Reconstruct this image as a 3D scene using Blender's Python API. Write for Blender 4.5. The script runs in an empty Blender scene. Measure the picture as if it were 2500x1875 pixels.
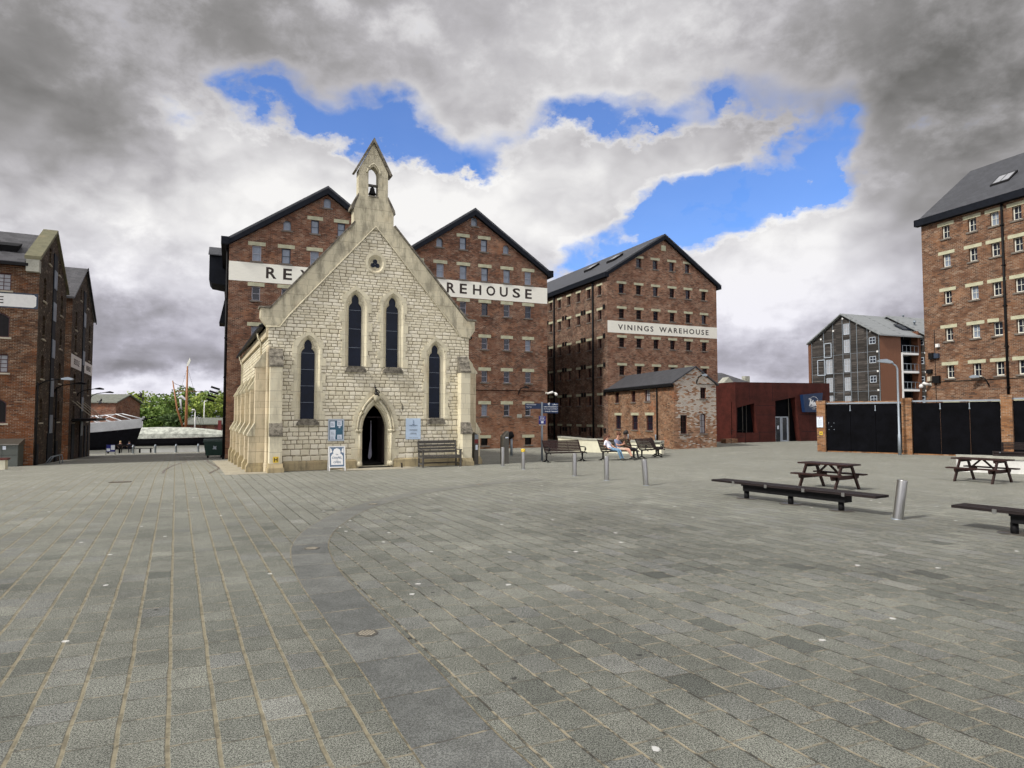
import bpy, bmesh, math, random
from mathutils import Vector, Matrix
from mathutils.geometry import tessellate_polygon
random.seed(7)
R = math.radians
SC = bpy.context.scene
COL = SC.collection

# ------------------------------------------------------------------ nodes
class NT:
    def __init__(s, tree):
        s.t = tree; s.n = tree.nodes; s.l = tree.links
    def new(s, typ, **kw):
        nd = s.n.new(typ)
        for k, v in kw.items(): setattr(nd, k, v)
        return nd
    def set(s, sock, v):
        if hasattr(v, 'is_output'): s.l.new(v, sock)
        elif isinstance(v, (tuple, list)) and len(v) == 3 and sock.type == 'RGBA': sock.default_value = (*v, 1)
        else: sock.default_value = v
    def m(s, op, a, b=None, c=None, clamp=False):
        nd = s.new('ShaderNodeMath', operation=op, use_clamp=clamp)
        s.set(nd.inputs[0], a)
        if b is not None: s.set(nd.inputs[1], b)
        if c is not None: s.set(nd.inputs[2], c)
        return nd.outputs[0]
    def add(s, a, b): return s.m('ADD', a, b)
    def mul(s, a, b): return s.m('MULTIPLY', a, b)
    def sub(s, a, b): return s.m('SUBTRACT', a, b)
    def ss(s, v, lo, hi, a=0., b=1.):
        nd = s.new('ShaderNodeMapRange', interpolation_type='SMOOTHSTEP')
        s.set(nd.inputs['Value'], v)
        s.set(nd.inputs['From Min'], lo); s.set(nd.inputs['From Max'], hi)
        s.set(nd.inputs['To Min'], a); s.set(nd.inputs['To Max'], b)
        return nd.outputs[0]
    def comb(s, x, y, z=0.):
        nd = s.new('ShaderNodeCombineXYZ')
        for i, v in enumerate((x, y, z)): s.set(nd.inputs[i], v)
        return nd.outputs[0]
    def sep(s, v):
        nd = s.new('ShaderNodeSeparateXYZ'); s.l.new(v, nd.inputs[0])
        return nd.outputs
    def noise(s, vec, scale, detail=2., rough=.5, dist=0., col=False):
        nd = s.new('ShaderNodeTexNoise')
        if vec is not None: s.l.new(vec, nd.inputs['Vector'])
        nd.inputs['Scale'].default_value = scale; nd.inputs['Detail'].default_value = detail
        nd.inputs['Roughness'].default_value = rough; nd.inputs['Distortion'].default_value = dist
        return nd.outputs[1 if col else 0]
    def white(s, vec):
        nd = s.new('ShaderNodeTexWhiteNoise', noise_dimensions='3D'); s.l.new(vec, nd.inputs['Vector'])
        return nd.outputs['Value']
    def mix(s, f, a, b, bt='MIX'):
        nd = s.new('ShaderNodeMix', data_type='RGBA', blend_type=bt)
        s.set(nd.inputs[0], f); s.set(nd.inputs[6], a); s.set(nd.inputs[7], b)
        return nd.outputs[2]
    def ramp(s, f, stops):
        nd = s.new('ShaderNodeValToRGB'); cr = nd.color_ramp
        while len(cr.elements) < len(stops): cr.elements.new(.5)
        for e, (p, c) in zip(cr.elements, stops):
            e.position = p; e.color = (*c, 1)
        s.set(nd.inputs[0], f)
        return nd.outputs[0]
    def uv(s):
        return s.new('ShaderNodeUVMap', uv_map='uv').outputs[0]
    def obj(s):
        return s.new('ShaderNodeTexCoord').outputs['Object']
    def map(s, vec, sc=(1, 1, 1), loc=(0, 0, 0), rot=(0, 0, 0)):
        nd = s.new('ShaderNodeMapping'); s.l.new(vec, nd.inputs[0])
        nd.inputs['Scale'].default_value = sc; nd.inputs['Location'].default_value = loc
        nd.inputs['Rotation'].default_value = rot
        return nd.outputs[0]

def material(name):
    m = bpy.data.materials.new(name); m.use_nodes = True
    t = NT(m.node_tree); t.n.clear()
    o = t.new('ShaderNodeOutputMaterial'); p = t.new('ShaderNodeBsdfPrincipled')
    t.l.new(p.outputs[0], o.inputs[0])
    return m, t, p

def bump(t, p, h, st=.3, d=.01):
    b = t.new('ShaderNodeBump'); b.inputs['Strength'].default_value = st; b.inputs['Distance'].default_value = d
    t.set(b.inputs['Height'], h); t.l.new(b.outputs[0], p.inputs['Normal'])

def plain(name, c, rough=.6, metal=0., var=.25, sc=6., spec=.5, stretch=(1, 1, 1)):
    m, t, p = material(name)
    v = t.map(t.obj(), stretch)
    n = t.noise(v, sc, 5, .6); n2 = t.noise(v, sc * 9, 3, .6)
    f = t.add(t.mul(n, .65), t.mul(n2, .35))
    lo = tuple(x * (1 - var) for x in c); hi = tuple(min(1, x * (1 + var)) for x in c)
    t.set(p.inputs['Base Color'], t.mix(t.ss(f, .3, .7), lo, hi))
    p.inputs['Roughness'].default_value = rough; p.inputs['Metallic'].default_value = metal
    p.inputs['Specular IOR Level'].default_value = spec
    bump(t, p, n2, .15, .004)
    return m

def brick(name, c_lo, c_mid, c_hi, patch=(.34, .13, .06), pale=0., low_warm=0., dark_stain=.35, mort=1.):
    m, t, p = material(name)
    uv = t.uv(); x, y, _ = t.sep(uv)
    row = t.m('FLOOR', t.mul(y, 1 / .078))
    odd = t.m('MODULO', row, 2.)
    u = t.add(t.mul(x, 1 / .228), t.mul(odd, .5))
    ci = t.m('FLOOR', u)
    h = t.white(t.comb(ci, row, 3.)); h2 = t.white(t.comb(ci, row, 9.))
    big = t.noise(uv, .30, 4, .6); mid = t.noise(t.map(uv, (1, 1.5, 1)), 1.1, 6, .7)
    f = t.add(t.add(t.mul(h, .36), .12), t.add(t.mul(mid, .44), t.mul(t.sub(big, .5), .5)))
    col = t.ramp(f, [(.2, c_lo), (.52, c_mid), (.85, c_hi)])
    pm = t.ss(t.add(t.noise(t.map(uv, (1, 1, 1), (7, 3, 0)), .8, 5, .65), t.mul(h2, .06)), .57, .68)
    col = t.mix(t.mul(pm, .5), col, patch)
    if low_warm:
        col = t.mix(t.mul(t.ss(t.add(y, t.mul(big, 4.)), 1.5, 7.5, 1., 0.), low_warm), col, patch)
    col = t.mix(t.mul(t.ss(h2, .88, .92), .6), col, (.04, .026, .022))
    col = t.mix(t.mul(t.ss(h2, .05, .03), .35), col, (.40, .31, .23))
    st = t.noise(t.map(uv, (1.2, .22, 1), (1, 9, 0)), 1.1, 5, .65)
    col = t.mix(t.mul(t.ss(st, .52, .72), dark_stain), col, (.045, .035, .03))
    if pale:   # flaking limewash: strong high up, gone low down and at the left corner
        pn = t.noise(t.map(uv, (1, 1, 1), (2, 5, 0)), 1.3, 6, .7)
        wgt = t.add(t.ss(t.add(y, t.mul(pn, 1.6)), 1.9, 3.6, -.16, .12), t.ss(t.add(x, t.mul(pn, .8)), .45, 1.0, -.3, 0.))
        k = t.add(t.add(t.mul(pn, .42), t.mul(t.white(t.comb(ci, row, 21.)), .5)), t.add(wgt, .06))
        col = t.mix(t.mul(t.ss(k, .46, .58), .8), col, (.52, .50, .45))
    fy = t.m('FRACT', t.mul(y, 1 / .078)); fx = t.m('FRACT', u)
    mo = t.m('MAXIMUM', t.ss(t.m('ABSOLUTE', t.sub(fy, .5)), .37, .45), t.ss(t.m('ABSOLUTE', t.sub(fx, .5)), .455, .484))
    mcol = t.mix(t.ss(mid, .4, .6), (.10, .085, .07), (.34, .30, .24))
    col = t.mix(t.mul(mo, .85 * mort), col, mcol)
    t.set(p.inputs['Base Color'], col)
    p.inputs['Roughness'].default_value = .9; p.inputs['Specular IOR Level'].default_value = .15
    bump(t, p, t.add(t.mul(mo, -1.), t.mul(h, .4)), .25, .01)
    return m

def blocks(t, x, y, rh, lmin, lmax, joint, seed=0., step=False):
    """irregular coursed blocks: returns joint mask, per-block random, row random"""
    yy = t.add(y, t.mul(t.m('SINE', t.mul(y, 5.1)), rh * .30))
    yy = t.mul(yy, 1 / rh)
    if step:   # taller courses at the bottom, thinner ones high up
        yy = t.add(t.mul(y, 1 / .19), t.mul(t.m('SINE', t.mul(y, 5.1)), .28))
        yy = t.add(yy, t.add(t.mul(t.m('MAXIMUM', t.sub(y, 2.), 0.), 1 / .145 - 1 / .19), t.mul(t.m('MAXIMUM', t.sub(y, 5.5), 0.), 1 / .122 - 1 / .145)))
    row = t.m('FLOOR', yy); fy = t.m('FRACT', yy)
    hr = t.white(t.comb(row, 11. + seed, 1.)); ho = t.white(t.comb(row, 5. + seed, 7.))
    ln = t.add(lmin, t.mul(hr, lmax - lmin))
    u = t.add(t.m('DIVIDE', x, ln), t.mul(ho, 17.))
    # jitter block boundaries
    c0 = t.m('FLOOR', u); jf = t.m('FRACT', u)
    j = t.mul(t.sub(t.white(t.comb(c0, row, 2. + seed)), .5), .0)
    ci = c0
    h = t.white(t.comb(ci, row, 3. + seed))
    dy = t.mul(t.m('MINIMUM', fy, t.sub(1., fy)), rh)
    dx = t.mul(t.m('MINIMUM', jf, t.sub(1., jf)), ln)
    d = t.m('MINIMUM', dx, dy)
    return d, h, hr, dx, dy

def rubble(name, c1, c2, c3, joint=(.20, .165, .105), rh=.142, jw=.011):
    m, t, p = material(name)
    uv = t.uv()
    wob = t.noise(uv, 3.5, 3, .6, col=True)
    wx, wy, _ = t.sep(wob)
    x, y, _ = t.sep(uv)
    x = t.add(x, t.mul(t.sub(wx, .5), .06)); y = t.add(y, t.mul(t.sub(wy, .5), .045))
    d, h, hr, _, _ = blocks(t, x, y, rh, .19, .40, jw, step=True)
    fine = t.noise(uv, 26, 4, .65); big = t.noise(uv, .5, 4, .6)
    jn = t.noise(uv, 5., 3, .6)
    jm = t.ss(d, t.mul(jn, jw * 1.0), t.mul(jn, jw * 3.0), 1., 0.)
    f = t.add(t.mul(h, .5), t.add(t.mul(fine, .3), t.mul(big, .3)))
    col = t.ramp(f, [(.2, c1), (.5, c2), (.85, c3)])
    st = t.ss(t.noise(t.map(uv, (1, .45, 1), (4, 2, 0)), 1.2, 5, .65), .56, .74)
    col = t.mix(t.mul(st, .4), col, (.27, .24, .17))
    pz = t.ss(t.add(y, t.mul(jn, .5)), .15, .75, 1., 0.)
    col = t.mix(t.mul(pz, .55), col, (.17, .14, .085))
    col = t.mix(t.mul(jm, t.ss(jn, .25, .55, .6, 1.)), col, joint)
    t.set(p.inputs['Base Color'], col); p.inputs['Roughness'].default_value = .9
    p.inputs['Specular IOR Level'].default_value = .2
    bump(t, p, t.add(t.ss(d, 0., .035), t.mul(fine, .35)), .7, .03)
    return m

def ashlar(name, c, grime=.35, grey=(.2, .19, .16), rh=.34, ln=.6, jd=.4, warm=(.45, .33, .18)):
    m, t, p = material(name)
    uv = t.uv(); x, y, _ = t.sep(uv)
    d, h, hr, _, _ = blocks(t, x, y, rh, ln * .7, ln * 1.4, .006, 4.)
    fine = t.noise(uv, 22, 5, .7); big = t.noise(t.obj(), .9, 5, .65)
    col = t.mix(t.add(t.mul(h, .5), t.mul(fine, .5)), tuple(v * .84 for v in c), tuple(min(.9, v * 1.12) for v in c))
    col = t.mix(t.mul(t.ss(big, .5, .72), .35), col, warm)
    st = t.noise(t.map(t.obj(), (2.2, 2.2, .7), (3, 8, 1)), 1.5, 6, .7)
    col = t.mix(t.mul(t.ss(st, .48 - grime * .12, .68), grime + .25), col, grey)
    col = t.mix(t.mul(t.ss(d, .003, .009, 1., 0.), jd), col, (.17, .14, .1))
    t.set(p.inputs['Base Color'], col); p.inputs['Roughness'].default_value = .9
    p.inputs['Specular IOR Level'].default_value = .2
    bump(t, p, fine, .35, .012)
    return m

def slate(name, c, rh=.24, w=.3, var=.4):
    m, t, p = material(name)
    uv = t.uv(); x, y, _ = t.sep(uv)
    yy = t.mul(y, 1 / rh); row = t.m('FLOOR', yy); fy = t.m('FRACT', yy)
    u = t.add(t.mul(x, 1 / w), t.mul(t.m('MODULO', row, 2.), .5))
    h = t.white(t.comb(t.m('FLOOR', u), row, 1.)); fx = t.m('FRACT', u)
    big = t.noise(uv, .7, 4, .6); fine = t.noise(uv, 14, 3, .6)
    f = t.add(t.mul(h, .45), t.add(t.mul(big, .35), t.mul(fine, .25)))
    col = t.mix(f, tuple(v * (1 - var) for v in c), tuple(v * (1 + var) for v in c))
    jm = t.m('MAXIMUM', t.ss(fy, .0, .12, 1., 0.), t.ss(t.m('ABSOLUTE', t.sub(fx, .5)), .46, .49))
    col = t.mix(t.mul(jm, .6), col, tuple(v * .3 for v in c))
    t.set(p.inputs['Base Color'], col); p.inputs['Roughness'].default_value = .55
    p.inputs['Specular IOR Level'].default_value = .35
    bump(t, p, t.add(t.mul(fy, -1.), t.mul(h, .4)), .6, .015)
    return m

M = {}
# ---- materials
M['brick_rey'] = brick('brick_reddish_brown', (.062, .027, .019), (.155, .068, .040), (.25, .12, .072), (.36, .165, .085), low_warm=.45, dark_stain=.35)
M['brick_vin'] = brick('brick_brown', (.098, .047, .031), (.215, .106, .066), (.34, .185, .12), (.36, .17, .095), low_warm=.15, dark_stain=.35)
M['brick_vside'] = brick('brick_brown_shaded', (.06, .036, .028), (.13, .07, .048), (.25, .14, .095), (.25, .12, .07), dark_stain=.7)  # darker copy of the front brick: side wall shade painted in, plus heavier stains
M['brick_left'] = brick('brick_orange_dark', (.035, .018, .012), (.105, .046, .022), (.20, .095, .045), (.21, .062, .016), low_warm=.6, dark_stain=.5)
M['brick_lside'] = brick('brick_shaded_side', (.018, .014, .009), (.040, .027, .017), (.075, .05, .03), (.08, .035, .018), dark_stain=.6, mort=.5)  # alley-facing walls: their shade is painted into this darker brick
M['brick_right'] = brick('brick_orange_brown', (.068, .033, .021), (.15, .073, .041), (.23, .122, .069), (.30, .145, .07), low_warm=.25, dark_stain=.35)
M['brick_lodge'] = brick('brick_lodge', (.085, .043, .025), (.215, .11, .06), (.34, .20, .12), (.38, .135, .055), dark_stain=.4)
M['brick_gable'] = brick('brick_whitewashed', (.12, .06, .035), (.29, .15, .085), (.44, .27, .17), (.38, .14, .06), pale=.85, dark_stain=.2)
M['brick_pillar'] = brick('brick_pillar', (.12, .055, .027), (.25, .118, .05), (.36, .185, .085), (.31, .135, .05), dark_stain=.25)
M['brick_far'] = brick('brick_far', (.10, .04, .025), (.20, .08, .05), (.26, .12, .075), dark_stain=.2)
M['rubble'] = rubble('coursed_limestone', (.60, .545, .40), (.71, .655, .50), (.80, .75, .61))
M['rubble_side'] = rubble('coursed_limestone_side', (.52, .46, .31), (.66, .60, .44), (.76, .71, .55))
M['ashlar'] = ashlar('cream_ashlar', (.67, .62, .46), .16, (.33, .30, .22), jd=.42)
M['ashlar_warm'] = ashlar('warm_ashlar', (.58, .50, .35), .30, (.27, .24, .165), jd=.65)
M['ashlar_grey'] = ashlar('weathered_ashlar', (.60, .55, .40), .5, (.20, .185, .14), jd=.5)
M['ashlar_left'] = ashlar('mossy_coping', (.17, .165, .105), .4, (.10, .10, .07), jd=.5)
M['plinth'] = ashlar('plinth_stone', (.42, .35, .21), .35, (.11, .10, .07), rh=.3)
M['rough_stone'] = plain('lichened_weathering_stone', (.17, .155, .125), .95, 0, .75, 7, .1)
M['lintel'] = plain('pale_lintel_stone', (.43, .425, .30), .9, 0, .22, 2.5, .2)
M['sill'] = plain('grey_sill', (.16, .14, .12), .9, 0, .3, 4, .2)
M['sill_pale'] = plain('pale_sill', (.42, .38, .30), .9, 0, .2, 4, .2)
M['band'] = plain('white_painted_brick', (.82, .81, .72), .8, 0, .07, 3, .2, (1, 1, 12))
M['letter'] = plain('dark_lettering_paint', (.045, .035, .032), .8, 0, .2, 6, .2)
M['slate'] = slate('blue_grey_slate', (.055, .058, .066))
M['slate_left'] = slate('worn_slate', (.07, .07, .075), .27, .33, .8)
M['slate_flat'] = slate('metal_roof', (.23, .245, .25), .45, 8., .12)
M['slate_green'] = slate('greenish_slate', (.17, .18, .15), .3, .4, .3)
M['black'] = plain('black_painted_timber', (.008, .010, .015), .7, 0, .3, 3, .12)
M['iron'] = plain('black_iron', (.008, .008, .009), .6, 0, .3, 8, .15)
M['navy_panel'] = plain('near_black_panel', (.0025, .0027, .004), .75, 0, .6, 1.5, .06)
M['glass'] = plain('window_glass_dark', (.012, .016, .026), .07, 0, .3, 1., .5)
M['glass_chapel'] = plain('leaded_window_glass', (.006, .010, .022), .30, 0, .35, 1.2, .18)
M['glass_dull'] = plain('dull_glass', (.012, .010, .010), .3, 0, .4, 2., .15)
M['glass_sky'] = plain('sky_painted_glass', (.21, .25, .31), .15, 0, .2, 1.5)  # reflected sky painted in as a pale pane colour
M['glass_cur'] = plain('curtained_glass', (.30, .31, .33), .3, 0, .15, 2.)
M['frame_blue'] = plain('slate_blue_frame', (.17, .20, .25), .5, 0, .1)
M['frame_navy'] = plain('dark_navy_frame', (.03, .045, .075), .5, 0, .1)
M['frame_lilac'] = plain('pale_grey_frame', (.42, .42, .47), .5, 0, .08)
M['frame_red'] = plain('maroon_frame', (.05, .010, .012), .5, 0, .2)
M['frame_white'] = plain('white_frame', (.70, .70, .62), .5, 0, .06)
M['frame_pale'] = plain('pale_blue_frame', (.42, .47, .53), .5, 0, .06)
M['corten'] = plain('rusted_steel_cladding', (.062, .014, .010), .75, .1, .45, 1.3, .25)
M['white'] = plain('white_paint', (.72, .72, .70), .6, 0, .06)
M['offwhite'] = plain('cream_render', (.66, .64, .50), .9, 0, .1, 1.5)
M['whitewall'] = plain('white_render', (.60, .60, .57), .9, 0, .12, 2)
M['cap'] = plain('concrete_coping', (.34, .34, .29), .9, 0, .25, 3)
M['steel'] = plain('brushed_steel', (.36, .36, .345), .30, .9, .14, 3, .5, (14, 14, .6))
M['steel_brown'] = plain('bronze_grey_steel', (.115, .108, .092), .45, .5, .15, 3, .5, (1, 1, .3))
M['galv'] = plain('galvanised_steel', (.27, .31, .35), .5, .5, .12, 3)
M['wood_dark'] = plain('stained_hardwood', (.026, .012, .011), .6, 0, .45, 5, .25, (1, 9, 9))
M['wood_black'] = plain('weathered_black_wood', (.018, .013, .013), .7, 0, .6, 4, .2, (1, 9, 9))
M['wood_grey'] = plain('weathered_grey_wood', (.085, .08, .072), .85, 0, .5, 5, .2, (1, 12, 12))
M['timber_red'] = plain('red_stained_timber', (.027, .011, .009), .6, 0, .4, 4, .25, (9, 9, 1))
M['mast'] = plain('varnished_mast', (.30, .13, .05), .5, 0, .2, 3)
M['hull'] = plain('black_hull', (.004, .004, .006), .7, 0, .5, 2, .1)
M['tarp'] = plain('white_tarpaulin', (.56, .57, .58), .8, 0, .14, .7)
M['tarp_green'] = plain('mouldy_tarpaulin', (.44, .46, .40), .8, 0, .5, 1.6)
M['green_bin'] = plain('green_plastic', (.006, .035, .022), .45, 0, .2, 3)
M['cabinet'] = plain('grey_green_metal', (.085, .095, .085), .6, .1, .15, 2)
M['maroon'] = plain('maroon_paint', (.09, .02, .015), .6, 0, .2, 3)
M['blue_sign'] = plain('navy_sign', (.004, .022, .075), .5, 0, .08)
M['royal'] = plain('royal_blue_sign', (.010, .016, .19), .5, 0, .06)
M['yellow'] = plain('yellow_sign', (.75, .52, .04), .5, 0, .06)
M['paper'] = plain('white_paper', (.66, .72, .80), .7, 0, .04, 5)
M['poster_blue'] = plain('pale_blue_poster', (.48, .60, .74), .5, 0, .04, 5)
M['teal'] = plain('teal_board', (.035, .115, .175), .6, 0, .08)
M['slate_txt'] = plain('slate_text', (.10, .15, .22), .7, 0, .05)
M['txt_white'] = plain('white_lettering', (.78, .80, .82), .6, 0, .03)
M['bronze'] = plain('dark_bronze', (.018, .017, .015), .5, .4, .3)
M['red'] = plain('red_label', (.16, .02, .02), .6, 0, .1)
M['curtain'] = plain('pale_cloth', (.16, .16, .20), .9, 0, .2)
M['interior'] = plain('dark_interior_plaster', (.03, .025, .022), .9, 0, .3)
M['gull'] = plain('gull_feathers', (.5, .52, .55), .8, 0, .1)
M['gull_d'] = plain('dark_feathers', (.05, .05, .06), .8, 0, .1)
M['skin'] = plain('light_skin', (.50, .27, .19), .6, 0, .06)
M['skin_d'] = plain('brown_skin', (.12, .06, .04), .6, 0, .06)
M['hair_br'] = plain('auburn_hair', (.09, .03, .015), .7, 0, .3, 20)
M['hair_bk'] = plain('black_hair', (.012, .010, .010), .7, 0, .3, 20)
M['hair_bl'] = plain('blonde_hair', (.40, .30, .15), .7, 0, .3, 20)
M['jeans'] = plain('pale_denim', (.13, .24, .36), .9, 0, .25, 9)
M['tee_white'] = plain('white_tee', (.70, .71, .80), .9, 0, .06)
M['tee_blue'] = plain('grey_blue_tee', (.20, .23, .34), .9, 0, .1)
M['beige'] = plain('beige_shorts', (.52, .38, .30), .9, 0, .1)
M['brown_top'] = plain('brown_jacket', (.10, .065, .035), .9, 0, .2)
M['navy_top'] = plain('navy_jacket', (.02, .025, .05), .9, 0, .2)
M['black_top'] = plain('black_jacket', (.012, .012, .014), .9, 0, .2)
M['shoe'] = plain('dark_shoe', (.03, .03, .025), .7, 0, .2)
M['rail'] = plain('worn_rail_steel', (.17, .14, .11), .5, .5, .3, 5)
M['flag'] = ashlar('pale_flagstone', (.40, .37, .29), .3, (.22, .205, .165), rh=.5, ln=.7, jd=.8, warm=(.38, .32, .22))
M['leaf_a'] = None

def wood_clad():
    m, t, p = material('blackened_timber_cladding')
    uv = t.uv(); x, y, _ = t.sep(uv)
    row = t.m('FLOOR', t.mul(y, 1 / .15)); h = t.white(t.comb(row, t.m('FLOOR', t.mul(x, 1 / 2.4)), 1.))
    st = t.noise(t.map(uv, (.5, 7, 1)), 2., 5, .7); b = t.noise(uv, .4, 4, .6)
    f = t.add(t.mul(h, .3), t.add(t.mul(st, .5), t.mul(b, .3)))
    col = t.ramp(f, [(.3, (.008, .007, .006)), (.52, (.024, .020, .017)), (.68, (.058, .05, .045)), (.84, (.17, .15, .135))])
    fy = t.m('FRACT', t.mul(y, 1 / .15))
    col = t.mix(t.mul(t.ss(fy, 0., .12, 1., 0.), .7), col, (.01, .01, .01))
    t.set(p.inputs['Base Color'], col); p.inputs['Roughness'].default_value = .85
    return m
M['clad'] = wood_clad()
def rib_clad():
    m, t, p = material('orange_ribbed_panel')
    uv = t.uv(); x, y, _ = t.sep(uv)
    fx = t.m('FRACT', t.mul(x, 1 / .16)); b = t.noise(t.map(uv, (3, .3, 1)), 2., 4, .6)
    col = t.mix(t.add(t.mul(fx, .5), t.mul(b, .5)), (.085, .033, .015), (.185, .072, .032))
    t.set(p.inputs['Base Color'], col); p.inputs['Roughness'].default_value = .7
    bump(t, p, fx, .6, .03)
    return m
M['ribs'] = rib_clad()

def paving():
    m, t, p = material('granite_paving')
    ob = t.obj()
    v = t.map(ob, (1, 1, 1), (0, 0, 0), (0, 0, -R(27.4)))   # x: across the courses, y: along them
    wob = t.noise(v, 1.3, 3, .6, col=True); wx, wy, _ = t.sep(wob)
    X, Y, _ = t.sep(v)
    X = t.add(X, t.mul(t.sub(wx, .5), .035)); Y = t.add(Y, t.mul(t.sub(wy, .5), .03))
    Ys = t.add(Y, t.mul(X, .09))            # cross joints slightly skewed
    W = .292
    u = t.mul(X, 1 / W); c = t.m('FLOOR', u); fu = t.m('FRACT', u)
    hr = t.white(t.comb(c, 3., 1.)); ho = t.white(t.comb(c, 8., 2.))
    L = t.add(.33, t.mul(hr, .16))
    w = t.add(t.m('DIVIDE', Ys, L), t.mul(ho, 9.))
    r = t.m('FLOOR', w); fw = t.m('FRACT', w)
    # random merging of two neighbours
    r2 = t.m('FLOOR', t.mul(r, .5)); mg = t.m('GREATER_THAN', t.white(t.comb(c, r2, 4.)), .74)
    first = t.m('LESS_THAN', t.m('MODULO', t.m('ABSOLUTE', r), 2.), .5)
    h = t.white(t.comb(c, r, 6.)); h2 = t.white(t.comb(c, r, 12.))
    dx = t.mul(t.m('MINIMUM', fu, t.sub(1., fu)), W)
    dy = t.mul(t.m('MINIMUM', fw, t.sub(1., fw)), L)
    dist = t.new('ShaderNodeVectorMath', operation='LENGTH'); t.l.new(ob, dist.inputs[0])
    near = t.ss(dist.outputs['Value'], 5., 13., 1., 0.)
    jn = t.noise(v, 9., 4, .65); lf = t.noise(v, .32, 4, .6); mf = t.noise(v, 1.1, 4, .6)
    left = t.ss(t.add(X, t.mul(mf, .8)), 1.6, 2.6, 1., 0.)
    wl = t.add(.0075, t.mul(left, .0035))
    jl = t.ss(dx, t.mul(wl, t.add(.35, jn)), t.mul(wl, t.add(1.1, t.mul(jn, 1.4))), 1., 0.)
    jc = t.ss(dy, t.mul(.0055, t.add(.5, jn)), .015, 1., 0.)
    jc = t.mul(jc, t.ss(jn, .3, .55, .4, 1.))
    gr = t.noise(ob, 105, 2, .8); gr2 = t.noise(ob, 48, 3, .75); blot = t.noise(ob, 7., 4, .6)
    base = t.ramp(t.add(t.mul(h, .75), t.mul(h2, .25)), [(.0, (.080, .085, .076)), (.12, (.122, .127, .111)), (.85, (.165, .169, .146)), (1., (.215, .217, .187))])
    tint = t.mix(t.mul(t.ss(h2, .75, .95), .35), base, (.155, .16, .165))
    g = t.add(t.mul(gr, .7), t.mul(gr2, .3))
    sp = t.ss(g, .41, .59, .30, 1.75)
    sc = t.new('ShaderNodeMix', data_type='RGBA', blend_type='MULTIPLY'); t.set(sc.inputs[0], 1.)
    t.set(sc.inputs[6], tint); t.set(sc.inputs[7], t.comb(sp, sp, sp))
    col = sc.outputs[2]
    # broad wear, tyre polish and dirt
    k = t.add(t.add(t.mul(lf, .7), t.mul(mf, .35)), t.mul(blot, .25))
    wear = t.ss(k, .42, .86, .68, 1.32)
    col = t.mix(1., col, t.comb(wear, wear, t.mul(wear, .99)), 'MULTIPLY')
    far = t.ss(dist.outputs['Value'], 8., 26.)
    col = t.mix(t.mul(far, .45), col, (.34, .34, .29))  # brightness painted in: ground turns paler with distance from the viewpoint
    grime = t.ss(t.noise(ob, 1.6, 6, .7), .60, .72)
    col = t.mix(t.mul(grime, .35), col, (.06, .06, .052))
    # joints
    jcol = t.mix(t.ss(jn, .42, .62), (.25, .222, .15), (.15, .132, .09))
    jdark = t.mix(t.ss(t.add(blot, t.mul(near, .10)), .50, .66), (.045, .042, .035), (.30, .26, .18))
    jm1 = t.mix(left, jdark, jcol)
    col = t.mix(t.mul(jl, .9), col, jm1)
    col = t.mix(t.mul(jc, t.add(.45, t.mul(near, .2))), col, t.mix(t.ss(blot, .42, .58), (.07, .065, .052), (.29, .25, .17)))
    # gull droppings and gum
    vo = t.new('ShaderNodeTexVoronoi', voronoi_dimensions='2D'); t.l.new(ob, vo.inputs['Vector']); vo.inputs['Scale'].default_value = 1.0
    vd = t.add(vo.outputs['Distance'], t.mul(t.sub(t.noise(ob, 22., 3, .6), .5), .07))
    hs = t.sep(vo.outputs['Color'])
    wmask = t.mul(t.ss(vd, .026, .036, 1., 0.), t.m('GREATER_THAN', hs[0], .74))
    bmask = t.mul(t.ss(vd, .020, .034, 1., 0.), t.m('LESS_THAN', hs[0], .16))
    col = t.mix(t.mul(wmask, .85), col, (.6, .6, .58))
    col = t.mix(t.mul(bmask, .85), col, (.025, .025, .025))
    t.set(p.inputs['Base Color'], col)
    p.inputs['Roughness'].default_value = .82; p.inputs['Specular IOR Level'].default_value = .25
    stn = t.noise(ob, 2.2, 5, .7)
    hh = t.add(t.mul(gr2, .3), t.add(t.mul(t.m('MAXIMUM', jl, jc), -1.), t.mul(h, .35)))
    bump(t, p, hh, .5, .008)
    return m
M['paving'] = paving()

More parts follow.
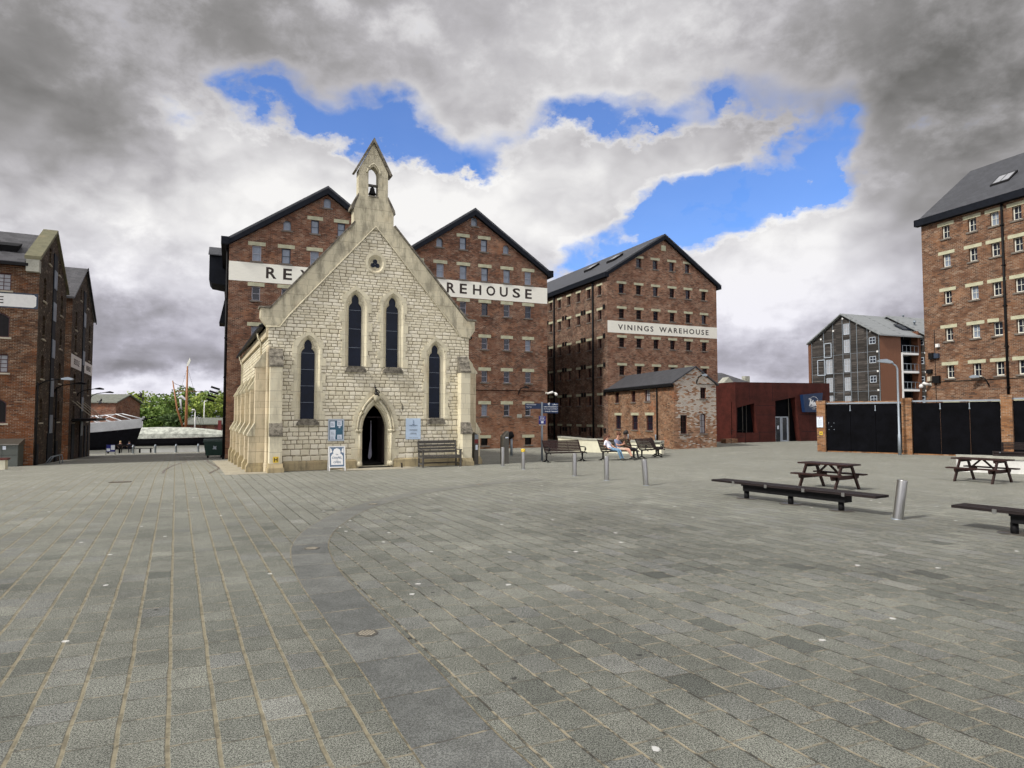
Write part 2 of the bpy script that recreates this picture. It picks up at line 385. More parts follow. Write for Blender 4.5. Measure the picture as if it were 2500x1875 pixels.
def bandstone():
    m, t, p = material('smooth_granite_band')
    uv = t.uv(); x, y, _ = t.sep(uv)
    L = .78
    u = t.mul(y, 1 / L); c = t.m('FLOOR', u); fu = t.m('FRACT', u)
    h = t.white(t.comb(c, 1., 1.))
    dx = t.mul(t.m('MINIMUM', fu, t.sub(1., fu)), L)
    e = t.m('MINIMUM', x, t.sub(.585, x))
    ob = t.obj(); gr = t.noise(ob, 110, 2, .8); bl = t.noise(ob, 3., 5, .65); jn = t.noise(ob, 11., 4, .6)
    sp = t.mul(t.ss(gr, .40, .60, .5, 1.5), t.ss(bl, .3, .75, .82, 1.22))
    base = t.mix(h, (.098, .103, .097), (.15, .155, .143))
    col = t.mix(1., base, t.comb(sp, sp, sp), 'MULTIPLY')
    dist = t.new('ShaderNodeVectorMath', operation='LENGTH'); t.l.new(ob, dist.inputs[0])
    col = t.mix(t.mul(t.ss(dist.outputs['Value'], 10., 22.), .5), col, (.24, .238, .205))  # band gets the same painted brightening away from the viewpoint
    jc = t.ss(dx, .004, .013, 1., 0.)
    col = t.mix(t.mul(jc, .85), col, t.mix(t.ss(bl, .45, .55), (.06, .055, .045), (.28, .24, .16)))
    je = t.ss(e, t.add(.004, t.mul(jn, .012)), t.add(.009, t.mul(jn, .018)), 1., 0.)
    col = t.mix(t.mul(je, .9), col, t.mix(t.ss(jn, .4, .6), (.26, .22, .13), (.10, .085, .055)))
    t.set(p.inputs['Base Color'], col); p.inputs['Roughness'].default_value = .7
    bump(t, p, t.add(t.mul(gr, .2), t.mul(t.m('MAXIMUM', jc, je), -1.)), .4, .006)
    return m
M['bandstone'] = bandstone()

def leaf(name, a, b):
    m, t, p = material(name)
    n = t.noise(t.obj(), .5, 3, .6); n2 = t.noise(t.obj(), 3., 2, .6)
    t.set(p.inputs['Base Color'], t.mix(t.ss(t.add(t.mul(n, .6), t.mul(n2, .4)), .35, .65), a, b))
    p.inputs['Roughness'].default_value = .7
    return m
M['leaf_y'] = leaf('yellow_green_leaves', (.16, .24, .035), (.34, .41, .075))
M['leaf_g'] = leaf('mid_green_leaves', (.07, .14, .02), (.18, .27, .045))
M['leaf_d'] = leaf('dark_green_leaves', (.03, .065, .014), (.09, .15, .03))
M['bark'] = plain('bark', (.07, .05, .035), .9, 0, .3, 5)

def water():
    m, t, p = material('dock_water')
    t.set(p.inputs['Base Color'], (.22, .22, .19)); p.inputs['Roughness'].default_value = .28
    p.inputs['Specular IOR Level'].default_value = .9
    n = t.noise(t.map(t.obj(), (1, 3, 1)), .8, 5, .6); bump(t, p, n, .5, .08)
    return m
M['water'] = water()

# ------------------------------------------------------------------ meshes
class MB:
    def __init__(s, sc=1.):
        s.v = []; s.f = []; s.mi = []; s.sc = sc; s.x = Matrix.Identity(4); s.cm = 0; s.smooth = []
        s.sm = False
    def vert(s, p):
        q = s.x @ Vector(p); s.v.append(q * s.sc); return len(s.v) - 1
    def face(s, idx):
        s.f.append(tuple(idx)); s.mi.append(s.cm); s.smooth.append(s.sm)
    def poly(s, pts): s.face([s.vert(p) for p in pts])
    def box(s, x0, x1, y0, y1, z0, z1):
        if x0 > x1: x0, x1 = x1, x0
        if y0 > y1: y0, y1 = y1, y0
        if z0 > z1: z0, z1 = z1, z0
        b = [s.vert((x, y, z)) for z in (z0, z1) for y in (y0, y1) for x in (x0, x1)]
        for q in ((0, 2, 3, 1), (4, 5, 7, 6), (0, 1, 5, 4), (2, 6, 7, 3), (0, 4, 6, 2), (1, 3, 7, 5)):
            s.face([b[i] for i in q])
        return s
    def loft(s, A, B, closed=True, capa=False, capb=False):
        ia = [s.vert(p) for p in A]; ib = [s.vert(p) for p in B]; n = len(A)
        for i in range(n if closed else n - 1):
            j = (i + 1) % n; s.face((ia[i], ia[j], ib[j], ib[i]))
        if capa: s.face(ia[::-1])
        if capb: s.face(ib)
    def prism(s, prof, axis, a, b, tess=False):
        """prof: 2D points (counter-clockwise), extruded along axis x/y/z from a to b"""
        def P(p, w):
            return {'x': (w, p[0], p[1]), 'y': (p[0], w, p[1]), 'z': (p[0], p[1], w)}[axis]
        A = [P(p, a) for p in prof]; B = [P(p, b) for p in prof]
        s.loft(A, B)
        if tess:
            tr = tessellate_polygon([[Vector((p[0], p[1], 0)) for p in prof]])
            for q in tr:
                s.poly([A[i] for i in q]); s.poly([B[i] for i in q])
        else:
            s.poly(A[::-1]); s.poly(B)
        return s
    def tube(s, path, r, n=8, cap=True, rr=None):
        path = [Vector(p) for p in path]; rings = []
        old = s.sm; s.sm = True
        for i, p in enumerate(path):
            d = (path[min(i + 1, len(path) - 1)] - path[max(i - 1, 0)]).normalized()
            up = Vector((0, 0, 1)) if abs(d.z) < .9 else Vector((1, 0, 0))
            a = d.cross(up).normalized(); b = a.cross(d)
            ri = rr[i] if rr else r
            rings.append([s.vert(p + a * math.cos(2 * math.pi * k / n) * ri + b * math.sin(2 * math.pi * k / n) * ri) for k in range(n)])
        for A, B in zip(rings, rings[1:]):
            for k in range(n): s.face((A[k], A[(k + 1) % n], B[(k + 1) % n], B[k]))
        s.sm = False
        if cap: s.face(rings[0][::-1]); s.face(rings[-1])
        s.sm = old
        return s
    def lathe(s, prof, n=20, cx=0, cy=0):
        """prof: (r, z) bottom to top"""
        old = s.sm; s.sm = True; rings = []
        for r, z in prof:
            if r < 1e-5: rings.append([s.vert((cx, cy, z))])
            else: rings.append([s.vert((cx + r * math.cos(2 * math.pi * k / n), cy + r * math.sin(2 * math.pi * k / n), z)) for k in range(n)])
        for A, B in zip(rings, rings[1:]):
            for k in range(n):
                k2 = (k + 1) % n
                if len(A) == 1: s.face((A[0], B[k2], B[k]))
                elif len(B) == 1: s.face((A[k], A[k2], B[0]))
                else: s.face((A[k], A[k2], B[k2], B[k]))
        s.sm = old
        return s
    def ball(s, c, r, n=10, sq=(1, 1, 1)):
        old = s.sm; s.sm = True
        rings = []
        for i in range(n // 2 + 1):
            th = math.pi * i / (n // 2)
            rings.append([s.vert((c[0] + r * sq[0] * math.sin(th) * math.cos(2 * math.pi * k / n), c[1] + r * sq[1] * math.sin(th) * math.sin(2 * math.pi * k / n), c[2] - r * sq[2] * math.cos(th))) for k in range(n)])
        for A, B in zip(rings, rings[1:]):
            for k in range(n): s.face((A[k], A[(k + 1) % n], B[(k + 1) % n], B[k]))
        s.sm = old
        return s
    def mesh(s, name, mats):
        me = bpy.data.meshes.new(name)
        me.from_pydata([tuple(v) for v in s.v], [], s.f)
        for m in (mats if isinstance(mats, (list, tuple)) else [mats]): me.materials.append(M[m] if isinstance(m, str) else m)
        me.validate()
        uvl = me.uv_layers.new(name='uv')
        for p in me.polygons:
            n = p.normal
            if abs(n.z) > .985: ua = Vector((1, 0, 0)); va = Vector((0, 1, 0))
            else:
                ua = Vector((-n.y, n.x, 0)).normalized(); va = n.cross(ua)
                if va.z < 0: va = -va
            for li in p.loop_indices:
                co = me.vertices[me.loops[li].vertex_index].co
                uvl.data[li].uv = (co.dot(ua), co.dot(va))
        if len(me.polygons) == len(s.mi):
            me.polygons.foreach_set('material_index', s.mi)
            me.polygons.foreach_set('use_smooth', s.smooth)
        me.update()
        return me
    def build(s, name, mats, parent=None, loc=(0, 0, 0), rz=0., weld=False):
        me = s.mesh(name, mats)
        if weld:
            bm = bmesh.new(); bm.from_mesh(me); bmesh.ops.remove_doubles(bm, verts=bm.verts, dist=1e-4)
            bmesh.ops.recalc_face_normals(bm, faces=bm.faces); bm.to_mesh(me); bm.free()
        return link(name, me, parent, loc, rz)

def link(name, me, parent=None, loc=(0, 0, 0), rz=0.):
    o = bpy.data.objects.new(name, me); COL.objects.link(o)
    o.location = loc; o.rotation_euler = (0, 0, rz)
    if parent is not None: o.parent = parent
    return o

def tag(o, label, cat, group=None, kind=None):
    o['label'] = label; o['category'] = cat
    if group: o['group'] = group
    if kind: o['kind'] = kind
    return o
def thing(name, label, cat, loc=(0, 0, 0), rz=0., group=None):
    o = link(name, None, None, loc, rz); return tag(o, label, cat, group)
def struct(o, kind='structure'):
    o['kind'] = kind; return o
def dup(root, loc, rz, label):
    def cp(o, par):
        c = o.copy(); COL.objects.link(c); c.parent = par
        for ch in list(o.children): cp(ch, c)
        return c
    r = cp(root, None); r.location = loc; r.rotation_euler = (0, 0, rz); r['label'] = label
    return r

def G(x, y):
    """height of the square: level near the camera, falling gently towards the dock"""
    s = -.438 * x + .899 * y; t = .899 * x + .438 * y
    q = s - 26.; rel = max(0., .5 * (q + math.sqrt(q * q + 1.)) - .01)
    if t < 2: w = 1.
    elif t < 20: w = 1 - .47 * (t - 2) / 18
    elif t < 25: w = .53
    elif t < 32: w = .53 * (1 - (t - 25) / 7)
    else: w = 0.
    return -.034 * w * rel

# text as mesh -------------------------------------------------------
def text_mesh(txt, h, depth=.01, bold=.0, width=None, shear=0., spacing=1., align='CENTER'):
    cu = bpy.data.curves.new('txt', 'FONT'); cu.body = txt; cu.size = 1.; cu.extrude = 0.; cu.offset = bold
    cu.space_character = spacing; cu.align_x = 'LEFT'; cu.shear = shear; cu.resolution_u = 3; cu.space_line = .95
    ob = bpy.data.objects.new('txt', cu); COL.objects.link(ob)
    dg = bpy.context.evaluated_depsgraph_get(); me = bpy.data.meshes.new_from_object(ob.evaluated_get(dg))
    bpy.data.objects.remove(ob)
    vs = [v.co.copy() for v in me.vertices]
    x0 = min(v.x for v in vs); x1 = max(v.x for v in vs); y0 = min(v.y for v in vs); y1 = max(v.y for v in vs)
    sy = h / (y1 - y0); sx = sy if width is None else width / (x1 - x0)
    mb = MB()
    base = [((v.x - x0) * sx, (v.y - y0) * sy) for v in vs]
    W = (x1 - x0) * sx
    off = {'CENTER': -W / 2, 'LEFT': 0, 'RIGHT': -W}[align]
    idx = [mb.vert((p[0] + off, -depth, p[1])) for p in base]
    for p in me.polygons: mb.face([idx[i] for i in p.vertices][::1])
    bk = [mb.vert((p[0] + off, 0, p[1])) for p in base]
    from collections import Counter
    ec = Counter()
    for p in me.polygons:
        for k in p.edge_keys: ec[k] += 1
    for (a, b), n in ec.items():
        if n == 1: mb.face((idx[a], idx[b], bk[b], bk[a]))
    return mb
def text(name, txt, h, mat, parent, loc, rz=0., **kw):
    return text_mesh(txt, h, **kw).build(name, mat, parent, loc, rz)

# walls with openings --------------------------------------------------
def clip(poly, a, b, c):
    """keep a*x+b*y<=c"""
    out = []
    for i in range(len(poly)):
        p, q = poly[i], poly[(i + 1) % len(poly)]
        dp = a * p[0] + b * p[1] - c; dq = a * q[0] + b * q[1] - c
        if dp <= 1e-9: out.append(p)
        if (dp < -1e-9 and dq > 1e-9) or (dp > 1e-9 and dq < -1e-9):
            t = dp / (dp - dq); out.append((p[0] + (q[0] - p[0]) * t, p[1] + (q[1] - p[1]) * t))
    return out
def arch_pts(w, h, kind='round', n=8):
    """outline of an opening, centred at 0,0 (bounding box centre), CCW"""
    if kind == 'rect': return [(-w / 2, -h / 2), (w / 2, -h / 2), (w / 2, h / 2), (-w / 2, h / 2)]
    if kind == 'round': rise = w / 2
    else: rise = w * .22
    pts = [(-w / 2, -h / 2), (w / 2, -h / 2)]
    z0 = h / 2 - rise
    if kind == 'seg':
        Rr = (w * w / 4 + rise * rise) / (2 * rise); cz = h / 2 - Rr; a0 = math.asin(w / 2 / Rr)
        pts += [(Rr * math.sin(a0 - 2 * a0 * i / n), cz + Rr * math.cos(a0 - 2 * a0 * i / n)) for i in range(n + 1)]
    else:
        pts += [(w / 2 * math.cos(math.pi * i / n), z0 + w / 2 * math.sin(math.pi * i / n)) for i in range(n + 1)]
    return pts
def wall(mb, outline, holes, T=None, thick=.25):
    """outline convex CCW [(a,z)], holes [(cx,cz,pts)] pts relative; wall plane y=0 outward -y; T maps to building space"""
    T = T or Matrix.Identity(4); old = mb.x; mb.x = old @ T
    xs = {min(p[0] for p in outline), max(p[0] for p in outline)}; zs = {min(p[1] for p in outline), max(p[1] for p in outline)}
    bb = []
    for cx, cz, pts in holes:
        b = (cx + min(p[0] for p in pts), cx + max(p[0] for p in pts), cz + min(p[1] for p in pts), cz + max(p[1] for p in pts))
        bb.append(b); xs |= {round(b[0], 5), round(b[1], 5)}; zs |= {round(b[2], 5), round(b[3], 5)}
    def uniq(s):
        s = sorted(s); o = [s[0]]
        for v in s[1:]:
            if v - o[-1] > 1e-3: o.append(v)
        return o
    xs = uniq(xs); zs = uniq(zs)
    edges = [(outline[i], outline[(i + 1) % len(outline)]) for i in range(len(outline))]
    hp = [(q[1] - p[1], -(q[0] - p[0]), (q[1] - p[1]) * p[0] - (q[0] - p[0]) * p[1]) for p, q in edges]
    for i in range(len(xs) - 1):
        for j in range(len(zs) - 1):
            mx, mz = (xs[i] + xs[i + 1]) / 2, (zs[j] + zs[j + 1]) / 2
            if any(b[0] < mx < b[1] and b[2] < mz < b[3] for b in bb): continue
            poly = [(xs[i], zs[j]), (xs[i + 1], zs[j]), (xs[i + 1], zs[j + 1]), (xs[i], zs[j + 1])]
            for a, b, c in hp:
                poly = clip(poly, a, b, c)
                if len(poly) < 3: break
            if len(poly) >= 3: mb.poly([(p[0], 0, p[1]) for p in poly])
    for (cx, cz, pts), b in zip(holes, bb):
        if len(pts) > 4:
            rect = [(b[0], b[2]), (b[1], b[2]), (b[1], b[3]), (b[0], b[3])]
            hole = [(cx + p[0], cz + p[1]) for p in pts]
            L = [[Vector((p[0], p[1], 0)) for p in rect], [Vector((p[0] * 1., p[1], 0)) for p in hole]]
            # shrink hole a hair so that it never touches its rectangle
            L[1] = [Vector((cx + (p[0] - cx) * .998, cz + (p[1] - cz) * .998, 0)) for p in hole]
            flat = L[0] + L[1]
            for q in tessellate_polygon(L): mb.poly([(flat[k].x, 0, flat[k].y) for k in q])
        hole = [(cx + p[0], cz + p[1]) for p in pts]
        mb.loft([(p[0], 0, p[1]) for p in hole], [(p[0], thick, p[1]) for p in hole])
    mb.x = old

ROT = {'front': 0., 'left': -math.pi / 2, 'right': math.pi / 2}
def WT(side, off=0.):
    """wall frame in building space; off = plane position"""
    if side == 'front': return Matrix.Translation((0, off, 0))
    if side == 'left': return Matrix.Translation((off, 0, 0)) @ Matrix.Rotation(-math.pi / 2, 4, 'Z')
    return Matrix.Translation((off, 0, 0)) @ Matrix.Rotation(math.pi / 2, 4, 'Z')
def wpos(side, a, z, off=0.):
    if side == 'front': return (a, off, z)
    if side == 'left': return (off, -a, z)     # a = -v
    return (off, a, z)

WINC = {}
def win_meshes(key, w, h, shape, frame, glass, nx, nz, sc, fw=.045, depth=.14, lintel=None, sill=None, lw=.2, lh=.2, bot=0., mull=.022):
    """cached meshes of one window kind; origin at opening centre on the wall face"""
    if key in WINC: return WINC[key]
    out = arch_pts(w, h, shape)
    inn = [(p[0] * (1 - 2 * fw / w), p[1] * (1 - 2 * fw / h) + bot / 2) for p in arch_pts(w, h - 0, shape)]
    f = MB(sc); d0, d1 = depth, depth + .05
    f.loft([(p[0], d0, p[1]) for p in out], [(p[0], d0, p[1]) for p in inn])
    f.loft([(p[0], d0, p[1]) for p in inn], [(p[0], d1, p[1]) for p in inn])
    f.loft([(p[0], d0, p[1]) for p in out], [(p[0], d1, p[1]) for p in out])
    iw, ih = w / 2 - fw, h / 2 - fw
    for i in range(1, nx):
        x = -iw + 2 * iw * i / nx; f.box(x - mull / 2, x + mull / 2, d0 + .012, d1 - .002, -ih + bot, ih - .01)
    for j in range(1, nz):
        z = -ih + bot + (2 * ih - bot) * j / nz; f.box(-iw, iw, d0 + .008, d1 - .006, z - mull / 2, z + mull / 2)
    g = MB(sc); g.poly([(p[0] * .999, d1 - .012, p[1] * .999) for p in out])
    r = {'w': f.mesh('window', frame), 'p': g.mesh('pane', glass)}
    if lintel:
        l = MB(sc); l.box(-w / 2 - lw, w / 2 + lw, -.012, .1, h / 2 + .003, h / 2 + lh); r['l'] = l.mesh('lintel', lintel)
    if sill:
        l = MB(sc); l.box(-w / 2 - .1, w / 2 + .1, -.06, .13, -h / 2 - .09, -h / 2 - .003); r['s'] = l.mesh('sill', sill)
    WINC[key] = r
    return r
def put_window(root, ms, side, a, z, sc=1., off=0., glass=None, name='window', tilt=True):
    x, y, zz = wpos(side, a, z, off)
    o = link(name, ms['w'], root, (x * sc, y * sc, zz * sc), ROT[side])
    p = link('pane', glass or ms['p'], o)
    if tilt: p.rotation_euler = (R(random.uniform(-.8, .8)), 0, R(random.uniform(-1., 1.)))
    if 'l' in ms: link('lintel', ms['l'], o)
    if 's' in ms: link('sill', ms['s'], o)
    return o

# ================================================================== SETTING
def dock(s, t):   # s towards the dock, t to the right -> world x, y
    return (-.438 * s + .899 * t, .899 * s + .438 * t)
def ground_mesh():
    mb = MB(); S = [-40, -20, -10, -5] + [i * 1. for i in range(0, 22, 2)] + [22 + i * .75 for i in range(12)] + [32 + 2 * i for i in range(23)] + [78.]
    T = [-70, -50, -40] + [-35 + 2.5 * i for i in range(30)] + [45, 60, 80, 110]
    idx = {}
    for i, s in enumerate(S):
        for j, t in enumerate(T):
            x, y = dock(s, t); idx[i, j] = mb.vert((x, y, G(x, y)))
    for i in range(len(S) - 1):
        for j in range(len(T) - 1): mb.face((idx[i, j], idx[i, j + 1], idx[i + 1, j + 1], idx[i + 1, j]))
    mb.sm = False
    # quay edge and wall
    for j in range(len(T) - 1):
        a = dock(78, T[j]); b = dock(78, T[j + 1]); za, zb = G(*a), G(*b)
        mb.poly([(a[0], a[1], za), (b[0], b[1], zb), (b[0], b[1], -3.5), (a[0], a[1], -3.5)])
    return mb
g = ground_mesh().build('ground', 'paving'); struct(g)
w = MB(); q = [dock(77, -160), dock(77, 260), dock(150, 260), dock(150, -160)]
w.poly([(p[0], p[1], -2.6) for p in q]); struct(w.build('water', 'water'))
fb = MB(); q = [dock(136, -300), dock(136, 500), dock(900, 700), dock(900, -700)]
fb.poly([(p[0], p[1], -1.4) for p in q])
q0, q1 = dock(136, -300), dock(136, 500); fb.poly([(q0[0], q0[1], -1.4), (q1[0], q1[1], -1.4), (q1[0], q1[1], -3), (q0[0], q0[1], -3)])
struct(fb.build('far_bank', 'leaf_d'))
gd = MB()   # wide land beyond the square on the other sides, to the horizon
for pts in ([(110, -60), (900, -60), (900, 900), (110, 400)], [(-900, -60), (-60, -60), (-90, 60), (-900, 500)], [(-900, -900), (900, -900), (900, -60.2), (-900, -60.2)]):
    gd.poly([(x, y, -.6) for x, y in pts])
struct(gd.build('outer_ground', 'cap'))

def strip(pts, w, lift, name, mat, step=.4):
    """a strip following the ground along a polyline; uv x across, y along"""
    P = []
    n = len(pts)
    def cr(i, t):
        p = [Vector(pts[max(0, min(n - 1, k))]) for k in (i - 1, i, i + 1, i + 2)]
        return .5 * ((2 * p[1]) + (-p[0] + p[2]) * t + (2 * p[0] - 5 * p[1] + 4 * p[2] - p[3]) * t * t + (-p[0] + 3 * p[1] - 3 * p[2] + p[3]) * t ** 3)
    for i in range(n - 1):
        m = max(1, int((Vector(pts[i + 1]) - Vector(pts[i])).length / step))
        P += [cr(i, k / m) for k in range(m)]
    P.append(Vector(pts[-1]))
    vs = []; uvs = []; d = 0
    for i, p in enumerate(P):
        t = (P[min(i + 1, len(P) - 1)] - P[max(i - 1, 0)]).normalized(); nn = Vector((t.y, -t.x))
        if i: d += (p - P[i - 1]).length
        for sgn in (-.5, .5):
            q = p + nn * w * sgn; vs.append((q.x, q.y, G(q.x, q.y) + lift)); uvs.append(((sgn + .5) * w, d))
    fs = [(2 * i, 2 * i + 1, 2 * i + 3, 2 * i + 2) for i in range(len(P) - 1)]
    me = bpy.data.meshes.new(name); me.from_pydata(vs, [], fs); me.materials.append(M[mat])
    ul = me.uv_layers.new(name='uv')
    for l in me.loops: ul.data[l.index].uv = uvs[l.vertex_index]
    return struct(link(name, me))
strip([(1.15, 1.6), (.55, 2.75), (-.30, 4.15), (-.86, 5.31), (-1.67, 6.9), (-2.49, 8.54), (-3.02, 9.83), (-3.36, 10.95), (-3.56, 12.42), (-3.52, 14.5), (-3.1, 16.4), (-2.62, 17.7), (-1.95, 18.75), (-.8, 20.1), (.9, 21.6)], .585, .004, 'granite_band', 'bandstone')
# tramway rails let into the alley
for r in ([(-13.2, 24.6), (-14.6, 27.4), (-16.6, 31.9), (-18.6, 36.9), (-21.5, 43.5), (-25.9, 53.), (-29.5, 61.)], [(-11.14, 23.96), (-11.75, 25.6), (-12.9, 28.6), (-16.3, 35.), (-19.0, 40.4), (-20.5, 43.2)]):
    strip(r, .09, .006, 'tram_rail', 'rail')
strip([(-27.5, 38.6), (-34.5, 53), (-41, 66)], .14, .005, 'kerb_line', 'cap')
# pale flagstones along the chapel
fl = MB()
def gp(x, y, l=.005): return (x, y, G(x, y) + l)
def CH(u, v):
    a = R(26.2); return (-9.3 + u * math.cos(a) - v * math.sin(a), 24.6 + u * math.sin(a) + v * math.cos(a))
for i in range(12):
    v0, v1 = -.9 + i * 1.4, -.9 + (i + 1) * 1.4
    fl.poly([gp(*CH(-1.45, v0)), gp(*CH(0, v0)), gp(*CH(0, v1)), gp(*CH(-1.45, v1))])
struct(fl.build('flagstone_apron', 'flag'))
ds = MB()
for i in range(6):
    u0, u1 = 2.6 + i * .5, 3.1 + i * .5
    ds.poly([gp(*CH(u0, -1.1), .006), gp(*CH(u1, -1.1), .006), gp(*CH(u1, .3), .02), gp(*CH(u0, .3), .02)])
struct(ds.build('doorstep_paving', 'flag'))

# manhole covers and drain lids
def lid(x, y, r, label):
    mb = MB(); z = G(x, y) + .006
    n = 24; mb.face([mb.vert((r * math.cos(2 * math.pi * k / n), r * math.sin(2 * math.pi * k / n), .004)) for k in range(n)])
    mb.loft([(r * math.cos(2 * math.pi * k / n), r * math.sin(2 * math.pi * k / n), .004) for k in range(n)], [(r * 1.04 * math.cos(2 * math.pi * k / n), r * 1.04 * math.sin(2 * math.pi * k / n), 0) for k in range(n)])
    c = MB()
    for i in range(-4, 5):
        for j in range(-4, 5):
            if (i + j) % 2 == 0 and math.hypot(i, j) * .21 * r < r * .84:
                w_ = .085 * r; c.box(i * .21 * r - w_, i * .21 * r + w_, j * .21 * r - w_, j * .21 * r + w_, .0045, .007)
    o = mb.build('manhole_cover', 'iron', None, (x, y, z), R(27)); c.build('tread_pattern', 'sill_pale', o)
    o.data.materials[0] = M['steel_brown']; tag(o, label, 'manhole cover', 'round covers in the granite band')
lid(-1.40, 6.35, .105, 'round chequered metal cover in the granite band, nearest of four')
lid(-3.17, 10.35, .12, 'round cover in the granite band just before its bend')
lid(-3.30, 15.5, .12, 'round cover past the bend of the granite band')
lid(-1.0, 19.9, .12, 'farthest small round cover near the end of the granite band')
def gutter_grate(x, y):
    m = MB()
    for i in range(7): m.box(-.28 + i * .085, -.23 + i * .085, -.12, .12, .0, .012)
    m.box(-.30, .30, -.14, -.12, 0, .013); m.box(-.30, .30, .12, .14, 0, .013)
    tag(m.build('drain_grate', 'rail', None, (x, y, G(x, y) + .004), R(20)), 'small rusty drain grate in the paving before the alley', 'drain')
gutter_grate(-12.4, 20.6)

# ================================================================== CHAPEL
ch = thing('chapel', 'pale limestone chapel with a bell gable and lancet windows in the middle of the square', 'chapel', (-9.3, 24.6, 0), R(26.2))
C0 = 4.12; CW = 8.25; CL = 15.2
def lancet(w, h, cusp=True):
    """glass outline centred on bbox; head is a cusped trefoil"""
    a = w / 2
    hh = 1.0 * w / .53
    pts = [(-a, -h / 2), (a, -h / 2)]
    z = h / 2
    prof = [(1., -.60), (.98, -.54), (.88, -.46), (.70, -.405), (.50, -.375), (.53, -.33), (.57, -.27), (.56, -.20), (.46, -.12), (.27, -.05)]
    right = [(a * p, z + q * hh) for p, q in prof]
    pts += right + [(0, z)] + [(-x, zz) for x, zz in reversed(right)]
    return pts
def pointed(w, zs, za, n=7, z0=None):
    """pointed arch: half width w/2, springing at zs, apex za; returns closed pts from z0"""
    a = w / 2; H = za - zs; rr = (H * H + a * a) / (2 * a)
    th = math.asin(min(1, H / rr)); right = [(a - rr + rr * math.cos(th * i / n), zs + rr * math.sin(th * i / n)) for i in range(n + 1)]
    right[-1] = (0, za)
    left = [(-x, z) for x, z in reversed(right[:-1])]
    return ([(-a, z0), (a, z0)] if z0 is not None else []) + right + left
lights = [(1.49, 1.97, 5.11, .53), (3.32, 4.10, 7.04, .52), (4.86, 4.10, 7.04, .51), (6.74, 2.0, 5.14, .50)]
holes = []
for cx, z0, z1, w_ in lights:
    H1 = pointed(w_ + .34, z1 - .52, z1 + .16, 6, z0)
    zc = (z0 + z1 + .16) / 2
    holes.append((cx, zc, [(x, z - zc) for x, z in H1]))
door_out = pointed(1.30, 1.50, 2.78, 9, -.6)
holes.append((4.16, 1.09, [(x, z - 1.09) for x, z in door_out]))
tref_out = [(.33 * math.cos(2 * math.pi * k / 20), .36 * math.sin(2 * math.pi * k / 20)) for k in range(20)]
holes.append((4.10, 8.36, tref_out))
mb = MB(); wall(mb, [(0, -1), (CW, -1), (CW, 5.75), (C0, 10.55), (0, 5.75)], holes, thick=.12)
mb.build('front_wall', 'rubble', ch)
sd = MB()
wall(sd, [(-CL, -1.4), (0, -1.4), (0, 5.6), (-CL, 5.6)], [], WT('left'))
wall(sd, [(0, -1.4), (CL, -1.4), (CL, 5.6), (0, 5.6)], [], WT('right', CW))
sd.poly([(CW, CL, -1.4), (0, CL, -1.4), (0, CL, 5.6), (C0, CL, 10.3), (CW, CL, 5.6)])
sd.build('side_wall', 'rubble_side', ch)
rf = MB()
for sg in (-1, 1):
    e = C0 + sg * (CW / 2 + .22); ez = 5.5
    rf.loft([(e, .44, ez), (C0, .44, 10.25), (C0, .44, 10.42), (e, .44, ez + .17)], [(e, CL + .2, ez), (C0, CL + .2, 10.25), (C0, CL + .2, 10.42), (e, CL + .2, ez + .17)], True, True, True)
rf.build('roof', 'slate', ch)
# interior: dark room seen through the door
it = MB(); it.poly([(.5, .6, .12), (7.8, .6, .12), (7.8, 12, .12), (.5, 12, .12)]); it.poly([(.5, 12, .1), (7.8, 12, .1), (7.8, 12, 5.3), (.5, 12, 5.3)])
it.build('interior', 'interior', ch)
# coping band in ashlar with kneelers
cp = MB(); t_in = [(0.02, 5.30), (0.62, 5.95), (4.08, 9.97), (7.62, 5.95), (8.22, 5.30)]
oL, oR = [(-.12, 5.62), (-.30, 5.85), (-.30, 6.2), (.06, 6.2), (3.26, 10.0)], [(8.36, 5.62), (8.52, 5.85), (8.52, 6.24), (8.14, 6.24), (4.83, 10.0)]
Lp = [(.02, 5.42), (.42, 5.62), (.72, 6.03), (4.08, 9.92), (4.08, 10.6), (3.26, 10.0)] + [(.06, 6.2), (-.30, 6.2), (-.30, 5.85), (-.14, 5.6)]
Rp = [(8.22, 5.42), (8.36, 5.6), (8.52, 5.85), (8.52, 6.24), (8.14, 6.24), (4.84, 10.0), (4.08, 10.6), (4.08, 9.92), (7.5, 6.03), (7.82, 5.62)]
for pr in (Lp, Rp): cp.prism(pr, 'y', -.045, .46, tess=True)
cp.build('gable_coping', 'ashlar_grey', ch)
ct = MB()
for a, b in (((-.36, 6.2), (.06, 6.22)), ((.06, 6.2), (3.25, 9.97)), ((4.84, 10.0), (8.16, 6.24)), ((8.14, 6.25), (8.58, 6.25))):
    dx, dz = b[0] - a[0], b[1] - a[1]; L = math.hypot(dx, dz); nx, nz = -dz / L, dx / L
    ct.prism([a, b, (b[0] + nx * .07, b[1] + nz * .07), (a[0] + nx * .07, a[1] + nz * .07)], 'y', -.10, .52)
ct.build('coping_cap', 'rough_stone', ch)
st = MB()
st.tube([(-.1, -.055, 5.5), (.40, -.055, 5.52), (.72, -.055, 5.98), (4.08, -.055, 9.90), (7.48, -.055, 5.98), (7.82, -.055, 5.55), (8.3, -.055, 5.5)], .028, 6)
st.build('string_moulding', 'ashlar', ch)
# bell gable
bx = 3.97; bd0, bd1 = -.05, .42
bc = MB()
body = [(bx - .80, 9.75), (bx + .85, 9.75), (bx + .86, 10.66), (bx + .62, 11.2), (bx + .61, 12.22), (bx, 13.42), (bx - .61, 12.16), (bx - .60, 11.17), (bx - .80, 10.58)]
hb = (bx, 11.77, [(x, z - 11.77) for x, z in pointed(.42, 12.1, 12.42, 6, 11.12)])
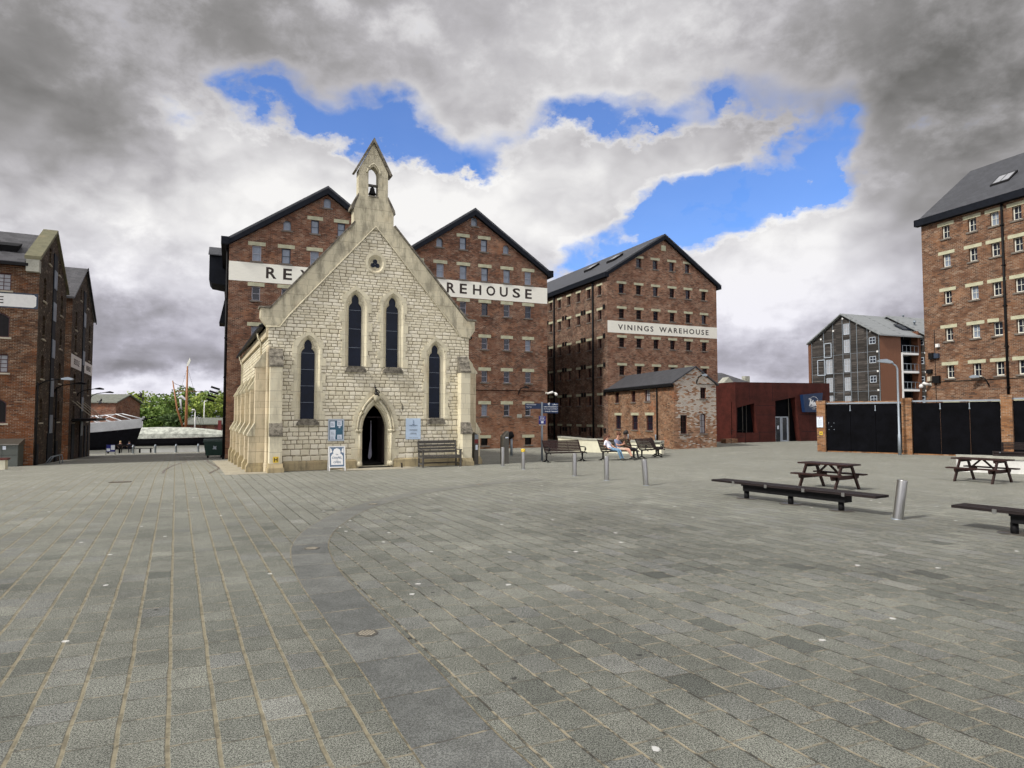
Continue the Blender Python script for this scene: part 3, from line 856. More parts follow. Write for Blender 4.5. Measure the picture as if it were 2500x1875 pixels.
# lower block, piers and head built around the opening
bc.prism([(bx - .80, 9.75), (bx + .85, 9.75), (bx + .86, 10.62), (bx - .80, 10.55)], 'y', bd0, bd1)
bc.prism([(bx - .80, 10.55), (bx + .86, 10.62), (bx + .62, 11.14), (bx - .60, 11.14)], 'y', bd0 + .001, bd1 - .001)
for s_ in (-1, 1):
    bc.prism([(bx + s_ * .21, 11.14), (bx + s_ * .61, 11.14), (bx + s_ * .61, 12.1), (bx + s_ * .21, 12.1)][::s_], 'y', bd0 + .03, bd1 - .03)
arc = pointed(.42, 12.1, 12.42, 6)   # right..apex..left
bc.prism([(bx + .61, 12.1), (bx + .61, 12.2), (bx, 13.40), (bx - .61, 12.2), (bx - .61, 12.1)] + [(bx + x, z) for x, z in reversed(arc)], 'y', bd0 + .03, bd1 - .03, tess=True)
bc.build('bell_gable', 'ashlar_grey', ch)
for s_ in (-1, 1):
    bt = MB(); a = (bx + s_ * .79, 12.12); b = (bx, 13.62)
    bt.prism([a, (bx + s_ * .70, 12.10), (bx, 13.42), b][::s_], 'y', bd0 - .05, bd1 + .05)
    bt.build('bell_gable_capping', 'rough_stone', ch); bt = MB(); bt.prism([(bx + s_ * .93, 10.5), (bx + s_ * .84, 10.5), (bx + s_ * .60, 11.1), (bx + s_ * .62, 11.2), (bx + s_ * .90, 10.66)][::s_], 'y', bd0 - .03, bd1 + .03, tess=True); bt.build('shoulder_capping', 'rough_stone', ch)
bt = MB(); bt.prism([(bx - .2, 11.1), (bx + .2, 11.1), (bx + .2, 11.16), (bx - .2, 11.16)], 'y', bd0 - .03, bd1 + .03)
bt.build('bell_opening_sill', 'rough_stone', ch)
bm_ = MB(); bm_.tube([(bx - x if 0 else bx + x, bd0 + .01, z) for x, z in pointed(.56, 12.1, 12.52, 6)], .035, 6); bm_.build('arch_moulding', 'ashlar', ch)
be = MB()
be.box(bx - .22, bx + .22, .12, .24, 11.62, 11.70)
be.build('bell_beam', 'wood_grey', ch)
bl = MB(); bl.lathe([(0, 11.30), (.155, 11.28), (.165, 11.30), (.13, 11.37), (.10, 11.46), (.095, 11.53), (.06, 11.58), (.03, 11.60), (.03, 11.63), (0, 11.63)], 16, bx, .18)
bl.tube([(bx, .18, 11.3), (bx, .18, 11.14)], .008, 5)
bl.build('bell', 'iron', ch)
# trefoil window
tf = MB(); P0 = [(4.10 + x * 1.32, -.03, 8.40 + z * 1.28 + (.13 if k == 5 else 0)) for k, (x, z) in enumerate(tref_out)]
P1 = [(4.10 + x * 1.0, -.03, 8.36 + z * 1.0) for x, z in tref_out]; P2 = [(4.10 + x * .62, .12, 8.36 + z * .62) for x, z in tref_out]
tf.loft(P0, P1); tf.loft([(p[0], 0, p[2]) for p in P0], P0); tf.loft(P1, P2)
tfo = tf.build('trefoil_window', 'ashlar', ch)
tg = MB(); tg.poly([(p[0], .10, p[2]) for p in P2][::1]); tg.build('stone_panel', 'ashlar_grey', tfo)
tq = MB()
for k in range(3):
    a = R(90 + 120 * k); c = (4.10 + .105 * math.cos(a), 8.36 + .105 * math.sin(a))
    tq.poly([(c[0] + .098 * math.cos(2 * math.pi * i / 14), .096 - k * .001, c[1] + .098 * math.sin(2 * math.pi * i / 14)) for i in range(14)])
tq.build('pane', 'glass_chapel', tfo)
# lancets
rq = random.Random(3)
for n_, (cx, z0, z1, w_) in enumerate(lights):
    h_ = z1 - z0; zc = (z0 + z1) / 2; gl = lancet(w_, h_)
    fr = MB(); a = w_ / 2 + .17
    # front face frame: silhouette with alternating quoins
    H1 = pointed(w_ + .34, z1 - .52, z1 + .16, 6, z0)
    zz = z0; lev = [z0 - .03]
    while zz < z1 - .6: zz += rq.uniform(.3, .42); lev.append(min(zz, z1 - .25))
    for s_ in (-1, 1):
        for k in range(len(lev) - 1):
            e = a + (.17 if (k + (s_ > 0)) % 2 else .05) + rq.uniform(0, .08)
            fr.box(cx + s_ * a, cx + s_ * e, -.022, .03, lev[k] + .004, lev[k + 1] - .004)
    top = lev[-1]
    hd = [(-a - .16, top), (-a, top)] + [(x, z) for x, z in reversed(pointed(w_ + .34, z1 - .52, z1 + .16, 6)) if z > top] + [(a, top), (a + .16, top), (a + .12, z1 - .08), (0, z1 + .34), (-a - .12, z1 - .08)]
    fr.prism([(cx + x, z) for x, z in reversed(hd)], 'y', -.022, .03, tess=True)
    fo = fr.build('lancet_window', 'ashlar', ch)
    # splayed reveal from outer pointed arch to the cusped glass line
    rv = MB(); n = 44
    def resample(pts, n):
        pts = pts + [pts[0]]; L = [0]
        for i in range(1, len(pts)): L.append(L[-1] + math.hypot(pts[i][0] - pts[i - 1][0], pts[i][1] - pts[i - 1][1]))
        out = []; j = 0
        for k in range(n):
            d = L[-1] * k / n
            while L[j + 1] < d: j += 1
            f = (d - L[j]) / (L[j + 1] - L[j] + 1e-9); out.append((pts[j][0] + (pts[j + 1][0] - pts[j][0]) * f, pts[j][1] + (pts[j + 1][1] - pts[j][1]) * f))
        return out
    # split both outlines at the apex so that sides match
    def sided(pts):
        i0 = max(range(len(pts)), key=lambda i: pts[i][1]); p = pts[i0:] + pts[:i0]
        ib = [i for i in range(len(p)) if p[i][0] < 0 and abs(p[i][1] - min(q[1] for q in p)) < 1e-6][0]
        left = p[:ib + 1]; right = p[ib + 1:] + [p[0]]
        def rs(a_, m):
            L = [0]
            for i in range(1, len(a_)): L.append(L[-1] + math.hypot(a_[i][0] - a_[i - 1][0], a_[i][1] - a_[i - 1][1]))
            o = []; j = 0
            for k in range(m):
                d = L[-1] * k / (m - 1)
                while j < len(L) - 2 and L[j + 1] < d: j += 1
                f = (d - L[j]) / (L[j + 1] - L[j] + 1e-9); o.append((a_[j][0] + (a_[j + 1][0] - a_[j][0]) * f, a_[j][1] + (a_[j + 1][1] - a_[j][1]) * f))
            return o
        return rs(left, 40) + rs(right, 40)[:-1]
    A_ = sided([(x, z) for x, z in H1]); B_ = sided([(x, z + zc) for x, z in gl])
    ring = lambda pts, y: [(cx + x, y, z) for x, z in pts]
    mid_ = [((a_[0] * .45 + b_[0] * .55), (a_[1] * .45 + b_[1] * .55)) for a_, b_ in zip(A_, B_)]
    m2 = [((a_[0] * .38 + b_[0] * .62), (a_[1] * .38 + b_[1] * .62)) for a_, b_ in zip(A_, B_)]
    rv.loft(ring(A_, -.001), ring(mid_, .075)); rv.loft(ring(mid_, .075), ring(m2, .055)); rv.loft(ring(m2, .055), ring(B_, .17)); rv.loft(ring(B_, .17), ring(B_, .25))
    rv.build('reveal', 'ashlar', fo)
    gm = MB()
    tr = tessellate_polygon([[Vector((x, z, 0)) for x, z in gl]])
    for q_ in tr: gm.poly([(cx + gl[i][0], .21, zc + gl[i][1]) for i in q_])
    go = gm.build('pane', 'glass_chapel', fo)
    br = MB(); nb = 4 if n_ in (0, 3) else 3
    for k in range(nb):
        zb = z0 + h_ * ((k + 1) / (nb + .85)); br.box(cx - w_ / 2, cx + w_ / 2, .196, .206, zb, zb + .014)
    br.build('saddle_bar', 'frame_blue', fo)
    sl = MB(); sl.prism([(cx - w_ / 2 - .17, z0 - .24), (cx + w_ / 2 + .17, z0 - .24), (cx + w_ / 2 + .13, z0 - .11), (cx + w_ / 2 + .02, z0 - .003), (cx - w_ / 2 - .02, z0 - .003), (cx - w_ / 2 - .13, z0 - .11)], 'y', -.12, .02)
    sl.build('sill', 'rough_stone', fo)
# doorway
dc = 4.16
dw = MB()
orders = [(1.30, 1.50, 2.80, -.03, .05), (1.20, 1.50, 2.70, .06, .05), (1.11, 1.50, 2.62, .16, .045)]
for w_, zs, za, y_, r_ in orders:
    pts = pointed(w_, zs, za, 10)
    dw.tube([(dc + x, y_, z) for x, z in pts], r_, 8)
    for s_ in (-1, 1): dw.tube([(dc + s_ * w_ / 2, y_, .1), (dc + s_ * w_ / 2, y_, 1.5)], r_ * .8, 8)
for k in range(2):
    wa, wb = (1.30, 1.17) if k == 0 else (1.20, 1.03)
    za, zb = (2.80, 2.68) if k == 0 else (2.70, 2.57); ya, yb = (0, .11) if k == 0 else (.11, .24)
    A_ = pointed(wa, 1.5, za, 10, .05); B_ = pointed(wb, 1.5, zb, 10, .05)
    dw.loft([(dc + x, ya, z) for x, z in A_], [(dc + x, ya, z) for x, z in B_]); dw.loft([(dc + x, ya, z) for x, z in B_], [(dc + x, yb, z) for x, z in B_])
A_ = pointed(1.03, 1.5, 2.57, 10, .05); dw.loft([(dc + x, .24, z) for x, z in A_], [(dc + x, .5, z) for x, z in A_])
do = dw.build('doorway', 'ashlar', ch)
cpb = MB()
for s_ in (-1, 1):
    for y_, ww in ((-.03, .65), (.06, .60)):
        cpb.lathe([(0, 1.42), (.055, 1.42), (.085, 1.50), (.09, 1.55), (0, 1.55)], 10, dc + s_ * ww, y_)
        cpb.lathe([(0, .08), (.09, .08), (.09, .2), (.06, .26), (0, .26)], 10, dc + s_ * ww, y_)
cpb.build('capital', 'ashlar', do)
hm = MB(); hm.tube([(dc + x, -.07, z) for x, z in pointed(1.50, 1.52, 2.98, 12)], .048, 8)
for s_ in (-1, 1): hm.ball((dc + s_ * .76, -.07, 1.50), .075, 8)
hm.build('hood_mould', 'ashlar_grey', do)
vs = MB(); Ain = pointed(1.60, 1.55, 3.04, 12); Aou = pointed(1.92, 1.55, 3.24, 12)
for i in range(len(Ain) - 1):
    if abs(Ain[i][0]) < .01 and 0: continue
    q4 = [Ain[i], Aou[i], Aou[i + 1], Ain[i + 1]]
    c_ = (sum(p[0] for p in q4) / 4, sum(p[1] for p in q4) / 4); q4 = [(dc + c_[0] + (p[0] - c_[0]) * .95, c_[1] + (p[1] - c_[1]) * .95) for p in q4]
    vs.prism(q4, 'y', -.02, .03)
vs.build('voussoirs', 'ashlar', do)
for s_ in (-1, 1):
    jb = MB(); z = .1; k = 0
    while z < 1.45:
        hh = min(.36, 1.5 - z); e = .98 if k % 2 else .83
        jb.box(dc + s_ * .69, dc + s_ * e, -.018, .03, z, z + hh - .008); z += hh; k += 1
    jb.build('jamb_stones', 'ashlar', do)
dl = MB(); dl.box(dc + .44, dc + .50, .5, 1.45, .15, 2.1); dl.box(dc - .50, dc - .44, .5, 1.4, .15, 2.1)
dl.build('door_leaf', 'wood_black', do)
hdr = MB(); hdr.box(dc - .5, dc + .5, .46, .5, 2.02, 2.06); hdr.build('door_transom', 'wood_black', do)
cu = MB()
for k in range(8):
    a = k / 7; cu.poly([(dc + .03 - .07 * (1 - a) - .01, .8 + .03 * math.sin(9 * a), .28 + 1.5 * 0), (dc + .05, .8, .28)]) if 0 else None
cu.prism([(dc - .10, .36), (dc - .02, .28), (dc + .06, .42), (dc + .035, 1.0), (dc + .03, 1.9), (dc + .0, 1.9), (dc - .01, 1.1)], 'y', .80, .84, tess=True)
cu.build('door_curtain', 'curtain', do)
# buttresses
def buttress(side, a0, a1, stages, mat='ashlar', warm=False, off=0., base=-1.2):
    """stages: list (z_bottom, z_top_of_wall, projection, z_top_of_slope)"""
    T = WT(side, off); o = MB(); caps = []; pl = MB()
    o.x = T; pl.x = T
    z = base; n = len(stages)
    for k, (zt, pr, zs) in enumerate(stages):
        o.box(a0, a1, -pr, 0, z, zt)
        nxt = stages[k + 1][1] if k + 1 < n else 0.
        cap = MB(); cap.x = T; caps.append(cap)   # weathering: a sloped stone with a drip
        cap.prism([(-pr - .05, zt - .07), (-pr - .05, zt), (-nxt, zs), (-nxt + .02, zs), (-nxt + .02, zt - .07)][::-1], 'x', a0 - .02, a1 + .02)
        if zs - zt > .45:
            ym = (pr + nxt) / 2; zm = (zt + zs) / 2
            cap.prism([(-ym - .05, zm - .04), (-ym - .05, zm + .03), (-nxt, zs + .02), (-nxt + .02, zs + .02), (-nxt + .02, zm - .04)][::-1], 'x', a0 - .03, a1 + .03)
        z = zt
    pr = stages[0][1]
    pl.box(a0 - .07, a1 + .07, -pr - .08, 0, base, .16)
    pl.prism([(-pr - .08, .16), (0, .16), (0, .32), (-pr, .32)], 'x', a0 - .035, a1 + .035)
    b = o.build('buttress', mat, ch)
    for cap in caps: cap.build('weathering', 'rough_stone' if not warm else 'ashlar_grey', b)
    pl.build('plinth', 'plinth', b)
    return b
STG = [(1.40, .62, 1.82), (4.02, .42, 4.66)]
buttress('front', .05, .49, STG); buttress('front', 7.74, 8.16, STG)
buttress('left', -.62, -.16, STG, 'ashlar_warm', True); buttress('right', .16, .62, STG, 'ashlar_warm', True, CW)
for v in (2.72, 5.55, 8.4, 11.2, 13.95):
    buttress('left', -v - .24, -v + .24, [(1.38, .60, 1.80), (3.25, .42, 4.0)], 'ashlar_warm', True, base=-1.6)
    buttress('right', v - .24, v + .24, [(1.38, .60, 1.80), (3.25, .42, 4.0)], 'ashlar_warm', True, CW, base=-1.6)
pl = MB(); 
for a0, a1 in ((.6, 3.4), (4.92, 7.66)): pl.box(a0, a1, -.06, .0, -.6, .30); pl.prism([(-.06, .30), (0, .30), (0, .36)], 'x', a0, a1)
pl.build('plinth_course', 'plinth', ch)
gt = MB(); gt.box(-.30, -.16, .35, CL + .2, 5.50, 5.62); gt.build('gutter', 'iron', ch); gt = MB(); gt.box(CW + .16, CW + .30, .35, CL + .2, 5.50, 5.62); gt.build('gutter', 'iron', ch)
cn = MB(); cn.box(-.09, 0, .1, CL, 5.12, 5.3); cn.box(-.05, 0, .1, CL, 5.3, 5.5); cn.build('eaves_cornice', 'ashlar_warm', ch)
for v in (2.1, 13.7):
    dp = MB(); dp.tube([(-.22, v, 5.5), (-.20, v, 5.3), (-.08, v, 5.1), (-.08, v, -.5)], .04, 8); dp.build('downpipe', 'ashlar_grey', ch)
dp = MB(); dp.tube([(8.33, -.06, 5.3), (7.62, -.06, 4.8), (7.62, -.06, .1)], .028, 6)
# small corner shaft between the corner buttresses
cs = MB(); cs.lathe([(.10, -.5), (.10, .3), (.07, .35), (.07, 4.6), (.09, 4.7), (0, 4.8)], 10, 0, 0); cs.build('corner_shaft', 'ashlar_warm', ch)
# things fixed to the chapel
def onch(u, v, z=0.): x, y = CH(u, v); return (x, y, z)
def board(name, w, h, d, mat, loc, rz, label, cat, z0=0.):
    m = MB(); m.box(-w / 2, w / 2, -d, 0, z0, z0 + h); return tag(m.build(name, mat, None, loc, rz), label, cat)
A26 = R(26.2)
nb = thing('notice_board', 'grey framed teal notice board with pinned papers, left of the chapel door', 'notice board', onch(2.58, -.005, 1.10), A26)
m = MB(); m.box(-.31, .31, -.05, 0, 0, .06); m.box(-.31, .31, -.05, 0, .81, .87); m.box(-.31, -.265, -.05, 0, .06, .81); m.box(.265, .31, -.05, 0, .06, .81); m.build('frame', 'frame_pale', nb)
m = MB(); m.box(-.265, .265, -.02, 0, .06, .81); m.build('backing', 'teal', nb)
for (x, z, w_, h_) in ((-.14, .64, .18, .24), (.13, .68, .19, .22), (-.13, .30, .22, .26), (-.13, .1, .2, .17), (.13, .53, .07, .09), (.14, .14, .18, .17)):
    m = MB(); m.box(x - w_ / 2, x + w_ / 2, -.026, -.021, z - h_ / 2 + .02, z + h_ / 2 + .02); pp = m.build('paper', 'paper', nb)
    for k in range(3):
        l = MB(); l.box(x - w_ * .35, x + w_ * (.1 + .1 * k), -.028, -.0265, z + .05 - k * .04, z + .062 - k * .04); l.build('text_line', 'slate_txt', pp)
ps = thing('wall_poster', 'pale blue poster with an anchor, right of the chapel door', 'poster', onch(5.75, -.005, 1.12), A26)
m = MB(); m.box(-.32, .32, -.035, 0, 0, .87); m.build('panel', 'poster_blue', ps)
m = MB(); m.tube([(0, -.04, .62), (0, -.04, .76)], .008, 6); m.tube([(-.03, -.04, .72), (.03, -.04, .72)], .007, 6)
m.tube([(.055 * math.cos(R(a)), -.04, .655 + .045 * math.sin(R(a))) for a in range(200, 345, 15)], .008, 6); m.tube([(.014 * math.cos(R(a)), -.04, .775 + .014 * math.sin(R(a))) for a in range(0, 361, 40)], .005, 5)
m.build('anchor_emblem', 'slate_txt', ps)
text('lettering', 'mariners', .055, 'slate_txt', ps, (0, -.036, .555), bold=.02, width=.34, depth=.004)
text('lettering', 'church in the docks', .018, 'slate_txt', ps, (0, -.036, .51), width=.2, depth=.003)
for k in range(7):
    m = MB(); w_ = (.17, .16, .17, .12, .14, .15, .2)[k]; z = (.40, .375, .35, .26, .235, .21, .06)[k]; m.box(-w_, w_, -.038, -.0355, z, z + .010); m.build('text_line', 'frame_blue', ps)
fg = thing('statuette', 'small dark bronze figure seated on a bracket above the chapel door', 'statue', onch(4.16, -.13, 2.66), A26)
m = MB(); m.lathe([(0, .0), (.06, .0), (.11, .1), (.14, .22), (.14, .26), (0, .26)], 12); m.build('bracket', 'ashlar_grey', fg)
m = MB(); m.ball((0, 0, .34), .10, 10, (1, .9, .8)); m.ball((-.02, 0, .46), .065, 10, (.9, .8, 1.2)); m.ball((-.045, -.02, .585), .042, 10); m.tube([(0, -.02, .5), (.07, -.08, .44), (.10, -.1, .36)], .022, 6); m.tube([(-.06, 0, .5), (-.09, -.03, .60), (-.06, -.05, .68)], .016, 6)
m.tube([(0, -.05, .33), (.05, -.12, .32), (.05, -.13, .24)], .03, 6)
m.build('figure', 'bronze', fg)
wl = thing('door_lantern_hook', 'small black iron hook on the chapel wall right of the door', 'hook', onch(5.27, -.01, 2.32), A26)
m = MB(); m.tube([(0, 0, .26), (0, -.05, .24), (0, -.05, 0), (0, 0, .0)], .014, 6); m.tube([(0, -.05, .2), (.04, -.08, .14), (.035, -.08, .04), (0, -.05, .02)], .009, 6); m.build('ironwork', 'iron', wl)
hs = thing('hydrant_sign', 'yellow H hydrant plate on the front corner buttress of the chapel', 'sign', onch(.27, -.63, .36), A26)
def hyd(root, w=.19):
    m = MB(); m.box(-w / 2, w / 2, -.012, 0, 0, w * 1.15); m.build('plate', 'yellow', root)
    text('lettering', 'H', w * .78, 'letter', root, (0, -.013, w * .18), depth=.003, bold=.03)
hyd(hs)
for u, lab in ((2.86, 'small black bent stub post left of the chapel door'), (5.15, 'small black stub post right of the chapel door')):
    x, y = CH(u, -.45); m = MB(); m.tube([(0, 0, -.05), (.0, 0, .14), (-.02, 0, .2)], .03, 8); m.box(-.045, .045, -.045, .045, .0, .02)
    tag(m.build('stub_post', 'iron', None, (x, y, G(x, y))), lab, 'post', 'stub posts by the chapel door')

# ================================================================== WAREHOUSES
def pipe(root, side, a, z0, z1, off, sc, r=.055, mat='iron', name='downpipe'):
    x, y, _ = wpos(side, a, 0, 0); m = MB(sc)
    d = {'front': (0, -.09), 'left': (-.09, 0), 'right': (.09, 0)}[side]
    x, y = (x + off if side != 'front' else x), (y + (off if side == 'front' else 0))
    m.tube([(x + d[0], y + d[1], z0), (x + d[0], y + d[1], z1)], r, 8)
    for k in range(int((z1 - z0) / 2.2)):
        zz = z0 + 1 + 2.2 * k; m.box(x + d[0] - .08, x + d[0] + .08, y + d[1] - .08, y + d[1] + .08, zz, zz + .06)
    m.build(name, mat, root)
def gable_roof(root, x0, x1, ez0, ez1, xa, za, y0, y1, sc, mat, th=.14, ov=.3, fascia='black', fh=.32, eave_box=True):
    """two slopes from eaves (x0,ez0),(x1,ez1) to ridge (xa,za); y0..y1 with verge boards"""
    m = MB(sc); f = MB(sc)
    for (xe, ze) in ((x0, ez0), (x1, ez1)):
        dx = xe - xa; dz = ze - za; L = math.hypot(dx, dz); ux, uz = dx / L, dz / L
        E_ = (xe + ux * ov, ze + uz * ov)
        nx, nz = (-uz, ux) if ux > 0 else (uz, -ux)
        if nz < 0: nx, nz = -nx, -nz
        A_ = [(E_[0], y0 - .22, E_[1]), (xa, y0 - .22, za), (xa, y0 - .22, za + th / max(.3, nz)), (E_[0] + nx * th, y0 - .22, E_[1] + nz * th)]
        B_ = [(p[0], y1, p[2]) for p in A_]
        m.loft(A_, B_, True, True, True)
        # verge board
        q_ = [(E_[0], E_[1] + .02), (xa, za + .02), (xa, za - fh), (E_[0], E_[1] - fh * .8)]
        if ux > 0: q_ = q_[::-1]
        f.prism([(p[0], p[1]) for p in q_], 'y', y0 - .26, y0 - .225)
        f.prism([(p[0], p[1]) for p in q_], 'y', y0 - .224, y0 - .02)
        if eave_box:
            s_ = 1 if ux > 0 else -1
            f.box(xe - .02 * s_, E_[0] + .10 * s_, y0 - .27, y1, E_[1] - .30, E_[1] + .07)
    r = m.build('roof', mat, root); f.build('fascia', fascia, r)
    return r
def skylight(root, x0, x1, f, y0, y1, sc, mat='glass_cur'):
    """f(x)->z roof height; quad frame proud of the slope"""
    m = MB(sc); g = MB(sc)
    m.loft([(x0, y0, f(x0) + .02), (x1, y0, f(x1) + .02), (x1, y1, f(x1) + .02), (x0, y1, f(x0) + .02)], [(x0, y0, f(x0) + .22), (x1, y0, f(x1) + .22), (x1, y1, f(x1) + .22), (x0, y1, f(x0) + .22)], True, False, True)
    k = .12; sx = (x1 - x0) * k; sy = (y1 - y0) * k
    g.poly([(x0 + sx, y0 + sy, f(x0 + sx) + .235), (x1 - sx, y0 + sy, f(x1 - sx) + .235), (x1 - sx, y1 - sy, f(x1 - sx) + .235), (x0 + sx, y1 - sy, f(x0 + sx) + .235)])
    o = m.build('skylight', 'iron', root); g.build('pane', mat, o)

# ---- large double-gabled warehouse behind the chapel
SC1 = 1.15; RX, RY, RZ_ = -15.69 * 1.15, 35.505 * 1.15, -.315
rw = thing('brick_warehouse', 'large double-gabled brick warehouse with a long white name band behind the chapel', 'warehouse', (RX, RY, RZ_), R(23.3))
WR = 19.66
cols = [1.42, 2.99, 4.56, 6.06, 7.6, 9.08, 10.65, 12.17, 13.70, 15.17, 16.72, 18.25]
WC = dict(sc=SC1)
kinds = ['frame_blue', 'frame_navy', 'frame_lilac']
def rwin(kind, big):
    w_, h_ = (.48, .88) if big == 2 else ((.44, .80) if big == 1 else (.42, .74))
    return win_meshes(('rey', kind, big), w_, h_, 'rect', kind, 'glass', 1, 2, SC1, fw=.045, depth=.11, lintel='lintel', sill='sill', lw=.22, lh=.21)
fr_h = []; puts = []
rr_ = random.Random(5)
for z, big in ((11.24, 2), (8.97, 1), (6.75, 0), (4.62, 0), (2.46, 0)):
    for c in cols:
        k = 'frame_lilac' if z < 10 and rr_.random() < .7 else rr_.choice(['frame_blue', 'frame_navy', 'frame_lilac'])
        ms = rwin(k, big); w_, h_ = (.48, .88) if big == 2 else ((.44, .80) if big == 1 else (.42, .74))
        fr_h.append((c, z, arch_pts(w_, h_, 'rect'))); puts.append((ms, c, z))
for c in (4.56, 6.06, 13.68, 15.12):
    fr_h.append((c, 13.12, arch_pts(.44, .80, 'rect'))); puts.append((rwin('frame_navy', 1), c, 13.12))
arch_m = win_meshes('rey_arch', .42, .58, 'round', 'frame_blue', 'glass', 1, 1, SC1, fw=.05, depth=.11, sill='sill')
for c, z in ((5.24, 14.62), (3.02, 13.02), (7.46, 13.02), (14.43, 14.62), (12.12, 13.02), (16.66, 13.02)):
    fr_h.append((c, z, arch_pts(.42, .58, 'round'))); puts.append((arch_m, c, z))
base_m = win_meshes('rey_base', .48, .46, 'rect', 'iron', 'glass_dull', 4, 1, SC1, fw=.02, depth=.14, lintel='lintel', sill='sill', lw=.2, lh=.2)
for c in cols: fr_h.append((c, .43, arch_pts(.48, .46, 'rect'))); puts.append((base_m, c, .43))
mb = MB(SC1)
hl = [h for h in fr_h if h[0] < 9.83]; hr = [h for h in fr_h if h[0] > 9.83]
wall(mb, [(0, -1.5), (9.83, -1.5), (9.83, 12.1), (5.24, 15.4), (0, 11.8)], hl, thick=.16)
wall(mb, [(9.83, -1.5), (WR, -1.5), (WR, 11.75), (14.44, 15.3), (9.83, 12.1)], hr, thick=.16)
mb.build('front_wall', 'brick_rey', rw)
GSKY = {}
def sky_pane(ms):
    k = ms['p'].name
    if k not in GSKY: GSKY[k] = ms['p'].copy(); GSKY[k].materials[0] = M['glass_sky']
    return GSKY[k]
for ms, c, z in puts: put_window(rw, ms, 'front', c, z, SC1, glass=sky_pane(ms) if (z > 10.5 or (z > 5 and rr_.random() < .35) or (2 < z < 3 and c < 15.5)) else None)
sw = MB(SC1); sh = []
sv = [1.6 + 1.9 * i for i in range(8)]
ssm = win_meshes('rey_side', .5, .8, 'rect', 'frame_navy', 'glass', 1, 2, SC1, fw=.05, depth=.12, lintel='lintel', sill='sill')
for z in (11.0, 8.97, 6.75, 4.62, 2.46):
    for v in sv[:3]: sh.append((-v, z, arch_pts(.5, .8, 'rect')))
wall(sw, [(-24, -2.4), (0, -2.4), (0, 11.8), (-24, 11.8)], sh, WT('left'), thick=.16)
wall(sw, [(0, -2.4), (24, -2.4), (24, 11.75), (0, 11.75)], [], WT('right', WR))
sw.poly([(WR, 24, -2), (0, 24, -2), (0, 24, 11.8), (5.24, 24, 15.3), (9.83, 24, 12.1), (14.44, 24, 15.2), (WR, 24, 11.7)][::-1]) if 0 else None
sw.build('side_wall', 'brick_rey', rw)
for a, z, _ in sh: put_window(rw, ssm, 'left', a, z, SC1)
gable_roof(rw, 0, 9.83, 11.85, 12.1, 5.24, 15.42, 0, 24, SC1, 'slate', ov=.22, eave_box=False)
gable_roof(rw, 9.83, WR, 12.1, 11.75, 14.44, 15.3, 0, 24, SC1, 'slate', ov=.22, eave_box=False)
for x0, x1, z in ((-.42, .0, 11.55), (WR, WR + .34, 11.42)):
    m = MB(SC1); m.box(x0, x1, -.30, 24, z, z + .42); m.build('eaves_box', 'black', rw)
for v in (.5, 3.0, 4.9, 7.8): pipe(rw, 'left', -v, -1.2, 11.5, 0, SC1, .06)
bnd = MB(SC1); bnd.box(.0, 19.665, -.012, .0, 9.62, 10.69); bo = bnd.build('name_band', 'band', rw)
LT = list(zip('REYNOLDS', [1.93 + .915 * i for i in range(8)])) + list(zip('WAREHOUSE', [10.32, 11.50, 12.60, 13.46, 14.35, 15.27, 16.21, 17.12, 18.03]))
for ch_, x in LT:
    w_ = {'W': .92, 'O': .62, 'N': .58, 'D': .57, 'E': .48, 'L': .46, 'S': .55, 'R': .56, 'A': .66, 'H': .57, 'U': .56, 'Y': .62}[ch_]
    text('letter', ch_, .64 * SC1, 'letter', bo, ((x + w_ / 2) * SC1, -.013 * SC1, 9.87 * SC1), width=w_ * SC1, bold=.022, depth=.004)
# hoist housing projecting from the left side
lu = MB(SC1); lu.prism([(-1.2, 10.75), (-1.05, 10.55), (0, 10.4), (0, 12.35), (-1.2, 12.35)], 'y', 6.2, 8.6, tess=True); lo = lu.build('hoist_housing', 'black', rw)
lr = MB(SC1); lr.loft([(-1.26, 6.05, 12.3), (.4, 6.05, 12.3), (.4, 7.4, 13.05), (-1.26, 7.4, 13.05)], [(-1.26, 6.05, 12.38), (.4, 6.05, 12.38), (.4, 7.4, 13.13), (-1.26, 7.4, 13.13)], True, True, True)
lr.loft([(-1.26, 8.75, 12.3), (.4, 8.75, 12.3), (.4, 7.4, 13.05), (-1.26, 7.4, 13.05)], [(-1.26, 8.75, 12.38), (.4, 8.75, 12.38), (.4, 7.4, 13.13), (-1.26, 7.4, 13.13)], True, True, True)
lr.build('housing_roof', 'slate', lo)
l2 = MB(SC1); l2.prism([(-.7, 8.9), (0, 8.9), (0, 10.9), (-.35, 10.7)], 'y', 13, 15); l2.build('lower_hood', 'black', rw)
for k, v in enumerate((10.2, 15.0)):
    pipe(rw, 'left', -v, -1.2, 11.5, 0, SC1, .12)
cb = MB(SC1); cb.tube([(8.6, -.02, 3.74), (19.4, -.02, 3.74)], .02, 5); cb.build('wall_cable', 'iron', rw)
def onfr(ox, oy, oz, rot, sc, u, v, z):
    a = R(rot); return (ox + sc * (u * math.cos(a) - v * math.sin(a)), oy + sc * (u * math.sin(a) + v * math.cos(a)), oz + sc * z)
def onR(u, v, z): return onfr(RX, RY, RZ_, 23.3, SC1, u, v, z)
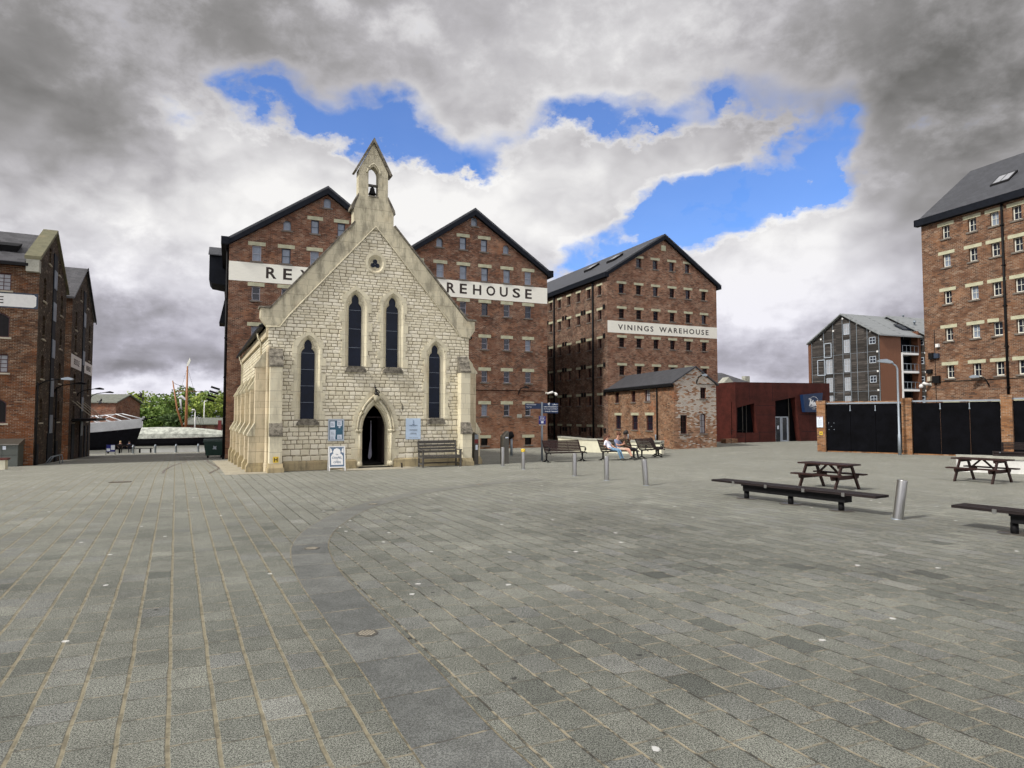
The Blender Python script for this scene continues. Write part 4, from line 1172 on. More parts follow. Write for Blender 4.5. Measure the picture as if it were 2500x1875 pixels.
def cctv(loc, rz, label, out=.5):
    t = thing('security_camera', label, 'security camera', loc, rz, 'cameras on the corners of the warehouses')
    m = MB(); m.box(-.08, .08, -.03, .0, -.08, .08); m.tube([(0, 0, 0), (0, -out * .3, .02)], .03, 6); m.build('bracket', 'frame_white', t)
    m = MB(); m.x = Matrix.Translation((0, -out * .55, .02)) @ Matrix.Rotation(R(75), 4, 'X'); m.lathe([(0, -.28), (.075, -.28), (.085, .18), (0, .2)], 12); m.build('housing', 'white', t)
    m = MB(); m.ball((0, -out * 1.15, -.12), .12, 12); m.tube([(0, -out * .9, .0), (0, -out * 1.15, 0.0), (0, -out * 1.15, -.05)], .04, 6); m.build('dome', 'white', t)
cctv(onR(19.55, -.02, 3.62), R(60), 'white camera cluster at the corner of the double-gabled warehouse above the finger post', .75)
def wall_light(loc, rz, label, L=.9, col='iron', group='lamps on brackets on the brick walls', head=.5):
    t = thing('wall_lamp', label, 'wall lamp', loc, rz, group)
    m = MB(); m.tube([(0, 0, -.45), (0, -.08, -.25), (0, -.35 * L, -.05), (0, -L, .08)], .035, 6); m.box(-.05, .05, -.03, 0, -.5, -.3); m.build('arm', 'iron', t)
    m = MB(); m.prism([(-L - head, .04), (-L - head * .9, .0), (-L + .05, .02), (-L + .08, .10), (-L - head * .5, .17), (-L - head, .09)], 'x', -.11, .11, tess=True); m.build('lamp_head', col, t)
wall_light(onR(17.53, -.02, 3.9), R(23.3 + 50), 'dark bracket lamp on the gable wall of the double-gabled warehouse', .45, group='bracket lamps on the front walls', head=.35)
m = MB(); m.box(-.19, .19, -.05, 0, 0, .26)
tag(m.build('wall_plaque', 'cap', None, onR(17.6, -.01, 1.98), R(23.3)), 'small grey plaque on the brick gable left of the finger post', 'plaque')
for k in range(4):
    z = 3.62 - k * .27; x = -.65 - k * .12
    t = thing('floodlight', ('top', 'second from top', 'third from top', 'lowest')[k] + ' of four black floodlights on the alley side of the double-gabled warehouse', 'floodlight', onR(-.05, 6.0 + k * .8, z), R(23.3), 'floodlights stacked over the alley')
    m = MB(SC1); m.tube([(0, 0, -.25), (x + .2, 0, 0)], .02, 5); m.build('bracket', 'iron', t)
    m = MB(SC1); m.x = Matrix.Rotation(R(18), 4, 'Y'); m.box(x - .28, x + .25, -.15, .15, -.0 - .05, .07); m.build('lamp_head', 'iron', t)

# ---- slate-roofed link block between the two warehouses
lk = thing('link_building', 'dark boarded link block with slate roof between the two gabled warehouses', 'building', onfr(7.76, 52.4, 0, 23.8, 1, -9., 12.5, 0), R(23.8))
m = MB(); m.box(0, 9.0, 0, 6, -1, 12.9); m.build('wall', 'black', lk)
m = MB(); m.prism([(-.3, 12.9), (6.3, 12.9), (3, 14.6)], 'x', -.4, 9.6); m.build('roof', 'slate', lk)
m = MB(); m.box(-.4, 8.95, -.34, -.1, 12.66, 12.96); m.build('gutter', 'black', lk)

# ---- gabled warehouse on the right of it
vw = thing('brick_warehouse', 'tall gabled brick warehouse with one short white name band behind the small lodge', 'warehouse', (7.76, 52.4, 0), R(23.8))
VC = [1.40, 3.10, 4.81, 6.52, 8.21, 9.93]; VWd = 11.34
def vwin(g): return win_meshes(('vin', g), .52, .78, 'rect', 'frame_red', g, 1, 3, 1., fw=.045, depth=.13, lintel='lintel', sill='sill', lw=.21, lh=.2)
hs_ = []; pt = []
for z in (12.6, 10.52, 8.13, 5.83, 3.4, .8):
    for c in VC:
        g_ = 'glass' if (z > 10 and rr_.random() < .45) else 'glass_dull'
        hs_.append((c, z, arch_pts(.52, .78, 'rect'))); pt.append((vwin(g_), c, z))
for c in (3.13, 4.79, 6.52, 8.19): hs_.append((c, 14.88, arch_pts(.52, .78, 'rect'))); pt.append((vwin('glass'), c, 14.88))
mb = MB(); wall(mb, [(0, -1.5), (VWd, -1.5), (VWd, 13.75), (5.7, 17.45), (0, 13.8)], hs_, thick=.17); mb.build('front_wall', 'brick_vin', vw)
for ms, c, z in pt: put_window(vw, ms, 'front', c, z)
hs2 = []; VV = [1.18, 2.93, 4.71, 6.46, 8.26, 10.02, 11.8, 13.55]
for z in (12.52, 10.47, 8.08, 5.74, 3.38, .76):
    for v in VV: hs2.append((-v, z, arch_pts(.54, .80, 'rect')))
mb = MB(); wall(mb, [(-30, -1.5), (0, -1.5), (0, 13.8), (-30, 13.8)], hs2, WT('left'), thick=.17)
wall(mb, [(0, -1.5), (30, -1.5), (30, 13.7), (0, 13.7)], [], WT('right', VWd))
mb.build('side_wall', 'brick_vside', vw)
vs_m = win_meshes('vin_side', .54, .80, 'rect', 'frame_red', 'glass_dull', 1, 2, 1., fw=.05, depth=.15, lintel='lintel', sill='sill', lw=.19, lh=.2)
for a, z, _ in hs2: put_window(vw, vs_m, 'left', a, z)
gable_roof(vw, 0, VWd, 13.85, 13.75, 5.7, 17.45, 0, 30, 1., 'slate', ov=.3)
for v in (2.14, 9.2): pipe(vw, 'left', -v, -1, 13.4, 0, 1., .085)
for z in (11.05, 8.65, 6.28, 3.9, .9):
    for v in (.45, 3.62, 4.08, 7.0, 7.5, 10.6): pm = MB(); pm.box(-.07, 0, v - .13, v + .13, z - .18, z + .18); pm.build('vent_plate', 'iron', vw)
bnd = MB(); bnd.box(.03, VWd - .0, -.012, 0, 8.9, 9.88); bo = bnd.build('name_band', 'band', vw)
text('lettering', 'VININGS', .45, 'letter', bo, (1.02, -.013, 9.16), width=3.51, spacing=1.35, bold=.018, depth=.004, align='LEFT')
text('lettering', 'WAREHOUSE', .45, 'letter', bo, (5.13, -.013, 9.16), width=5.25, spacing=1.35, bold=.018, depth=.004, align='LEFT')
m = MB(); m.box(5.43, 5.89, -.03, 0, 16.17, 16.63); m.build('gable_plaque', 'lintel', vw)
fz = lambda x: 13.85 + (17.45 - 13.85) * x / 5.7 + .15
skylight(vw, 2.6, 3.6, fz, 3.0, 4.2, 1.); skylight(vw, 2.6, 3.6, fz, 7.0, 8.2, 1.)

# ---- two-storey lodge
lg = thing('brick_lodge', 'small two-storey brick lodge with flaking whitewashed gable in front of the tall warehouse', 'lodge', (10.53, 42.11, 0), R(24))
SH = Matrix(((1, .16, 0, 0), (0, 1, 0, 0), (0, 0, 1, 0), (0, 0, 0, 1)))
LW = 3.5; gh = [(.78, 1.54, arch_pts(.54, 1.22, 'rect')), (2.36, 1.59, arch_pts(.5, 1.32, 'seg')), (2.42, 3.61, arch_pts(.47, .74, 'rect'))]
mb = MB(); wall(mb, [(0, -.6), (LW, -.6), (LW, 4.2), (1.8, 5.3), (0, 4.25)], gh, thick=.14); mb.build('gable_wall', 'brick_gable', lg)
for (c, z, _), (w_, h_, shp, nx, nz, g_) in zip(gh, ((.54, 1.22, 'rect', 2, 3, 'glass_dull'), (.5, 1.32, 'seg', 2, 3, 'glass_cur'), (.47, .74, 'rect', 2, 2, 'glass_dull'))):
    put_window(lg, win_meshes(('lg', c), w_, h_, shp, 'frame_red', g_, nx, nz, 1., fw=.05, depth=.08, sill='sill'), 'front', c, z)
TL = Matrix(SH) @ WT('left'); s9 = -math.atan(.16)
sh_ = []
for v, w_ in ((3.68, .76), (5.92, .62), (8.82, .66)): sh_.append((-v, 3.53, arch_pts(w_, .84, 'rect'), w_, .84, 'glass_cur' if v < 4 else 'glass_dull'))
for v, w_ in ((3.40, .94), (5.72, .90), (8.62, .94)): sh_.append((-v, 1.60, arch_pts(w_, 1.06, 'rect'), w_, 1.06, 'glass'))
mb = MB(); wall(mb, [(-10.9, -.6), (0, -.6), (0, 4.25), (-10.9, 4.25)], [h[:3] for h in sh_], TL, thick=.14)
wall(mb, [(0, -.6), (10.9, -.6), (10.9, 4.2), (0, 4.2)], [], Matrix(SH) @ WT('right', LW)); mb.build('side_wall', 'brick_lodge', lg)
for a, z, _, w_, h_, g_ in sh_:
    o = put_window(lg, win_meshes(('lgs', w_, h_, g_), w_, h_, 'rect', 'frame_red', g_, 2, 2, 1., fw=.06, depth=.08, lintel='lintel', sill='sill', lw=.2, lh=.19), 'left', a, z)
    o.location = SH @ Vector(o.location); o.rotation_euler.z = -math.pi / 2 + s9
m = MB(); m.x = SH; f = MB(); f.x = SH
def rslope(m, xa, za, xb, zb, y0, y1, th): m.loft([(xa, y0, za), (xb, y0, zb), (xb, y0, zb + th), (xa, y0, za + th)], [(xa, y1, za), (xb, y1, zb), (xb, y1, zb + th), (xa, y1, za + th)], True, True, True)
rslope(m, -.18, 4.16, 1.8, 5.31, -.10, 10.9, .09); rslope(m, 1.8, 5.31, LW + .18, 4.12, -.10, 10.9, .09)
lr_ = m.build('roof', 'slate', lg); f.box(-.30, -.17, -.1, 10.9, 4.02, 4.2); f.box(-.16, 0, -.02, 10.9, 3.98, 4.15); f.build('gutter', 'iron', lr_)
m = MB(); m.x = SH; m.tube([(-.09, 2.18, 4.05), (-.09, 2.18, -.1)], .05, 8); m.build('downpipe', 'iron', lg)
m = MB(); m.tube([(1.85, -.02, 4.2), (3.5, -.02, 4.2)], .015, 5); m.tube([(1.85, -.02, 4.2), (1.85, -.02, 4.5)], .015, 5); m.build('cable', 'iron', lg)
wall_light(onfr(10.53, 42.11, 0, 24, 1, 1.85, -.02, 4.72), R(24 + 62), 'small grey bracket lamp on the whitewashed lodge gable', .42, 'galv', 'bracket lamps on the front walls', .28)

# ---- rusted steel restaurant
rs = thing('steel_clad_restaurant', 'low rust-brown steel clad restaurant with slanted openings beside the lodge', 'restaurant', (17.03, 50.29, 0), R(25.5))
w1 = [(.55, .79), (1.4, .77), (2.7, .76), (2.4, 3.09), (.60, 2.73)]; w2 = [(4.67, -.3), (6, -.3), (7.57, -.3), (6.97, 3.63), (4.70, 3.29)]
def ctr(p): cx = (min(q[0] for q in p) + max(q[0] for q in p)) / 2; cz = (min(q[1] for q in p) + max(q[1] for q in p)) / 2; return (cx, cz, [(a - cx, b - cz) for a, b in p])
mb = MB(); wall(mb, [(.45, -.5), (11.1, -.5), (11.1, 4.86), (.45, 4.73)], [ctr(w1), ctr(w2)], thick=.5)
mb.poly([(.45, 0, -.5), (.45, 12, -.5), (.45, 12, 4.73), (.45, 0, 4.73)]); mb.poly([(.45, 0, 4.73), (11.1, 0, 4.86), (11.1, 12, 4.86), (.45, 12, 4.73)]); mb.poly([(11.1, 0, -.5), (11.1, 12, -.5), (11.1, 12, 4.86), (11.1, 0, 4.86)])
mb.build('cladding', 'corten', rs)
m = MB()
m.poly([(.4, .42, .6), (2.9, .42, .6), (2.9, .42, 3.2), (.4, .42, 3.2)]); m.build('window', 'navy_panel', rs); m = MB(); m.poly([(4.5, .48, -.3), (7.7, .48, -.3), (7.7, .48, 3.8), (4.5, .48, 3.8)]); m.build('window', 'navy_panel', rs)
m = MB()
for z0, x0, x1 in ((3.3, 8.2, 11.1), (2.9, 2.5, 4.66), (.78, 2.75, 4.6), (.78, 7.7, 11.1), (2.15, 2.6, 4.66), (2.2, 7.4, 11.1)): m.box(x0, x1, -.006, 0, z0, z0 + .025)
for x0, z0, z1 in ((4.4, 3.3, 4.75), (1.9, 3.15, 4.7), (8.6, .8, 3.0), (2.9, .05, .78), (10.1, 0, 3.3)): m.box(x0, x0 + .02, -.005, 0, z0, z1)
m.build('panel_joints', 'black', rs)
m = MB()
for x0 in (1.45, 1.85): m.box(x0, x0 + .03, .30, .34, .77, 2.95)
m.build('window_mullion', 'steel_brown', rs)
m = MB()
for x0 in (5.0, 6.62): m.box(x0, x0 + .05, .38, .43, 0, 3.5)
m.build('window_mullion', 'steel_brown', rs)
d_ = MB()
for x0, x1 in ((5.04, 5.10), (5.62, 5.72), (5.78, 5.86), (6.38, 6.54)): d_.box(x0, x1, .36, .44, 0, 2.03)
d_.box(5.04, 6.54, .36, .44, 1.95, 2.03); d_.box(5.8, 6.4, .37, .43, 0, .1); do_ = d_.build('entrance_door', 'frame_pale', rs)
m = MB(); m.box(5.1, 5.62, .40, .41, 0, 1.95); m.box(5.86, 6.38, .40, .41, .1, 1.95); m.build('pane', 'glass', do_)
m = MB(); m.box(5.3, 5.5, .392, .399, 1.0, 1.3); m.build('notice', 'paper', do_)
m = MB(); m.prism([(-.05, .0), (-.05, 4.73), (-.45, 4.73), (-.45, 0)][::1], 'x', .45, .46) if 0 else None
mc = MB(); mc.box(.3, .45, -.12, .12, 4.70, 4.78); mc.box(.45, 14, -.05, .1, 4.9, 4.93)
st_ = MB(); st_.box(-.9, .3, -.3, .25, -.3, .33); tag(st_.build('brick_step', 'brick_lodge', None, onfr(17.03, 50.29, 0, 25.5, 1, -.2, -.2, 0), R(25.5)), 'low brick step between the lodge and the steel clad restaurant', 'step')
rl_ = MB(); rl_.tube([(-1.5, 0, -.2), (-1.5, 0, 1.0), (-.1, 0, 1.0), (-.1, 0, -.2)], .02, 6); rl_.tube([(-1.5, 0, .5), (-.1, 0, .5)], .015, 6); tag(rl_.build('handrail', 'iron', None, onfr(17.03, 50.29, 0, 25.5, 1, .3, -1.2, 0), R(25.5)), 'thin black handrail beside the brick step by the restaurant', 'handrail')
sg = thing('restaurant_sign', 'navy blue slanted box sign with white script on the steel clad restaurant', 'sign', onfr(17.03, 50.29, 0, 25.5, 1, 7.49, -.02, 2.4), R(25.5))
m = MB(); m.prism([(.22, 0), (2.06, 0), (2.38, 1.62), (0, 1.42)], 'y', -.30, -.0); m.build('sign_box', 'blue_sign', sg)
text('lettering', 'Med', .50, 'txt_white', sg, (1.24, -.302, .50), shear=.35, bold=.045, width=1.05, depth=.004)
text('lettering', 'The', .16, 'txt_white', sg, (.84, -.302, .98), shear=.3, bold=.02, depth=.004)
for k, c_ in enumerate('MEDITERRANEAN'):
    a = 145 - k * 110 / 12; tm = text_mesh(c_, .06, depth=.003, bold=.02); tm2 = tm.build('lettering', 'txt_white', sg, (1.28 + .52 * math.cos(R(a)), -.302, .80 + .46 * math.sin(R(a)))); tm2.rotation_euler.y = -R(a - 90)
text('lettering', 'KITCHEN', .06, 'txt_white', sg, (1.24, -.302, .24), spacing=1.3, bold=.02, depth=.003)
m = MB(); m.tube([(.78 + .12 * k, -.305, .42 + .03 * math.sin(k * .8)) for k in range(9)], .02, 6, rr=[.006, .014, .02, .022, .022, .02, .018, .012, .005]); m.build('flourish', 'txt_white', sg)

# ---- far roof behind the restaurant
fr_ = thing('distant_house', 'grey roofed cream house showing just above the steel clad restaurant', 'house', (26.5, 92, 0), R(22))
m = MB(); m.box(0, 12, 0, 10, -1, 6.2); m.prism([(4.3, 6.2), (6.1, 6.2), (6.1, 6.9), (5.2, 7.7), (4.3, 6.9)], 'y', -.3, 1); m.build('wall', 'cap', fr_)
m = MB(); m.loft([(-.4, -.4, 6.2), (12.4, -.4, 6.2), (12.4, 10.4, 6.2), (-.4, 10.4, 6.2)], [(1.6, 5, 8.7), (8.4, 5, 8.7), (8.4, 5.1, 8.7), (1.6, 5.1, 8.7)], True, False, True); m.build('roof', 'slate_left', fr_)
m = MB(); m.box(12.6, 13.5, 4.6, 5.4, 4., 8.3); m.build('chimney', 'cap', fr_)

# ---- timber clad apartments
def apartment(loc, label, W_=11.8, L_=34., full=True):
    ap = thing('apartment_block', label, 'apartments', loc, R(21), 'timber clad apartment blocks')
    T_ = WT('left')
    m = MB(); hl_ = []
    wins = []
    for z in (14.6, 12.1, 9.35, 6.65, 4.0, 1.3): wins.append((5.35, z, 1.0, 1.9 if z < 14 else 1.6, 'pair'))
    for z in (9.35, 6.65, 4.0, 1.3): wins.append((8.5, z, 1.15, 2.1, 'pair'))
    for z in (12.5, 9.85, 7.15, 4.4, 1.7): wins.append((1.15, z, 1.05, .95, 'single'))
    if not full: wins = [w for w in wins if w[0] == 1.15]
    mb = MB(); wall(mb, [(-W_, -1), (0, -1), (0, 13.25), (-W_ / 2, 16.75), (-W_, 13.25)], [(-v, z, arch_pts(w_, h_, 'rect')) for v, z, w_, h_, k in wins], T_, thick=.12)
    mb.build('gable_wall', 'clad', ap)
    for v, z, w_, h_, k in wins:
        put_window(ap, win_meshes(('ap', w_, h_), w_, h_, 'rect', 'frame_pale', 'glass_cur' if k == 'pair' else 'glass', 2, 2, 1., fw=.09, depth=.02, mull=.06), 'left', -v, z, glass=None)
    bt_ = MB(); bt_.x = T_
    for v in (0.1, 1.9, 3.6, 4.7, 6.0, 7.7, 9.4, 11.7):
        zt = 13.2 + 3.5 * (1 - abs(v - W_ / 2) / (W_ / 2)); bt_.box(-v - .035, -v + .035, -.05, 0, -1, zt)
    for z in (10.95, 8.25, 5.5): bt_.box(-W_, 0, -.03, 0, z, z + .04)
    bt_.build('battens', 'galv', ap)
    shs = MB(); shs.x = T_
    if full:
        for a0, a1, z0, z1 in ((-9.3, -7.95, 10.7, 12.9), (-10.6, -9.15, 8.1, 10.5)):
            for p in ((a0, a1, z0, z0 + .1), (a0, a1, z1 - .1, z1), (a0, a0 + .1, z0, z1), (a1 - .1, a1, z0, z1)): shs.box(p[0], p[1], -.12, -.05, p[2], p[3])
        shs.build('sliding_shutter', 'frame_pale', ap)
    m = MB(); m.box(.0, 4.0, -.01, .0, -1, 13.2); m.build('rib_panel', 'ribs', ap)
    m = MB(); m.box(-.12, .0, W_, W_ + .5, -1, 13.1); m.build('rib_panel', 'ribs', ap)
    m = MB(); m.box(7.4, 7.9, -.02, 1, -1, 14.0); m.build('rib_panel', 'ribs', ap)
    # recessed balconies
    m = MB(); m.poly([(4.0, 1.8, -1), (14, 1.8, -1), (14, 1.8, 13), (4.0, 1.8, 13)]); m.poly([(14, 0, -1), (34, 0, -1), (34, 0, 13.2), (14, 0, 13.2)]); m.poly([(4.0, 0, -1), (4.0, 1.8, -1), (4.0, 1.8, 13), (4.0, 0, 13)])
    m.build('rear_wall', 'black', ap)
    m = MB()
    for z in (10.6, 8.05, 5.5, 2.9): m.box(4.02, 7.4, -.06, 1.8, z, z + .28)
    m.box(4.02, 4.3, -.08, .2, -1, 10.6); m.build('balcony_slab', 'white', ap)
    m = MB()
    for z in (10.88, 8.33, 5.78, 3.18):
        m.tube([(4.3, -.03, z + 1.0), (7.4, -.03, z + 1.0)], .035, 5); m.tube([(4.3, -.03, z + .12), (7.4, -.03, z + .12)], .025, 5)
        for k in range(5): m.box(4.3 + k * .77 - .025, 4.3 + k * .77 + .025, -.05, -.01, z, z + 1.)
    m.build('railing', 'galv', ap)
    r = MB(); 
    e = .4
    def sl(y0, z0, y1, z1): r.loft([(-.5, y0, z0), (L_, y0, z0), (L_, y1, z1), (-.5, y1, z1)], [(-.5, y0, z0 + .18), (L_, y0, z0 + .18), (L_, y1, z1 + .18), (-.5, y1, z1 + .18)], True, True, True)
    sl(-.5, 13.0, W_ / 2, 16.75); sl(W_ / 2, 16.75, W_ + .5, 13.0); ro = r.build('roof', 'slate_flat', ap)
    for x0 in (6, 12, 18):
        s_ = MB(); z0 = 13.35 + 1.6 * .59; s_.loft([(x0, 1.2, 14.2 + .1), (x0 + 1.6, 1.2, 14.3), (x0 + 1.6, 2.6, 15.14), (x0, 2.6, 15.14)], [(x0, 1.2, 14.45), (x0 + 1.6, 1.2, 14.45), (x0 + 1.6, 2.6, 15.3), (x0, 2.6, 15.3)], True, False, True); s_.build('skylight', 'glass', ro)
    v_ = MB(); v_.lathe([(.12, 14.6), (.12, 15.6), (.2, 15.6), (.2, 15.75), (.1, 15.9), (0, 15.9)], 10, 9.5, 2.0); v_.lathe([(.1, 16), (.1, 17.1), (.18, 17.1), (.18, 17.2), (0, 17.25)], 8, 11, 4.9); v_.build('roof_vent', 'galv', ro)
    bx_ = MB(); bx_.x = T_
    for v, z in ((.35, 10.9), (.35, 8.2), (.35, 5.6), (1.4, 13.8), (3.5, 15.1), (5.9, 16.2), (7.6, 14.6), (9.9, 13.6)): bx_.box(-v - .12, -v + .12, -.08, 0, z - .12, z + .12)
    bx_.build('vent_box', 'white', ap)
    return ap
apartment((50.2, 88., 0), 'dark timber clad apartment block with central column of tall windows behind the black gates', full=True)
apartment(onfr(50.2, 88, 0, 21, 1, 8.0, -1., 0), 'edge of a second timber clad block between its neighbour and the right-hand warehouse', full=False)

# ---- brick gate wall with black panels
gw = thing('gate_wall', 'brick pillared wall closed with tall black panels on the right of the square', 'wall', (18.25, 38.15, 0), math.atan2(-2.77, 3.33))
GL = 4.33
for i in range(5):
    m = MB(); zt = 2.98 + .09 * i; m.box(i * GL - .23, i * GL + .23, -.25, .25, -.3, zt - .2); m.box(i * GL - .255, i * GL + .255, -.275, .275, zt - .2, zt); m.build('pillar', 'brick_pillar', gw)
for i in range(4):
    x0, x1 = i * GL + .25, (i + 1) * GL - .25; z1 = 2.72 + .07 * i
    n_ = 3
    for k in range(n_):
        a = x0 + (x1 - x0) * k / n_; b = x0 + (x1 - x0) * (k + 1) / n_
        m = MB(); m.box(a + .008, b - .008, -.06, .02, .07, z1 + .05 * (k / n_)); p_ = m.build('black_panel', 'navy_panel', gw)
        if k: m = MB(); m.box(a - .02, a + .02, -.09, -.06, z1 - .3, z1 - .02); m.box(a - .035, a + .035, -.1, -.06, z1 - .34, z1 - .28); m.build('drop_bolt', 'galv', p_)
    m = MB(); m.box(x0 - .02, x1 + .02, -.10, .12, z1 + .06, z1 + .14); m.build('top_rail', 'galv', gw)
    m = MB(); m.box(x0 - .02, x1 + .02, -.05, .2, -.1, .065); m.build('brick_footing', 'brick_pillar', gw)
m = MB(); m.box(.3, 4.0, .16, .4, -.3, 2.93); m.build('rear_wall', 'brick_pillar', gw)
m = MB()
for x, z in ((.37, 1.68), (.66, 1.68), (.52, 1.48), (.39, 1.30), (.66, 1.30)): m.tube([(x, -.06, z), (x, -.085, z)], .02, 8)
m.build('bolt_head', 'galv', gw)
GA = math.atan2(-2.77, 3.33)
def onG(u, v, z): return onfr(18.25, 38.15, 0, math.degrees(GA), 1, u, v, z)
ns = thing('warning_notice', 'white notice with small red print on the leftmost brick gate pillar', 'sign', onG(-.05, -.28, 1.42), GA)
m = MB(); m.box(-.17, .17, -.012, 0, 0, .65); m.build('panel', 'paper', ns)
m = MB(); m.box(-.16, .16, -.014, -.0125, .60, .64); m.tube([(0, -.013, .55), (0, -.018, .55)], .03, 10); m.build('red_print', 'red', ns)
m = MB()
for k in range(6): m.box(-.11, .11, -.014, -.0125, .42 - k * .06, .435 - k * .06)
m.build('text_line', 'galv', ns)
h2 = thing('hydrant_sign', 'yellow H hydrant plate on the leftmost brick gate pillar', 'sign', onG(0., -.28, .98), GA); hyd(h2, .17)

# ---- right-hand warehouse
QX, QY, QR = 24.98, 39., 20.9
qw = thing('brick_warehouse', 'brick warehouse with white framed windows and slate roof rising at the right edge', 'warehouse', (QX, QY, 0), R(QR))
QV = [1.50, 3.02, 4.22, 5.36, 6.5, 7.65, 8.8]
qh = []
for z in (12.9, 11.2, 9.02, 6.84, 4.66, 2.4):
    for v in QV: qh.append((v, z, arch_pts(.46, .76, 'rect')))
mb = MB(); wall(mb, [(0, -1), (14, -1), (14, 13.9), (0, 13.9)], qh, WT('left'), thick=.2)
mb.build('front_wall', 'brick_right', qw)
q_m = win_meshes('q', .46, .76, 'rect', 'frame_white', 'glass', 2, 2, 1., fw=.045, depth=.14, lintel='lintel', sill='sill', lw=.26, lh=.2, bot=.05, mull=.02)
q_cur = q_m['p'].copy(); q_cur.materials[0] = M['glass_sky']
for k, (a, z, _) in enumerate(qh):
    o = put_window(qw, q_m, 'left', a, z, glass=q_cur if rr_.random() < .22 else None)
    if abs(a - 4.22) < .01 and abs(z - 6.84) < .01: o.rotation_euler.z += R(14)
mb = MB(); mb.poly([(9.4, 0, -1), (0, 0, -1), (0, 0, 13.9), (4.7, 0, 17.55), (9.4, 0, 13.9)]); mb.poly([(9.4, 0, -1), (9.4, -14, -1), (9.4, -14, 13.9), (9.4, 0, 13.9)]); mb.poly([(0, -14, -1), (9.4, -14, -1), (9.4, -14, 13.9), (4.7, -14, 17.55), (0, -14, 13.9)])
mb.build('side_wall', 'brick_right', qw)
m = MB()
m.loft([(-.22, .05, 13.85), (4.7, .05, 17.6), (4.7, .05, 17.75), (-.22, .05, 14.0)], [(-.22, -14.2, 13.85), (4.7, -14.2, 17.6), (4.7, -14.2, 17.75), (-.22, -14.2, 14.0)], True, True, True)
m.loft([(9.6, .05, 13.85), (4.7, .05, 17.6), (4.7, .05, 17.75), (9.6, .05, 14.0)], [(9.6, -14.2, 13.85), (4.7, -14.2, 17.6), (4.7, -14.2, 17.75), (9.6, -14.2, 14.0)], True, True, True)
qr = m.build('roof', 'slate', qw)
m = MB(); m.box(-.34, .0, -14.2, .22, 13.62, 14.02); m.build('eaves_box', 'black', qr)
fq = lambda x: 13.9 + .80 * x + .15
for y0 in (-4.2, -8.2):
    s_ = MB(); g_ = MB(); x0, x1 = 1.35, 2.2
    for (ya, yb) in ((y0, y0 + 1.0),):
        s_.loft([(x0, ya, fq(x0)), (x1, ya, fq(x1)), (x1, yb, fq(x1)), (x0, yb, fq(x0))], [(x0, ya, fq(x0) + .15), (x1, ya, fq(x1) + .15), (x1, yb, fq(x1) + .15), (x0, yb, fq(x0) + .15)], True, False, True)
        for t0, t1 in ((.08, .47), (.53, .92)):
            g_.poly([(x0 + .1, ya + t0 * (yb - ya), fq(x0 + .1) + .165), (x1 - .1, ya + t0 * (yb - ya), fq(x1 - .1) + .165), (x1 - .1, ya + t1 * (yb - ya), fq(x1 - .1) + .165), (x0 + .1, ya + t1 * (yb - ya), fq(x0 + .1) + .165)])
    so = s_.build('skylight', 'iron', qr); g_.build('pane', 'glass_cur', so)
pipe(qw, 'left', 4.66, 2.6, 13.6, 0, 1., .06)
m = MB(); m.tube([(-.02, -.35, 4.1), (-.02, -12, 4.1)], .02, 5); m.tube([(-.02, -.62, -.2), (-.02, -.62, 7.2)], .018, 5); m.build('wall_cable', 'iron', qw)
def onQ(u, v, z): return onfr(QX, QY, 0, QR, 1, u, v, z)
cctv(onQ(-.02, -.30, 3.98), R(QR - 90 - 20), 'white camera cluster on the corner of the right-hand warehouse', .5)
wall_light(onQ(-.02, -3.65, 4.2), R(QR - 90 - 50), 'grey bracket lamp on the right-hand warehouse under its lowest windows', .5, 'galv', 'bracket lamps on the front walls', .4)
for (v, z, w_, h_, mt, lab) in ((-.45, 5.65, .28, .38, 'iron', 'upper black junction box on the corner of the right-hand warehouse'), (-.78, 5.65, .26, .28, 'frame_navy', 'navy box beside the upper junction box on the right-hand warehouse'), (-.86, 6.25, .18, .2, 'white', 'small white box above the junction boxes on the right-hand warehouse'), (-.30, 4.75, .32, .24, 'iron', 'wide flat black box on the corner of the right-hand warehouse'), (-.72, 4.25, .42, .42, 'iron', 'large lower black box on the right-hand warehouse'), (-.30, 4.3, .18, .26, 'sill_pale', 'small cream box above the cameras on the right-hand warehouse')):
    m = MB(); m.box(-w_ / 2, w_ / 2, -.16, 0, -h_ / 2, h_ / 2); tag(m.build('junction_box', mt, None, onQ(-.01, v, z), R(QR - 90)), lab, 'wall box')

# ---- left-hand warehouses
LX, LY, LR = -25.72, 34.9, 27.3
def onL(u, v, z): return onfr(LX, LY, 0, LR, 1, u, v, z)
lw_ = thing('brick_warehouse', 'orange brick warehouse with stone gable coping at the left edge of the square', 'warehouse', (LX, LY, 0), R(LR))
lf = []
for z, h_, shp in ((9.25, .95, 'rect'), (6.95, 1.35, 'seg'), (4.88, 1.0, 'rect'), (2.38, 1.35, 'seg')):
    for c in (-1.85, -4.3, -6.8, -9.3): lf.append((c, z, arch_pts(1.25, h_, shp), h_, shp))
lf += [(-2.2, -.3, arch_pts(1.9, 1.85, 'seg'), 1.85, 'seg')]
mb = MB(); wall(mb, [(-12, -2), (0, -2), (0, 10.25), (-12, 10.25)], [h[:3] for h in lf], thick=.22); mb.build('front_wall', 'brick_left', lw_)
for c, z, _, h_, shp in lf:
    if h_ > 1.8: ms = win_meshes('ldoor', 1.9, 1.85, 'seg', 'iron', 'black', 2, 1, 1., depth=.2)
    elif shp == 'rect': ms = win_meshes(('lf', h_), 1.25, h_, shp, 'frame_red', 'glass_cur', 4, 4, 1., fw=.07, depth=.15, sill='sill_pale', mull=.03)
    else: ms = win_meshes(('lf', h_, 's'), 1.25, h_, shp, 'frame_red', 'glass_dull', 2, 1, 1., fw=.07, depth=.17, sill='sill_pale')
    put_window(lw_, ms, 'front', c, z)
m = MB()
